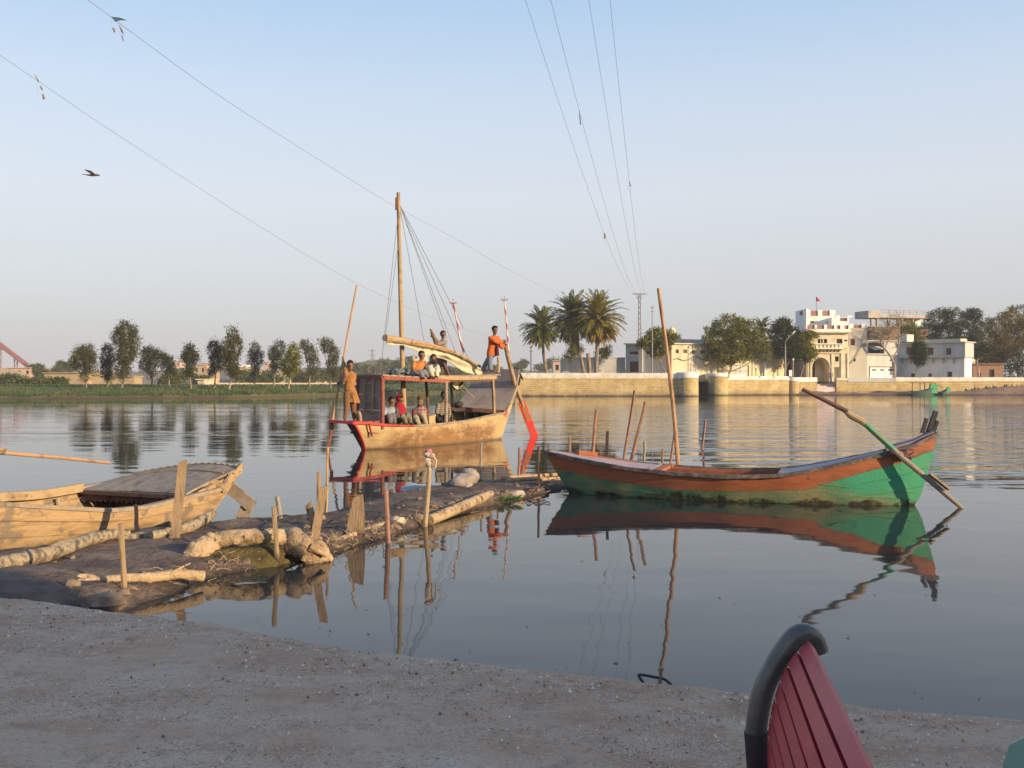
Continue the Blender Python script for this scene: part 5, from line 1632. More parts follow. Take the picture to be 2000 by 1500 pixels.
for k in range(14):
    c = op(1768 + rr.uniform(-6, 6), 893 + rr.uniform(-6, 6))
    mb.tube([c + Vector((rr.uniform(-.09, .09), rr.uniform(-.03, .1), rr.uniform(-.09, .09))) for _ in range(4)], 0.009, 5)
mb.build('lashing', M_RIM, oar)

# ================================================================ stakes standing in the water round the boat
def stake(label, top, bot, Yb, r, m=None, name='stake', wob=0.15, lean=0.0, bend=0.0, parent=None, Yt=None, below=0.5, group=None):
    """a round stake from pixel top to pixel bot (its foot at distance Yb), driven on below"""
    a, b = P(*bot, Yb), P(*top, Yt or Yb)
    d = (b - a).normalized()
    foot = a - d * ((a.z + below) / max(0.2, d.z)) if below else a
    n = 8
    k = sum(map(ord, label)) % 97
    pts = [foot.lerp(b, i / n) + Vector((bend * math.sin(math.pi * i / n), 0, 0)) + Vector((0.012 * nz(i * .8, k), 0.012 * nz(i * .8, k + 9), 0)) for i in range(n + 1)]
    mb = MB()
    mb.tube(pts, (r * 1.08, r * 0.9), 8, wob=wob, seed=k * .37)
    return tag(mb.build(name, m or M_STAKE, origin=(foot.x, foot.y, max(0, a.z))), label, 'stake' if name == 'stake' else 'pole', group)
stake('tall bent bamboo pole standing behind the green rowing boat', (1286, 563), (1320, 905), 16.9, 0.036, M_BAMBOO, 'bamboo_pole', bend=0.05)
stake('short stake behind the pink stern deck tip', (1112, 854), (1113, 884), 18.2, 0.028)
stake('middle-height straight stake behind the stern deck block', (1165, 800), (1157, 890), 17.6, 0.030)
stake('short thick stake between the stern stakes and leaning pair', (1186, 842), (1185, 893), 17.6, 0.030)
stake('longer slanting stake of the leaning pair behind the boat', (1240, 763), (1219, 893), 17.9, 0.026)
stake('shorter slanting stake of the leaning pair behind the boat', (1261, 785), (1234, 896), 17.9, 0.032)
stake('short pale stake between the leaning pair and bent bamboo pole', (1259, 862), (1258, 900), 18.0, 0.026, M_OLDWOOD)
stake('tiny stake tip between short pale stake and bent bamboo pole', (1294, 878), (1294, 902), 18.0, 0.022)
stake('dark short stake close behind the bent bamboo pole', (1320, 828), (1313, 880), 19.5, 0.024)
stake('lone slanting stake standing in open water beyond the boat', (1378, 820), (1371, 877), 27.2, 0.036)
# ================================================================ the sailing ferry
FO = Vector((-3.99, 27.2))
fd_ = Vector((0.489, 0.872)).normalized()
fn_ = Vector((fd_.y, -fd_.x))
def L(s, q, z):
    c = FO + fd_ * s + fn_ * q
    return Vector((c.x, c.y, z))
def BQ(px, py, q):
    """the point seen at a pixel on the ferry's lengthwise plane q"""
    k = (px - 1000) / F
    Y = (q + FO.x * fn_.x + FO.y * fn_.y) / (k * fn_.x + fn_.y)
    return P(px, py, Y)
def SZ(px, py, q):
    p = BQ(px, py, q)
    return (Vector((p.x, p.y)) - FO).dot(fd_), p.z
qtop = [(-1.0, .36), (-.5, .46), (0, .56), (1, .76), (2, .88), (3, .95), (4, .97), (5, .95), (6, .90), (7, .86)]
qfar = [(-1.0, .14), (-.5, -.22), (0, -.45), (1, -.72), (2, -.86), (3, -.95), (4, -.97), (5, -.95), (6, -.90), (7, -.86)]
qbot = [(0, .0), (.4, .22), (1, .45), (2, .64), (3, .74), (4, .80), (5.9, .80)]
frim = [(688, 825.5), (716, 827), (769, 831.5), (812, 831.5), (860, 828), (908, 822), (940, 815), (956, 811), (987, 806)]
def f_rim(s):
    c = L(s, interp(qtop, s), 0)
    return H - (interp(frim, 1000 + F * c.x / c.y) - HY) / F * c.y
# rim as a list of (s, z), then the sharp sweep up at the stern
frimS = [(s / 10, f_rim(s / 10)) for s in range(-10, 62)]
sA, zA = SZ(1009, 757, .88)
frimS += [(lerp(6.15, sA, k), lerp(frimS[-1][1], zA, k ** 0.9)) for k in (.25, .5, .75, 1)]
S0, S1 = -1.0, sA
def f_side(u, v, sd, off=0.0):
    """u bow..stern, v 0 rim .. 1 below the water"""
    st = lerp(S0, S1, u)
    sb_ = lerp(0.0, 5.86, u)
    zr = interp(frimS, st)
    s = lerp(st, sb_, v ** 1.0)
    z = lerp(zr, -0.2, v)
    qt = interp(qtop if sd > 0 else qfar, st)
    qb = interp(qbot, sb_) * sd
    q = lerp(qt, qb, v ** 1.7) + off * sd
    return L(s, q, z)
def ferry_paint():
    m = bpy.data.materials.new('ferry_hull_paint')
    t = NT(m)
    geo = t.n('NewGeometry'); sep = t.n('SeparateXYZ')
    t.l(geo.outputs['Position'], sep.inputs[0])
    n1 = t.noise(t.coord((0.7, 0.7, 1.8)), 1.6, 6, 0.65)
    col = t.ramp(n1, [(0.3, (0.30, 0.205, 0.10)), (0.48, (0.44, 0.325, 0.175)), (0.66, (0.36, 0.235, 0.105))])
    n2 = t.noise(t.coord(), 2.2, 6, 0.7)
    along = t.m('SUBTRACT', 1.0, t.m('ABSOLUTE', t.m('MULTIPLY', t.m('SUBTRACT', sep.outputs[1], 29.4), 0.42)))
    hgt = t.m('SUBTRACT', 0.62, t.m('ADD', sep.outputs[2], t.m('MULTIPLY', t.m('SUBTRACT', n2, 0.5), 0.7)))
    col = t.mix(t.m('MULTIPLY', t.rng(t.m('MINIMUM', along, hgt), 0.0, 0.22, 0, 0.9), t.rng(t.noise(t.coord((0.8, 0.8, 1.6)), 3.2, 6, 0.75), 0.36, 0.52, 0.35, 1.0)), col, t.ramp(n1, [(0.35, (0.13, 0.055, 0.02)), (0.6, (0.25, 0.125, 0.05))]))
    n3 = t.noise(t.coord((1, 1, 3)), 8, 5, 0.7)
    col = t.mix(t.rng(n3, 0.62, 0.74, 0, 0.5), col, (0.13, 0.085, 0.05))
    z2 = t.m('ADD', sep.outputs[2], t.m('MULTIPLY', t.m('SUBTRACT', n2, 0.5), 0.16))
    col = t.mix(t.rng(z2, 0.01, 0.10, 0.85, 0), col, (0.12, 0.08, 0.05))
    t.l(col, t.p.inputs['Base Color'])
    t.p.inputs['Roughness'].default_value = 0.7
    t.l(t.bump(t.m('ADD', n2, n3), 0.4, 0.03), t.p.inputs['Normal'])
    return m
M_FHULL = ferry_paint()
M_RED = mat('bright_red_paint', [(0.33, 0.028, 0.035), (0.40, 0.05, 0.048), (0.22, 0.025, 0.03)], scale=4, bump=0.2, rough=0.55)
M_REDWOOD = mat('faded_red_paint', [(0.22, 0.06, 0.042), (0.28, 0.09, 0.06), (0.15, 0.045, 0.035)], scale=3, bump=0.3, rough=0.75)
M_DECKG = mat('grey_stern_planks', [(0.25, 0.205, 0.18), (0.31, 0.255, 0.22), (0.19, 0.155, 0.135)], scale=1.6, bump=0.5, bscale=14, rough=0.9, stretch=(1, 1, .4))
M_SAIL = mat('sail_cloth', [(0.58, 0.52, 0.38), (0.50, 0.45, 0.33), (0.42, 0.38, 0.28)], scale=1.6, bump=0.5, bscale=7, rough=0.9)
ferry = thing('sailing_ferry', 'cream and rust hulled sailing ferry with red trim, canopy frame and tall mast', 'boat', L(3, 0, 0))
for sd in (1, -1):
    for k in range(4):                               # strakes
        a, b = k / 4, (k + 1) / 4
        mb = MB(); mb.slab(54, 4, lambda u, v: f_side(u, lerp(a + .001, b - .001, v), sd, 0.012 * (k % 2)), 0.04 * sd); mb.build('strake', M_FHULL, ferry)
    mb = MB()
    pts = [f_side(i / 60, 0, sd, 0.015) for i in range(61)]
    for i in range(16, 60):
        mb.bar(pts[i], pts[i + 1], 0.07, 0.05)
    mb.build('gunwale', M_OLDWOOD, ferry)
    mb = MB()
    for i in range(0, 16):
        mb.bar(pts[i] + Vector((0, 0, .005)), pts[i + 1] + Vector((0, 0, .005)), 0.08, 0.075 - 0.002 * i)
    mb.build('red_gunwale', M_RED, ferry)
# bow: red stem, front face, platform beam
mb = MB(); mb.slab(6, 10, lambda u, v: f_side(0, v, 1).lerp(f_side(0, v, -1), u), 0.02); mb.build('bow_face', M_DARKWOOD, ferry)
mb = MB()
st_ = [f_side(0, v / 10, 1, 0.01) for v in range(0, 11)]
for a, b in zip(st_, st_[1:]):
    mb.bar(a, b, 0.07, 0.07)
mb.build('stem', M_RED, ferry, smooth=False)
bz = f_rim(-1.0)
mb = MB(); mb.bar(BQ(645, 822.5, -.36), BQ(692, 826, .40), 0.14, 0.075); mb.build('bow_beam', M_RED, ferry, smooth=False)
for k in range(4):
    mb = MB(); mb.bar(L(-0.92 + k * .26, lerp(-.34, -.42, k / 3), bz - .005), L(-0.92 + k * .26, lerp(.36, .5, k / 3), bz - .005), 0.24, 0.04); mb.build('bow_plank', M_REDWOOD, ferry, smooth=False)
mb = MB(); mb.tube([BQ(647, 823, -.36), BQ(648, 838, -.36), BQ(645, 850, -.36), BQ(641, 885, -.36)], [0.045, 0.05, 0.025, 0.022], 7, wob=.2); mb.build('bow_rope', M_REDWOOD, ferry)  # added red-brown rope where a reflection streak hangs from the beam
mb = MB(); mb.bar(BQ(717, 828, .46) + Vector((.06, -.06, 0)), BQ(723, 852, .40) + Vector((.06, -.06, 0)), 0.04, 0.04); mb.build('red_strut', M_RED, ferry, smooth=False)
# floor and stern deck
mb = MB(); mb.slab(24, 6, lambda u, v: L(lerp(-.4, 6.0, u), lerp(interp(qfar, lerp(-.4, 6, u)) + .06, interp(qtop, lerp(-.4, 6, u)) - .06, v), 0.44), -0.04); mb.build('floor', M_DARKWOOD, ferry)
sB, zB = SZ(1012, 722, .86)
prof = [(5.75, 0.84), (6.2, 1.10), (sA - .02, zA - .01), (sB, zB)]
for k in range(9):
    mb = MB()
    def spl(u, v):
        w = (k + lerp(.008, .992, v)) / 9
        s = interp([(i / 3, p[0]) for i, p in enumerate(prof)], u) + lerp(-.10, .40, w) * max(0, 1 - u * 1.6)
        return L(s, lerp(-.90, .92, w), interp([(i / 3, p[1]) for i, p in enumerate(prof)], u))
    mb.slab(9, 2, spl, -0.04)
    mb.build('stern_plank', M_DECKG, ferry)
mb = MB(); mb.bar(L(sA - .07, -.9, zA + .0), L(sA - .07, .9, zA + .0), 0.03, 0.03); mb.build('stern_batten', M_OLDWOOD, ferry, smooth=False)
mb = MB(); mb.slab(5, 10, lambda u, v: Vector(L(sA + .04, lerp(-.86, .86, v), zA - .05)).lerp(L(5.86, lerp(-.8, .8, v), -.2), u), -0.04); mb.build('transom', M_FHULL, ferry)
mb = MB(); mb.bar(BQ(872, 796, -.88), BQ(987, 805, .92), 0.10, 0.12); mb.build('stern_beam', M_DARKWOOD, ferry, smooth=False)
mb = MB(); mb.bar(BQ(982, 805.5, .87), BQ(989, 806.2, .93), 0.12, 0.125); mb.build('beam_end', M_RED, ferry, smooth=False)
for a, b in (((1010, 719), (1021, 741)), ((1017, 731), (1013, 752))):
    mb = MB(); mb.bar(BQ(*a, .75), BQ(*b, .75), 0.045, 0.045); mb.build('rudder_yoke', M_TAR, ferry, smooth=False)
# stern post stub
mb = MB(); mb.tube([BQ(973, 728, .6), BQ(974, 712, .6), BQ(972, 697, .6)], [.06, .05, .035], 7, wob=.2); mb.build('stern_post', M_WOOD, ferry)
# canopy frame: posts, roof rails, roof
posts = [((747, 737), (747, 827), .55, .055, M_REDWOOD), ((699, 738), (699, 822), -.50, .05, M_REDWOOD), ((871, 744), (871, 827), .80, .055, M_OLDWOOD), ((962, 741), (965, 805), .80, .05, M_WOOD),
         ((832, 744), (836, 812), -.75, .045, M_DARKWOOD), ((880, 745), (884, 800), -.8, .045, M_DARKWOOD)]
for a, b, q, r, m_ in posts:
    mb = MB(); mb.tube([Vector((BQ(*b, q).x, BQ(*b, q).y, .44 if q < 0 else BQ(*b, q).z - .15)), BQ((a[0] + b[0]) / 2 + .6, (a[1] + b[1]) / 2, q), BQ(*a, q)], r, 8, wob=.12, seed=a[0]); mb.build('canopy_post', m_, ferry)
fA, fB_, nA, nB = BQ(699, 737, -.5), L(4.4, -.85, 1.92), BQ(747, 737.5, .55), BQ(876, 744.5, .80)
mb = MB(); mb.bar(nA, nB, 0.10, 0.10); mb.build('canopy_rail', M_REDWOOD, ferry, smooth=False)
mb = MB(); mb.bar(fA, nA, 0.08, 0.09); mb.build('canopy_rail', M_REDWOOD, ferry, smooth=False)
mb = MB(); mb.bar(fA, fB_, 0.08, 0.10); mb.build('canopy_rail', M_DARKWOOD, ferry, smooth=False)
for k in range(9):
    t0, t1 = k / 9, (k + 1) / 9
    mb = MB()
    mb.add([fA.lerp(fB_, t0 + .006) + Vector((0, 0, .05)), fA.lerp(fB_, t1 - .006) + Vector((0, 0, .05)), nA.lerp(nB, t1 - .006) + Vector((0, 0, .053)), nA.lerp(nB, t0 + .006) + Vector((0, 0, .053)),
            fA.lerp(fB_, t0 + .006) + Vector((0, 0, .085)), fA.lerp(fB_, t1 - .006) + Vector((0, 0, .085)), nA.lerp(nB, t1 - .006) + Vector((0, 0, .088)), nA.lerp(nB, t0 + .006) + Vector((0, 0, .088))],
           [(3, 2, 1, 0), (4, 5, 6, 7), (0, 1, 5, 4), (1, 2, 6, 5), (2, 3, 7, 6), (3, 0, 4, 7)])
    mb.build('roof_plank', M_OLDWOOD, ferry, smooth=False)
# log and planks continuing the roof towards the stern
mb = MB(); mb.tube([BQ(852, 738, .72), BQ(905, 739, .76), BQ(968, 737.5, .80)], [.075, .08, .07], 8, wob=.15); mb.build('roof_log', M_WOOD, ferry)
for k in range(4):
    mb = MB(); mb.bar(BQ(856, 740, .62) + Vector((-.28 * k * .87, .28 * k * .49, .05)), BQ(972, 735, .66) + Vector((-.28 * k * .87, .28 * k * .49, .05)), 0.24, 0.04); mb.build('roof_plank', M_OLDWOOD, ferry, smooth=False)
mb = MB(); mb.bar(BQ(870, 744, .72), BQ(964, 743, .78), 0.05, 0.05); mb.build('canopy_rail', M_DARKWOOD, ferry, smooth=False)
# cabin front: panels and a ladder
for k in range(3):
    mb = MB()
    a0, a1 = fA + Vector((0, 0, -.06 - .42 * k)), nA + Vector((0, 0, -.06 - .42 * k))
    mb.prism([a0.lerp(a1, .06), a0.lerp(a1, .94), a0.lerp(a1, .94) - Vector((0, 0, .40)), a0.lerp(a1, .06) - Vector((0, 0, .40))], (fd_.x * .02, fd_.y * .02, 0))
    mb.build('front_panel', M_DECKG, ferry, smooth=False)
lad = [fA.lerp(nA, .34) - Vector((fd_.x * .07, fd_.y * .07, 0)), fA.lerp(nA, .68) - Vector((fd_.x * .07, fd_.y * .07, 0))]
for p_ in lad:
    mb = MB(); mb.tube([p_ - Vector((0, 0, .04)), p_ - Vector((0, 0, .95))], .03, 7, wob=.15); mb.build('ladder_rail', M_WOOD, ferry)
for k in range(4):
    mb = MB(); mb.tube([lad[0] - Vector((0, 0, .18 + .24 * k)), lad[1] - Vector((0, 0, .18 + .24 * k))], .018, 6); mb.build('ladder_rung', M_WOOD, ferry)
# knees and bollards at the cabin foot
for px in (701, 727, 738):
    mb = MB(); mb.tube(smooth_path([BQ(px + 3, 822, .1), BQ(px + 2, 812, .1), BQ(px - 1, 804, .1)], 4), [.05] * 9, 7, wob=.2, seed=px); mb.build('bollard', M_WOOD, ferry)
# mast, yard, sail
mast = [L(*SZ(789.5, 815, -.1)[:1], -.1, .42), BQ(789, 812, -.1), BQ(787, 745, -.1), BQ(784, 640, -.1), BQ(781, 520, -.1), BQ(779, 430, -.1), BQ(778, 376, -.1)]
mb = MB(); mb.tube(smooth_path(mast, 4), [lerp(.085, .05, i / 24) for i in range(25)], 10, wob=.08); mb.build('mast', M_WOOD, ferry)
mb = MB(); mb.box(BQ(776, 398, -.1) - Vector((.02, 0, 0)), (.07, .12, .34)); mb.build('mast_cheek', M_DARKWOOD, ferry, smooth=False)
yard = smooth_path([BQ(752, 660, .12), BQ(785, 665, .12), BQ(830, 674, .14), BQ(870, 683, .18), BQ(905, 697, .2), BQ(938, 716, .25)], 5)
mb = MB(); mb.tube(yard, [lerp(.10, .04, i / (len(yard) - 1)) for i in range(len(yard))], 9, wob=.1); mb.build('yard', M_WOOD, ferry)
mb = MB(); mb.tube(smooth_path([BQ(803, 668, .2), BQ(840, 673, .2), BQ(888, 687, .24)], 5), (.045, .03), 8); mb.build('yard_splint', M_BAMBOO, ferry)
for px, py in ((806, 669), (832, 674), (848, 678), (872, 684), (905, 698)):
    c = BQ(px, py, .16); mb = MB(); mb.lathe(c, [(.085, -.05), (.095, 0), (.085, .05)], 8, Matrix.Rotation(1.45, 3, 'Y')); mb.build('yard_lashing', M_ROPE, ferry)
lower = [(752, 662, 672), (765, 664, 673), (785, 668, 673), (805, 672, 679), (830, 678, 693), (855, 684, 698), (872, 687, 701), (890, 694, 716), (910, 702, 727), (928, 713, 731), (944, 724, 733)]
def sail_pt(u, v):
    px = lerp(754, 942, u)
    yt = interp([(a, b) for a, b, c in lower], px)
    yl = interp([(a, c) for a, b, c in lower], px)
    return BQ(px, lerp(yt, yl, v), .10 + .07 * math.sin(v * 5 + u * 9) * min(1, v * 2) + .05 * math.sin(u * 31) * v)
mb = MB(); mb.slab(40, 8, sail_pt, .012); mb.build('sail', M_SAIL, ferry)
mb = MB(); mb.tube(smooth_path([sail_pt(u / 12, .98) for u in range(13)], 3), .022, 6, wob=.3); mb.build('sail_roll', M_SAIL, ferry)
# standing rigging
def rope(a, b, r=.008, sag=0.0, m_=None):
    mb = MB(); mb.tube([a.lerp(b, i / 6) - Vector((0, 0, sag * 4 * (i / 6) * (1 - i / 6))) for i in range(7)], r, 5); mb.build('rope', m_ or M_WIRE, ferry)
mt = BQ(780, 398, -.1)
rope(mt, BQ(746, 700, .3)); rope(BQ(779, 470, -.1), BQ(752, 662, .12)); rope(mt, BQ(742, 735, -.3))
for px, py, q in ((873, 662, .2), (893, 697, .3), (930, 735, .5), (828, 665, -.2), (905, 640, -.4)):
    rope(mt, BQ(px, py, q), .008)
rope(BQ(889, 735, .3), BQ(929, 778, .1), .014, 0.05, M_ROPE); rope(BQ(916, 735, .4), BQ(903, 760, .1), .01, 0, M_ROPE)
mb = MB(); mb.tube([BQ(905, 697, .0), BQ(880, 716, .0), BQ(872, 725, .0), BQ(889, 758, -.1)], .045, 7, wob=.1); 
mb = MB(); mb.tube([BQ(842, 648, -.05), BQ(858, 690, -.1), BQ(874, 726, -.15), BQ(889, 760, -.2)], [.035, .05, .055, .05], 7, wob=.1); mb.build('prop_spar', M_DARKWOOD, ferry)

# ---- gear on the ferry: things of their own
pp = thing('punting_pole', 'long bamboo punting pole held upright by the boy at the ferry bow', 'pole', BQ(645, 840, -.5))
mb = MB(); mb.tube([BQ(641, 872, -.5), BQ(655, 790, -.5), BQ(671, 700, -.48), BQ(685, 620, -.46), BQ(697, 557, -.45)], (.034, .026), 8); mb.build('shaft', M_BAMBOO, pp)
M_STRIPE = bpy.data.materials.new('red_white_stripes')
t = NT(M_STRIPE)
geo = t.n('NewGeometry'); sep = t.n('SeparateXYZ'); t.l(geo.outputs['Position'], sep.inputs[0])
w_ = t.m('FRACT', t.m('ADD', t.m('MULTIPLY', sep.outputs[2], 2.6), t.m('MULTIPLY', sep.outputs[0], 5.0)))
t.l(t.mix(t.m('GREATER_THAN', w_, 0.55), (0.62, 0.52, 0.48), (0.40, 0.05, 0.06)), t.p.inputs['Base Color'])
def striped(label, top, bot, q):
    t_ = thing('striped_pole', label, 'pole', BQ(*bot, q))
    mb = MB(); a, b = BQ(*bot, q), BQ(*top, q)
    mb.tube([a, a.lerp(b, .33) + Vector((-.03, 0, 0)), a.lerp(b, .66), b], (.036, .026), 8, wob=.12); mb.build('shaft', M_STRIPE, t_)
    mb = MB(); mb.tube([b + Vector((-.11, 0, .02)), b + Vector((-.05, 0, .0)), b + Vector((.05, 0, 0)), b + Vector((.11, 0, .02))], .018, 6); mb.build('crosspiece', M_RED, t_)
    mb = MB(); mb.tube([b, b + Vector((0, 0, .14))], .01, 5); mb.build('tip', M_STEEL, t_)
striped('striped red and white pole behind the furled sail', (885, 592), (906, 690), -.3)
striped('striped red and white pole beside the steering oar', (985, 586), (1000, 745), .3)
so = thing('steering_oar', 'steering oar with orange patch and bright red blade in the water', 'oar', W(1046, 852))
def sp2(px, py): return P(px, py, interp([(983, 32.2), (1020, 33.2), (1050, 34.0)], px))
mb = MB(); mb.tube([sp2(984, 664), sp2(993, 700), sp2(1004, 745), sp2(1022, 795)], [.05, .075, .08, .065], 8, wob=.08); mb.build('shaft', M_WOOD, so)
mb = MB(); mb.bar(sp2(1018, 785), sp2(1047, 860), .24, .045, (0.3, -1, .1)); mb.build('blade', mat('vermilion_paint', [(0.62, 0.035, 0.03), (0.70, 0.06, 0.045)], scale=3, bump=0.1, rough=0.45), so, smooth=False)
mb = MB(); mb.bar(sp2(1021, 790) + Vector((0, -.05, 0)), sp2(1033, 822) + Vector((0, -.05, 0)), .17, .03, (0.3, -1, .1)); mb.build('patch', M_ORANGE, so, smooth=False)
# bundle of striped bedding on the roof
bag = thing('bedding_bundle', 'striped dark bundle of bedding lying on the ferry roof beside the mast', 'bundle', BQ(785, 735, .1))
M_BUN = mat('striped_bedding', [(0.03, 0.03, 0.045), (0.20, 0.26, 0.27), (0.04, 0.035, 0.05)], scale=9, bump=0.3, rough=0.9, lo=.42, hi=.58)
mb = MB()
mb.blob(BQ(776, 727, .1), (.24, .2, .13), 12, 8, .3, 1); mb.blob(BQ(793, 729, .12), (.22, .2, .12), 12, 8, .3, 2); mb.blob(BQ(808, 731, .14), (.2, .17, .08), 12, 8, .3, 3)
mb.build('cloth', M_BUN, bag)
# cushion-like sack and tyre in the hull
ty = thing('tyre', 'black tyre leaning inside the ferry near the stern', 'tyre', L(5.3, -.35, .5))
mb = MB()
c = BQ(929, 808, -.3)
ring = [c + Vector((.16 * math.cos(a), 0, .16 * math.sin(a))) for a in [i * math.pi / 9 for i in range(19)]]
mb.tube(ring, .06, 8, cap=False); mb.build('ring', M_TAR, ty)
mb = MB(); mb.blob(BQ(896, 790, -.5), (.16, .14, .10), wob=.2); tag(mb.build('black_bag', M_TAR, origin=BQ(896, 794, -.5)), 'small black bag lying at the foot of the stern deck', 'bag')
# ladle-shaped orange sack hung under the roof edge
mb = MB(); mb.slab(8, 6, lambda u, v: BQ(lerp(881, 906, u), lerp(745, 745 + 14 * math.sin(math.pi * u) + 1, v), .35 - .15 * math.sin(math.pi * v)), .01)
tag(mb.build('hanging_cloth', M_SAIL, origin=BQ(893, 746, .35)), 'pale cloth sling hanging under the roof log', 'cloth')

# ================================================================ moored green boats under the island wall
def little_boat(label, px0, px1, pyb, pyl, pyr, Y, m_, hood=None):
    a, b = P(px0, pyl, Y), P(px1, pyr, Y)
    t = thing('moored_boat', label, 'boat', ((a.x + b.x) / 2, Y, 0))
    mb = MB()
    for sd in (-1, 1):
        def fn(u, v):
            x = lerp(a.x, b.x, u)
            zr = lerp(a.z, b.z, u ** 2.2) - .25 * math.sin(math.pi * u) * .5
            w = .75 * math.sin(math.pi * min(.97, max(.05, u * .9 + .08))) ** .6
            return (lerp(x, lerp(a.x + .5, b.x - .8, u), v), Y + sd * w * (1 - .35 * v), lerp(zr, -.15, v))
        mb.slab(20, 4, fn, .05 * sd)
    mb.build('hull', m_, t)
    mb = MB(); mb.slab(12, 3, lambda u, v: (lerp(a.x + .2, b.x - .6, u), Y + lerp(-.55, .55, v), .25), .04); mb.build('floor', M_DARKWOOD, t)
    return t
M_TEAL = mat('dull_teal_paint', [(0.045, 0.10, 0.085), (0.07, 0.14, 0.11)], scale=1.5, bump=.2, rough=.7)
M_GRN2 = mat('fresh_green_paint', [(0.06, 0.30, 0.14), (0.09, 0.36, 0.18)], scale=1.5, bump=.2, rough=.6)
lb_ = little_boat('teal moored boat with a bright green stern board under the white coping', 1775, 1832, 770, 763, 752, 147.6, M_TEAL)
mb = MB(); mb.box(P(1823, 759, 147.3), (1.1, .5, 1.35), M=Matrix.Rotation(.1, 3, 'Y')); mb.build('stern_board', M_GRN2, lb_, smooth=False)
for px in (1782, 1797, 1806, 1819):
    mb = MB(); mb.bar(P(px, 766, 147.6), P(px, 747.5, 147.6), .1, .1); mb.build('canopy_post', M_DARKWOOD, lb_, smooth=False)
mb = MB(); mb.bar(P(1780, 747.5, 147.6), P(1822, 747.5, 147.6), .5, .1); mb.build('canopy_rail', M_DARKWOOD, lb_, smooth=False)
mb = MB(); mb.bar(P(1824, 748, 147.9), P(1842, 758, 147.9), .08, .08); mb.build('spar', M_DARKWOOD, lb_, smooth=False)
lb2_ = little_boat('dark moored boat with a pale green tip behind the teal boat', 1830, 1852, 770, 765, 757, 148.6, M_TEAL)
mb = MB(); mb.box(P(1851, 762, 148.2), (.45, .4, .9), M=Matrix.Rotation(.35, 3, 'Y')); mb.build('stern_board', M_GRN2, lb2_, smooth=False)
# ================================================================ bare wooden boat moored at the left
O2 = Vector((-3.87, 13.1))
d2 = Vector((-0.48, -0.877)).normalized()
n2 = Vector((-d2.y, d2.x))                         # towards the viewer's right
BEAM = 2.0
def b2(s, q, z):
    c = O2 + d2 * s + n2 * q
    return Vector((c.x, c.y, z))
def s_at(px, q=0.0):
    k = (px - 1000) / F
    o = O2 + n2 * q
    return (o.x - k * o.y) / (k * d2.y - d2.x)
def z_at(px, py, q=0.0):
    s = s_at(px, q)
    y = (O2 + d2 * s + n2 * q).y
    return s, H - (py - HY) / F * y
rim2 = sorted(z_at(px, py) for px, py in ((0, 986), (60, 990), (130, 994), (208, 998), (273, 992), (320, 982), (364, 971), (410, 961), (442, 951)))
rim2 += [(4.2, rim2[-1][1] + 0.03), (6.0, rim2[-1][1] + 0.12)]
def w2(s):                                         # half-width, widest amidships
    return interp([(-0.4, 0.97), (0, 1.0), (1.5, 1.06), (3, 1.05), (4.5, 0.85), (6.0, 0.3)], s)
M_PLANK = mat('bare_planking', [(0.30, 0.195, 0.098), (0.40, 0.275, 0.15), (0.22, 0.14, 0.072)], scale=1.8, bump=0.5, bscale=18, rough=0.8, stretch=(1, 1, 5), spots=((0.20, 0.155, 0.115), 4, 0.42), low=((0.10, 0.075, 0.05), 0.0, 0.10))  # the planks' own wood colour, weathered grey in spots
wboat = thing('wooden_boat', 'bare plank wooden boat with sloping stern deck moored at the causeway', 'boat', b2(2, -1, 0))
def side2(s, v, sd, off=0.0):
    """v 0 bottom .. 1 rim"""
    zr = interp(rim2, s)
    z = lerp(-0.22, zr, v)
    w = w2(s) - 0.26 * (1 - v) ** 1.6 + off
    ss = s + (1 - v) * 0.22 * max(0, 1 - s / 1.2) * (1 if s < 1.2 else 0)
    return b2(ss, -1.0 + sd * w, z)
bands = [0.0, 0.30, 0.55, 0.79, 1.0]
for sd in (1, -1):
    for k in range(4):
        mb = MB()
        a, b = bands[k], bands[k + 1]
        mb.slab(44, 3, lambda u, v: side2(lerp(-0.12, 6.0, u), lerp(a + 0.006, b - 0.006, v), sd, 0.008 * (k % 2) + 0.006 * nz(u * 14, k)), -0.035 * sd)
        mb.build('strake', M_PLANK, wboat)
    mb = MB()
    pts = [side2(lerp(-0.15, 6.0, i / 44), 1.0, sd, 0.02) + Vector((0, 0, 0.012)) for i in range(45)]
    for p_, q_ in zip(pts, pts[1:]):
        mb.bar(p_, q_, 0.09, 0.045)
    mb.build('gunwale', M_OLDWOOD, wboat)
    mb = MB()
    pts = [side2(lerp(0.2, 6.0, i / 40), 0.86, sd, 0.026) for i in range(41)]
    for p_, q_ in zip(pts, pts[1:]):
        mb.bar(p_, q_, 0.03, 0.05)
    mb.build('rubbing_strake', M_PLANK, wboat)
# nail heads in rows
mb = MB()
rr = random.Random(2)
for i in range(15):
    s = 0.35 + i * 0.27
    for v in (0.33, 0.42, 0.52, 0.60, 0.70, 0.76, 0.83):
        p_ = side2(s + rr.uniform(-.03, .03) + (v - .5) * 0.1, v, 1, 0.016)
        mb.blob(p_, 0.0075, 6, 4)
nl_ = mb.build('nail_heads', M_TAR, wboat); nl_['kind'] = 'stuff'
mb = MB()
mb.slab(20, 6, lambda u, v: b2(lerp(0.05, 5.8, u), -1 + lerp(-1, 1, v) * (w2(lerp(.05, 5.8, u)) - 0.13), 0.02), -0.03)
mb.build('floor', M_DARKWOOD, wboat)
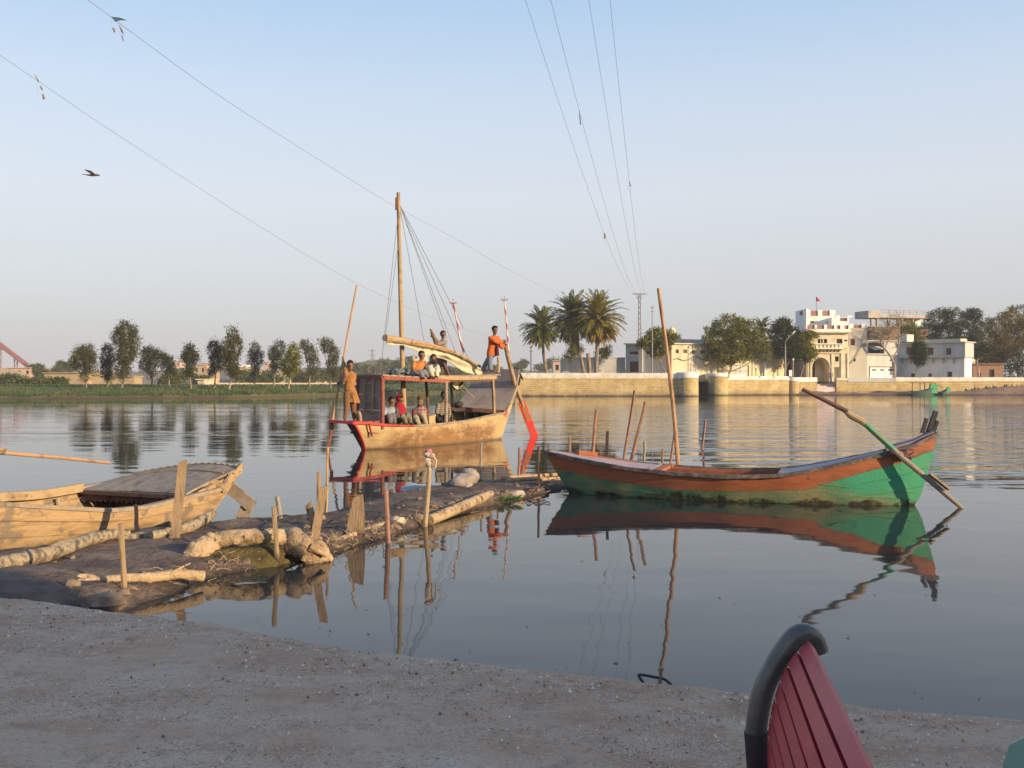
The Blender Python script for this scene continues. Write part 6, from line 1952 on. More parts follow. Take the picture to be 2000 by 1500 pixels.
# sloping stern deck of planks with a curved end
def deck2(u, v):
    s = lerp(0.52, -0.42, u)
    q = lerp(-2.0, 0.0, v)
    zlo = lerp(z_at(166, 960, -2)[1], z_at(377, 967, 0)[1], v)
    hi = 0.47 + 0.20 * math.sin(math.pi * min(1, v * 0.62 + 0.0)) - 0.03 * v
    z = lerp(zlo, hi, u ** 0.85)
    if v > 0.999:
        z -= 0.02
    return b2(s - 0.1 * math.sin(math.pi * v), q, z)
for k in range(7):
    mb = MB()
    mb.slab(8, 2, lambda u, v: deck2(u, (k + lerp(0.02, 0.98, v)) / 7), -0.03)
    mb.build('deck_plank', M_OLDWOOD, wboat)
mb = MB()
for i in range(24):
    a, b = deck2(0.72, i / 24) + Vector((0, 0, .03)), deck2(0.72, (i + 1) / 24) + Vector((0, 0, .03))
    mb.bar(a, b, 0.03, 0.03)
mb.build('deck_batten', M_WOOD, wboat)
mb = MB()
for i in range(30):                                # scalloped end board
    a = deck2(1.0, i / 30)
    b = deck2(1.0, (i + 1) / 30)
    h_ = 0.035 + 0.02 * (i % 2)
    mb.prism([a - Vector((0, 0, .03)), b - Vector((0, 0, .03)), b + Vector((0, 0, h_)), a + Vector((0, 0, 0.055 - 0.02 * (i % 2)))], (0.02, 0.035, 0))
mb.build('scalloped_board', M_WOOD, wboat, smooth=False)
# deck front beam with a scalloped valance, dark hold below
mb = MB(); mb.bar(deck2(0, 0.0) + Vector((0, 0, .005)), deck2(0, 1.0) + Vector((0, 0, .005)), 0.10, 0.05); mb.build('deck_beam', M_DARKWOOD, wboat, smooth=False)
mb = MB()
for i in range(22):
    a, b = deck2(0, i / 22) + Vector((.03, -.05, -.02)), deck2(0, (i + 1) / 22) + Vector((.03, -.05, -.02))
    mb.prism([a, b, b - Vector((0, 0, .08)), a.lerp(b, .5) - Vector((0, 0, .115)), a - Vector((0, 0, .08))], (0.015, 0.02, 0))
mb.build('valance', M_DARKWOOD, wboat, smooth=False)
# raked end of the hull
mb = MB(); mb.slab(2, 8, lambda u, v: b2(0.12, lerp(-1.85, -0.15, v), lerp(-0.1, 0.34, u)), 0.02); mb.build('hold_back_panel', M_DARKWOOD, wboat)  # added dark panel gives the hold its shade and closes a bright gap
mb = MB()
mb.slab(4, 12, lambda u, v: Vector(deck2(1.0, v)).lerp(b2(0.10, lerp(-1.75, -0.28, v), -0.22), u) - Vector((0, 0, 0.03)), 0.04)
mb.build('transom', M_PLANK, wboat)
def wing(u, v):                                    # near side raised to the deck end
    a = side2(lerp(0.52, -0.12, u), 1.0, 1, 0.0)
    b = Vector(deck2(u, 1.0)) + Vector((0.02, 0, 0))
    return a.lerp(b, v)
mb = MB(); mb.slab(8, 2, wing, -0.03); mb.build('quarter_board', M_PLANK, wboat)
mb = MB(); mb.bar(side2(0.02, 0.0, 1), Vector(deck2(1, 1.0)) + Vector((0.02, 0, 0.10)), 0.05, 0.05); mb.build('corner_post', M_WOOD, wboat, smooth=False)
# inner far coaming and ribs
mb = MB()
pts = [side2(lerp(0.55, 4.5, i / 20), 1.0, -1, -0.10) + Vector((0, 0, 0.03 + 0.03 * math.sin(i * .16))) for i in range(21)]
for p_, q_ in zip(pts, pts[1:]):
    mb.bar(p_, q_, 0.05, 0.11)
mb.build('coaming', M_WOOD, wboat)
for i in range(7):
    s = 0.9 + i * 0.55
    mb = MB()
    mb.tube([side2(s, 0.9, -1, -0.06), side2(s, 0.5, -1, -0.06), side2(s, 0.2, -1, -0.10)], 0.028, 6)
    mb.build('rib', M_WOOD, wboat)
# bent rudder of two boards
rud = thing('rudder', 'elbow-shaped plank rudder dipping into the water behind the wooden boat', 'rudder', W(468, 1032))
for a, b in (((441, 945), (491, 987)), ((489, 975), (462, 1040))):
    mb = MB(); mb.bar(P(*a, 13.45), P(*b, 13.4), 0.05, 0.165, (0.5, 0, 1) if a[0] == 441 else (1, 0, 0.3)); mb.build('board', M_OLDWOOD, rud, smooth=False)
# forked branch lying on the stern corner
br = thing('forked_branch', 'bare forked branch lying over the wooden boat stern corner', 'branch', P(430, 952, 13.25))
mb = MB()
mb.tube(smooth_path([P(397, 955, 13.0), P(408, 942, 13.05), P(425, 945, 13.1), P(440, 957, 13.15)], 5), (0.02, 0.055), 8, wob=.2)
mb.tube([P(436, 954, 13.15), P(446, 938, 13.2), P(452, 926, 13.25)], (0.05, 0.03), 8, wob=.2)
mb.build('limb', M_WOOD, br)
# long oar reaching in from the left over the water
oa = thing('bamboo_oar', 'long bamboo oar reaching over calm water beyond the wooden boat', 'oar', P(-20, 884, 14.4))
mb = MB(); mb.tube([P(-420, 838, 12.6), P(-200, 862, 13.6), P(0, 884, 14.4), P(120, 894, 14.9), P(214, 904, 15.2)], (0.034, 0.024), 8); mb.build('shaft', M_BAMBOO, oa)
mb = MB(); mb.bar(P(-60, 873, 14.2), P(12, 881, 14.4), 0.03, 0.09); mb.build('blade', M_WOOD, oa, smooth=False)
# ================================================================ people
M_SKIN = mat('brown_skin', [(0.20, 0.105, 0.065), (0.235, 0.125, 0.08)], scale=12, bump=0.05, rough=0.6)
M_SKIN2 = mat('dark_brown_skin', [(0.165, 0.085, 0.055), (0.195, 0.103, 0.067)], scale=12, bump=0.05, rough=0.6)
M_HAIR = mat('black_hair', [(0.012, 0.010, 0.010), (0.022, 0.018, 0.017)], scale=40, bump=0.6, bscale=80, rough=0.6)
M_EYE = mat('dark_eye', [(0.01, 0.008, 0.008), (0.015, 0.012, 0.012)], scale=4, bump=0, rough=0.3)
def cloth(name, c, k=0.72, sc=7):
    return mat(name, [c, tuple(x * k for x in c), tuple(x * 0.9 for x in c)], scale=sc, bump=0.35, bscale=sc * 2.2, rough=0.9, bdist=0.03)

def fuse(mb, name, m, parent, voxel=0.011, smooth_it=4):
    """merge overlapping shapes into one continuous skin"""
    o = mb.build(name, m, parent)
    r = o.modifiers.new('r', 'REMESH')
    r.mode = 'VOXEL'
    r.voxel_size = voxel
    r.use_smooth_shade = True
    if smooth_it:
        s = o.modifiers.new('s', 'SMOOTH')
        s.factor = 0.5
        s.iterations = smooth_it
    dg = bpy.context.evaluated_depsgraph_get()
    me = bpy.data.meshes.new_from_object(o.evaluated_get(dg))
    me.name = name
    o.modifiers.clear()
    old = o.data
    o.data = me
    if not me.materials:
        me.materials.append(m)
    bpy.data.meshes.remove(old)
    return o

def loft(mb, rings, right, fwd, n=14):
    """ellipses (centre, half width, half depth) stacked; right and fwd span each ring"""
    vs, fs = [], []
    for c, a, b in rings:
        for k in range(n):
            t = 2 * math.pi * k / n
            vs.append(Vector(c) + right * (math.cos(t) * a) + fwd * (math.sin(t) * b))
    m_ = len(rings)
    for i in range(m_ - 1):
        for k in range(n):
            fs.append((i * n + k, i * n + (k + 1) % n, (i + 1) * n + (k + 1) % n, (i + 1) * n + k))
    fs.append(tuple(range(n - 1, -1, -1)))
    fs.append(tuple((m_ - 1) * n + k for k in range(n)))
    mb.add(vs, fs)

def limb(mb, pts, rad, n=10):
    sp_ = smooth_path([tuple(Vector(p)) + (r,) for p, r in zip(pts, rad)], 3)
    mb.tube([p[:3] for p in sp_], [p[3] for p in sp_], n)
    mb.blob(sp_[0][:3], sp_[0][3] * 0.98, 8, 6)
    mb.blob(sp_[-1][:3], sp_[-1][3] * 0.98, 8, 6)

def hand(mb, wrist, grip, axis=None, k=1.0, thumb=None):
    """palm, four fingers and a thumb; with an axis the fingers close round it, otherwise they hang half curled"""
    wrist, grip = Vector(wrist), Vector(grip)
    d = (grip - wrist).normalized()
    ax = Vector(axis).normalized() if axis is not None else d.cross(Vector((0, 0.3, 1))).normalized()
    pal = d.cross(ax).normalized()
    c = wrist + d * 0.055 * k
    M = Matrix((ax, d, pal)).transposed()
    mb.blob(c, (0.042 * k, 0.055 * k, 0.020 * k), 8, 6, M=M)
    for i in range(4):
        off = ax * ((i - 1.5) * 0.021 * k)
        ln = (0.075, 0.085, 0.080, 0.062)[i] * k
        p0 = c + d * 0.045 * k + off
        if axis is not None:
            pts = [p0, p0 + d * ln * .42 + pal * .012 * k, p0 + d * ln * .5 + pal * .042 * k, p0 + d * ln * .1 + pal * .052 * k]
        else:
            pts = [p0, p0 + d * ln * .5 + pal * .008 * k, p0 + d * ln * .85 + pal * .028 * k]
        mb.tube(smooth_path([tuple(p) for p in pts], 3), (0.0105 * k, 0.008 * k), 6)
    t0 = c - d * 0.012 * k + ax * 0.036 * k
    mb.tube(smooth_path([tuple(t0), tuple(t0 + ax * .022 * k + d * .025 * k + pal * .01 * k), tuple(t0 + ax * .012 * k + d * .05 * k + pal * .035 * k)], 3), (0.012 * k, 0.009 * k), 6)

def head(t, body, c, face, k=1.0, tilt=0.0, hair=True, skin=None, beard=False, long_hair=False, hair_m=None):
    """skull, jaw, nose, ears join the body mesh; hair and eyes are parts"""
    c = Vector(c) - Vector((0, 0, .022))
    k *= 1.13
    f = Vector(face).normalized()
    r = f.cross(Vector((0, 0, 1))).normalized()
    u = (Vector((0, 0, 1)) + r * tilt).normalized()
    M = Matrix((r, f, u)).transposed()
    body.blob(c + u * .02 * k, (.074 * k, .092 * k, .10 * k), 14, 10, M=M)
    body.blob(c + f * .022 * k - u * .055 * k, (.055 * k, .062 * k, .06 * k), 12, 8, M=M)
    body.blob(c + f * .095 * k - u * .012 * k, (.013 * k, .022 * k, .024 * k), 8, 6, M=M)
    body.blob(c + f * .080 * k - u * .058 * k, (.026 * k, .012 * k, .010 * k), 8, 5, M=M)
    for s in (-1, 1):
        body.blob(c + r * s * .074 * k - f * .005 * k, (.012 * k, .022 * k, .032 * k), 7, 6, M=M)
        body.blob(c + f * .072 * k + r * s * .033 * k + u * .026 * k, (.024 * k, .012 * k, .008 * k), 7, 5, M=M)
        eb = MB(); eb.blob(c + f * .084 * k + r * s * .031 * k + u * .008 * k, (.014 * k, .008 * k, .008 * k), 7, 5, M=M); eb.build('eye', M_EYE, t)
    if hair:
        hb_ = MB()
        vs = []
        hb_.blob(c + u * .050 * k - f * .020 * k, (.086 * k, .096 * k, .090 * k), 14, 10, .12, c.x * 3, M=M)
        hb_.blob(c + u * .095 * k + f * .03 * k, (.070 * k, .065 * k, .040 * k), 10, 7, .3, c.y, M=M)
        if long_hair:
            for s in (-1, 1):
                hb_.blob(c + r * s * .075 * k - u * .04 * k - f * .02 * k, (.035 * k, .06 * k, .11 * k), 8, 7, .2, M=M)
        hb_.build('hair', hair_m or M_HAIR, t)
    if beard:
        hb_ = MB(); hb_.blob(c + f * .045 * k - u * .085 * k, (.055 * k, .05 * k, .045 * k), 10, 7, .15, M=M); hb_.blob(c + f * .088 * k - u * .042 * k, (.032 * k, .014 * k, .010 * k), 8, 5, M=M); hb_.build('beard', M_HAIR, t)

def person(label, loc, name='person'):
    return thing(name, label, 'person', loc)
def V(x, y, z): return Vector((x, y, z))

# --- boy at the bow with the punting pole
def boy_bow():
    def J(px, py, dq=0.0): return BQ(px, py, -.12 + dq)
    base = J(683, 818)
    t = person('barefoot boy in an ochre tunic standing at the ferry bow with a raised pole', base)
    f, r = V(.25, -.97, 0), V(.97, .25, 0)
    fz_ = f_rim(-1.0) + .02
    hip, chest, neck, hd = J(682, 769), J(685, 737), J(684.5, 724.5), J(684, 712.5)
    shL, shR = J(675, 731), J(695, 731, .02)
    handU, handD = BQ(671.5, 703, -.44), BQ(663.5, 746, -.44)
    kneeL, kneeR, ankL, ankR = J(677, 796), J(690, 796), J(674, 819.5), J(692, 819.5)
    b = MB()
    loft(b, [(hip - V(0, 0, .02), .11, .085), (hip + V(0, 0, .12), .10, .08), (chest, .13, .09), (chest + V(0, 0, .09), .12, .08), (neck, .045, .045)], r, f)
    limb(b, [neck - V(0, 0, .03), hd], [.045, .045])
    limb(b, [hip - r * .07, kneeL, ankL], [.085, .058, .04]); limb(b, [hip + r * .07, kneeR, ankR], [.085, .058, .04])
    for a in (ankL, ankR):
        b.blob(V(a.x, a.y, fz_ + .02) + f * .06, (.045, .115, .035), 10, 6, M=Matrix((r, f, V(0, 0, 1))).transposed())
    elU, elD = J(673.5, 714, -.2), J(668, 749, -.1)
    limb(b, [shL, elU, handU - V(0, 0, .03)], [.05, .038, .027]); limb(b, [shL - V(0, 0, .03) + f * .05, elD, handD + V(.02, 0, 0)], [.05, .038, .027])
    ax = (BQ(685, 620, -.46) - BQ(655, 790, -.5)).normalized()
    hand(b, handU - V(-.02, 0, .05), handU, ax); hand(b, handD + V(.05, 0, .02), handD, ax)
    head(t, b, hd, (.3, -.95, -.05), .98)
    fuse(b, 'body', M_SKIN2, t)
    c = MB()                                          # long tunic flaring to the right
    loft(c, [(J(687, 786), .19, .12), (J(686, 774), .16, .115), (hip + V(0, 0, .12), .135, .105), (chest, .155, .11), (chest + V(0, 0, .10), .15, .10), (neck - V(0, 0, .02), .06, .06)], r, f, 18)
    c.prism([J(690, 750, .1), J(697, 765, .12), J(704, 787, .14), J(692, 789, .14), J(688, 770, .12)], tuple(f * -.05))
    limb(c, [shL, elU.lerp(shL, .25)], [.07, .06]); limb(c, [shL + V(0, 0, -.04), elD.lerp(shL, .2)], [.068, .058])
    fuse(c, 'tunic', cloth('ochre_tunic', (.36, .17, .06)), t, .014, 3)
    c = MB()
    limb(c, [hip - r * .06, kneeL, ankL + V(0, 0, .04)], [.10, .08, .055]); limb(c, [hip + r * .06, kneeR, ankR + V(0, 0, .04)], [.10, .08, .055])
    fuse(c, 'trousers', cloth('tan_trousers', (.20, .105, .055)), t, .014, 3)
boy_bow()

# --- man in the orange jacket at the steering oar
def steersman():
    def J(px, py, d=0.0): return P(px, py, 31.75 + d)
    base = J(955, 726)
    t = person('young man in an orange jacket and blue jeans leaning on the steering oar', base)
    f, r = V(.75, -.66, 0), V(.66, .75, 0)
    hip, chest, neck, hd = J(960, 688), J(963, 667), J(965.5, 654.5), J(966.5, 644)
    shN, shF = J(958, 661, -.17), J(972, 661, .17)
    hU, hD = P(985, 667, 32.1), P(986, 674, 32.15)
    kN, kF, aN, aF = J(957, 705, -.08), J(952, 705, .10), J(958, 722, -.12), J(944, 722, .12)
    b = MB()
    loft(b, [(hip, .13, .10), (hip.lerp(chest, .5), .12, .095), (chest, .15, .105), (chest.lerp(neck, .55), .14, .09), (neck, .05, .05)], r, f)
    limb(b, [neck - V(0, 0, .04), hd], [.05, .05])
    limb(b, [hip - r * .08, kN, aN], [.09, .065, .045]); limb(b, [hip + r * .08, kF, aF], [.09, .065, .045])
    for a in (aN, aF):
        b.blob(a + f * .07 - V(0, 0, .03), (.045, .125, .038), 10, 6, M=Matrix((r, f, V(0, 0, 1))).transposed())
    eN, eF = J(970, 668, -.2), J(979, 678, .15)
    limb(b, [shN, eN, hU - V(.07, .02, -.0)], [.055, .042, .03]); limb(b, [shF, eF, hD - V(.06, 0, .01)], [.055, .042, .03])
    hand(b, hU - V(.08, .02, 0), hU, (.1, 0, 1)); hand(b, hD - V(.07, 0, .01), hD, (.1, 0, 1))
    head(t, b, hd, (.45, -.88, 0))
    fuse(b, 'body', M_SKIN2, t)
    c = MB()
    loft(c, [(J(960, 695.5), .19, .14), (hip + V(0, 0, .05), .165, .13), (hip.lerp(chest, .6), .15, .12), (chest, .18, .125), (chest.lerp(neck, .6), .165, .105), (neck - V(0, 0, .02), .06, .06)], r, f, 18)
    limb(c, [shN, eN, hU.lerp(eN, .35)], [.085, .07, .058]); limb(c, [shF, eF, hD.lerp(eF, .35)], [.085, .07, .058])
    fuse(c, 'jacket', cloth('orange_jacket', (.62, .14, .035)), t, .014, 3)
    c = MB(); loft(c, [(J(967.5, 695, -.03) + f * .10, .06, .05), (J(967, 683, -.03) + f * .09, .055, .05), (J(967, 668, -.02) + f * .085, .035, .04)], r, f, 12)
    fuse(c, 'shirt', cloth('maroon_shirt', (.10, .02, .025)), t, .012, 2)
    c = MB()
    limb(c, [hip - r * .06 - V(0, 0, .05), kN, aN + V(0, 0, .01)], [.10, .088, .082]); limb(c, [hip + r * .06 - V(0, 0, .05), kF, aF + V(.0, 0, .02)], [.10, .088, .082])
    fuse(c, 'jeans', cloth('pale_blue_jeans', (.20, .22, .29)), t, .014, 3)
steersman()

# --- seated figures: sit(px of seat, py of seat, plane q, head pixel...)
def sitter(label, q, hip, chest, neck, hd, shN, shF, elN, haN, elF, haF, kN, aN, kF, aF, face, right, top_m, leg_m, skin=M_SKIN2, sleeves=.75, topname='shirt', legname='trousers', k=1.0, extra=None, hair=True, beard=False, long_hair=False):
    J = lambda p: BQ(p[0], p[1], q + (p[2] if len(p) > 2 else 0))
    t = person(label, J(hip) - V(0, 0, .1))
    r = Vector(right).normalized()
    f = V(0, 0, 1).cross(r)
    if f.dot(Vector(face)) < 0: f = -f
    hip, chest, neck, hd = map(J, (hip, chest, neck, hd))
    shN, shF, elN, haN, elF, haF, kN, aN, kF, aF = map(J, (shN, shF, elN, haN, elF, haF, kN, aN, kF, aF))
    b = MB()
    loft(b, [(hip, .14, .12), (hip.lerp(chest, .5), .125, .10), (chest, .15, .105), (chest.lerp(neck, .55), .14, .09), (neck, .05, .05)], r, f)
    limb(b, [neck - V(0, 0, .04), hd], [.05, .05])
    limb(b, [hip + r * .08, kN, aN], [.09, .065, .042]); limb(b, [hip - r * .08, kF, aF], [.09, .065, .042])
    for a in (aN, aF):
        b.blob(a + f * .07 - V(0, 0, .02), (.042, .115, .035), 10, 6, M=Matrix((r, f, V(0, 0, 1))).transposed())
    limb(b, [shN, elN, haN], [.052, .040, .028]); limb(b, [shF, elF, haF], [.052, .040, .028])
    hand(b, haN, haN + (haN - elN).normalized() * .1, k=.95); hand(b, haF, haF + (haF - elF).normalized() * .1, k=.95)
    head(t, b, hd, face, k, hair=hair, beard=beard, long_hair=long_hair)
    fuse(b, 'body', skin, t)
    c = MB()
    loft(c, [(hip - V(0, 0, .04), .165, .14), (hip.lerp(chest, .5), .15, .125), (chest, .178, .13), (chest.lerp(neck, .6), .16, .105), (neck - V(0, 0, .02), .06, .06)], r, f, 18)
    limb(c, [shN, shN.lerp(elN, sleeves)], [.075, .062]); limb(c, [shF, shF.lerp(elF, sleeves)], [.075, .062])
    if sleeves > .95:
        limb(c, [elN, elN.lerp(haN, .8)], [.062, .05]); limb(c, [elF, elF.lerp(haF, .8)], [.062, .05])
    fuse(c, topname, top_m, t, .014, 3)
    c = MB()
    limb(c, [hip + r * .07, kN, aN.lerp(kN, .1)], [.12, .092, .07]); limb(c, [hip - r * .07, kF, aF.lerp(kF, .1)], [.12, .092, .07])
    c.blob(hip, (.15, .13, .10), 10, 7)
    fuse(c, legname, leg_m, t, .014, 3)
    if extra: extra(t, J, f, r)
    return t
sitter('man in an orange shirt sitting on the ferry roof beside the bundle', .42, (812, 731), (818, 715), (822, 704), (823.5, 693.5), (809, 711, .05), (829, 710, -.1), (807, 722, .1), (818, 731, .22), (831, 722, .05), (836, 733, .2),
       (828, 727, .25), (838, 737, .3), (820, 729, .2), (826, 737, .35), (.35, -.93, 0), (.93, .35, 0), cloth('saffron_shirt', (.62, .20, .045)), cloth('grey_blue_trousers', (.20, .22, .24)), sleeves=.6, topname='shirt')
def scarf(t, J, f, r):
    c = MB()
    for px in (839.5, 851.5):
        c.tube(smooth_path([J((px + (2 if px < 845 else -2), 700.5, .06)), J((px, 709, .14)), J((px + .6, 718, .2))], 4), .03, 7, flat=.6)
    c.build('scarf', cloth('dark_scarf', (.06, .04, .04)), t)
sitter('man in cream clothes with a dark scarf hugging his knees on the ferry roof', .45, (842, 732), (844, 719), (846, 709), (846.5, 700), (835, 716, .05), (854, 716, -.1), (834, 725, .14), (850, 726, .3), (857, 724, .1), (852, 727, .3),
       (839, 719, .3), (845, 735, .4), (852, 721, .25), (853, 735, .4), (.15, -.98, 0), (.98, .15, 0), cloth('cream_shirt', (.58, .53, .42)), cloth('cream_trousers', (.55, .51, .41)), sleeves=1.0, extra=scarf, beard=True, long_hair=True)
# boy standing behind the yard, hauling on the spar
def hauler():
    def J(px, py, d=0.0): return BQ(px, py, -.35 + d)
    t = person('boy in a grey shirt standing behind the furled sail with raised arms', J(868, 733))
    f, r = V(.3, -.95, 0), V(.95, .3, 0)
    hip, chest, neck, hd = J(862, 694), J(863, 674), J(864.5, 663), J(865.5, 653)
    b = MB()
    loft(b, [(hip, .12, .09), (hip.lerp(chest, .5), .11, .085), (chest, .135, .09), (chest.lerp(neck, .6), .12, .08), (neck, .045, .045)], r, f)
    limb(b, [neck - V(0, 0, .03), hd], [.045, .045])
    sN, sF = J(870, 668), J(857, 668)
    limb(b, [sF, J(849, 659), J(845, 649)], [.046, .036, .026]); limb(b, [sN + f * .05, J(856, 672, .2), J(846, 660, .15)], [.046, .036, .026])
    hand(b, J(845, 650), J(842.5, 645.5), (.2, 0, 1), .95); hand(b, J(847, 661, .15), J(843.5, 657, .15), (.2, 0, 1), .95)
    kN, aN, kF, aF = J(867, 712), J(872, 731), J(858, 713), J(861, 731)
    limb(b, [hip + r * .07, kN, aN], [.075, .055, .038]); limb(b, [hip - r * .07, kF, aF], [.075, .055, .038])
    for a in (aN, aF):
        b.blob(a + f * .06 - V(0, 0, .02), (.04, .11, .032), 10, 6, M=Matrix((r, f, V(0, 0, 1))).transposed())
    head(t, b, hd, (.35, -.93, 0), .95)
    fuse(b, 'body', M_SKIN2, t)
    c = MB()
    loft(c, [(hip - V(0, 0, .05), .14, .115), (hip.lerp(chest, .5), .13, .105), (chest, .152, .11), (chest.lerp(neck, .6), .135, .095), (neck - V(0, 0, .02), .055, .055)], r, f, 18)
    limb(c, [sF, J(849, 659), J(847, 654)], [.06, .05, .042]); limb(c, [sN + f * .05, J(856, 672, .2)], [.065, .055])
    fuse(c, 'shirt', cloth('grey_shirt', (.27, .24, .20)), t, .013, 3)
    c = MB(); limb(c, [hip + r * .06, kN], [.12, .10]); limb(c, [hip - r * .06, kF], [.12, .10]); c.blob(hip, (.13, .12, .09), 10, 7)
    fuse(c, 'shorts', cloth('grey_shorts', (.19, .17, .16)), t, .013, 3)
hauler()
# --- passengers under the canopy
sitter('boy in a pale blue shirt sitting under the canopy next to the red shawl', .25, (758, 822), (760, 805), (763, 793), (765, 783.5), (752, 800, .05), (770, 799, -.1), (751, 811, .1), (760, 820, .2), (772, 811, .05), (768, 820, .2),
       (768, 812, .3), (770, 827, .3), (760, 814, .25), (762, 827, .3), (.55, -.83, 0), (.83, .55, 0), cloth('pale_blue_shirt', (.30, .33, .42)), cloth('grey_trousers', (.16, .15, .16)), sleeves=.9)
def shawl(t, J, f, r):
    c = MB()
    hd = J((781, 780))
    c.blob(hd + V(0, 0, .035) - f * .03, (.105, .10, .115), 14, 10)
    loft(c, [(J((781, 822)) , .20, .17), (J((781, 806)), .19, .15), (J((781, 794)), .16, .12), (J((781, 786)) - f * .03, .105, .09)], r, f, 18)
    fuse(c, 'shawl', cloth('crimson_shawl', (.36, .012, .035)), t, .014, 3)
sitter('woman wrapped in a crimson head shawl sitting under the canopy', .25, (780, 823), (781, 806), (781.5, 793), (782, 781), (774, 800, .05), (789, 800, -.1), (775, 812, .2), (786, 817, .3), (793, 812, .1), (792, 819, .3),
       (797, 812, .3), (801, 826, .3), (788, 814, .35), (792, 827, .35), (.6, -.8, 0), (.8, .6, 0), cloth('dark_olive_dress', (.10, .10, .075)), cloth('olive_skirt', (.20, .19, .13)), sleeves=1.0, topname='dress', legname='skirt', extra=shawl)
def plaid(t, J, f, r):
    m_ = bpy.data.materials.new('plaid_shawl')
    n = NT(m_)
    geo = n.n('NewGeometry'); sep = n.n('SeparateXYZ'); n.l(geo.outputs['Position'], sep.inputs[0])
    a = n.m('GREATER_THAN', n.m('FRACT', n.m('MULTIPLY', sep.outputs[0], 11.0)), .55)
    b_ = n.m('GREATER_THAN', n.m('FRACT', n.m('MULTIPLY', sep.outputs[2], 11.0)), .6)
    n.l(n.mix(n.m('MULTIPLY', n.m('ADD', a, b_), .5), (.17, .05, .05), (.36, .27, .23)), n.p.inputs['Base Color'])
    n.p.inputs['Roughness'].default_value = .95
    c = MB()
    loft(c, [(J((819, 821)), .21, .16), (J((819, 810)), .22, .16), (J((820, 799)), .195, .13), (J((821, 792)), .09, .08)], r, f, 18)
    c.prism([J((829, 800, .12)), J((836, 812, .14)), J((838, 824, .16)), J((829, 823, .2)), J((826, 812, .2))], tuple(f * .03))
    fuse(c, 'shawl', m_, t, .014, 3)
    c = MB(); c.lathe(J((821, 778)), [(.088, -.03), (.095, .0), (.085, .045), (.05, .06)], 14); c.build('cap', cloth('brown_cap', (.16, .07, .05)), t)
sitter('moustached man in a plaid shawl and cap sitting under the canopy', .35, (818, 824), (819, 807), (820.5, 795), (821, 784.5), (809, 802, .05), (830, 801, -.1), (808, 813, .15), (816, 820, .3), (834, 813, .1), (829, 818, .3),
       (826, 810, .3), (832, 829, .35), (812, 816, .3), (818, 829, .35), (-.25, -.96, 0), (.96, -.25, 0), cloth('red_brown_shirt', (.17, .06, .055)), cloth('beige_trousers', (.38, .33, .24)), sleeves=1.0, extra=plaid, hair=False, beard=True)
def striped_shirt():
    m_ = bpy.data.materials.new('striped_shirt')
    n = NT(m_)
    geo = n.n('NewGeometry'); sep = n.n('SeparateXYZ'); n.l(geo.outputs['Position'], sep.inputs[0])
    a = n.m('GREATER_THAN', n.m('FRACT', n.m('MULTIPLY', sep.outputs[2], 16.0)), .5)
    n.l(n.mix(a, (.10, .08, .065), (.30, .25, .19)), n.p.inputs['Base Color'])
    n.p.inputs['Roughness'].default_value = .95
    return m_
sitter('man in a dark striped shirt sitting behind the canopy post', .2, (862, 822), (863, 798), (866, 783), (867, 772), (856, 792, .05), (875, 792, -.1), (853, 806, .1), (860, 815, .2), (878, 807, .05), (876, 817, .2),
       (872, 812, .35), (876, 826, .35), (857, 814, .35), (860, 827, .35), (.3, -.95, 0), (.95, .3, 0), striped_shirt(), cloth('dark_trousers', (.08, .07, .065)), sleeves=1.0)

# --- far figure by the arched gateway
def gate_person():
    def J(px, py): return P(px, py, 152.6)
    t = person('small figure in blue grey clothes by the arched gateway', (J(1623, 746).x, 152.6, 2.0))
    z = 2.02
    x, y = J(1623, 746).x, 152.6
    f, r = V(-.4, -.9, 0), V(.9, -.4, 0)
    b = MB()
    hip, chest, neck = V(x, y, z + .86), V(x, y, z + 1.2), V(x, y, z + 1.42)
    loft(b, [(hip, .15, .11), (chest, .17, .11), (neck, .06, .06)], r, f)
    limb(b, [neck, neck + V(0, 0, .12)], [.05, .05])
    for s in (-1, 1):
        limb(b, [hip + r * .09 * s, V(x, y, z + .46) + r * .1 * s, V(x, y, z + .06) + r * .1 * s], [.09, .065, .045])
        limb(b, [chest + r * .2 * s + V(0, 0, .12), chest + r * .26 * s - V(0, 0, .15), chest + r * .24 * s - V(0, 0, .38)], [.05, .04, .03])
        hand(b, chest + r * .24 * s - V(0, 0, .38), chest + r * .24 * s - V(0, 0, .48))
        b.blob(V(x, y, z + .02) + r * .1 * s + f * .06, (.045, .12, .035), 8, 6)
    head(t, b, neck + V(0, 0, .19), f)
    fuse(b, 'body', M_SKIN2, t, .02)
    c = MB(); loft(c, [(V(x, y, z + .5), .22, .17), (hip, .18, .14), (chest, .2, .14), (neck - V(0, 0, .04), .08, .08)], r, f, 16)
    fuse(c, 'tunic', cloth('blue_grey_tunic', (.22, .26, .32)), t, .02, 2)
gate_person()
# ================================================================ posts, boards, driftwood and litter on the causeway
M_DRIFT = mat('driftwood', [(0.36, 0.255, 0.15), (0.45, 0.335, 0.21), (0.24, 0.16, 0.095)], scale=3.6, bump=1.0, bscale=11, rough=0.88, spots=((0.11, 0.065, 0.04), 9, 0.40), bdist=0.05)
M_PATCHY = mat('patchy_bark_log', [(0.13, 0.10, 0.075), (0.34, 0.275, 0.185), (0.10, 0.078, 0.06)], scale=7, bump=0.6, bscale=18, rough=0.9, lo=0.40, hi=0.62)
M_BOARD = mat('weathered_board', [(0.24, 0.165, 0.10), (0.32, 0.23, 0.145), (0.165, 0.11, 0.068)], scale=4, bump=0.8, bscale=24, rough=0.88, stretch=(3, 3, .5), low=((0.045, 0.033, 0.024), 0.02, 0.16), spots=((0.10, 0.065, 0.042), 12, 0.36))

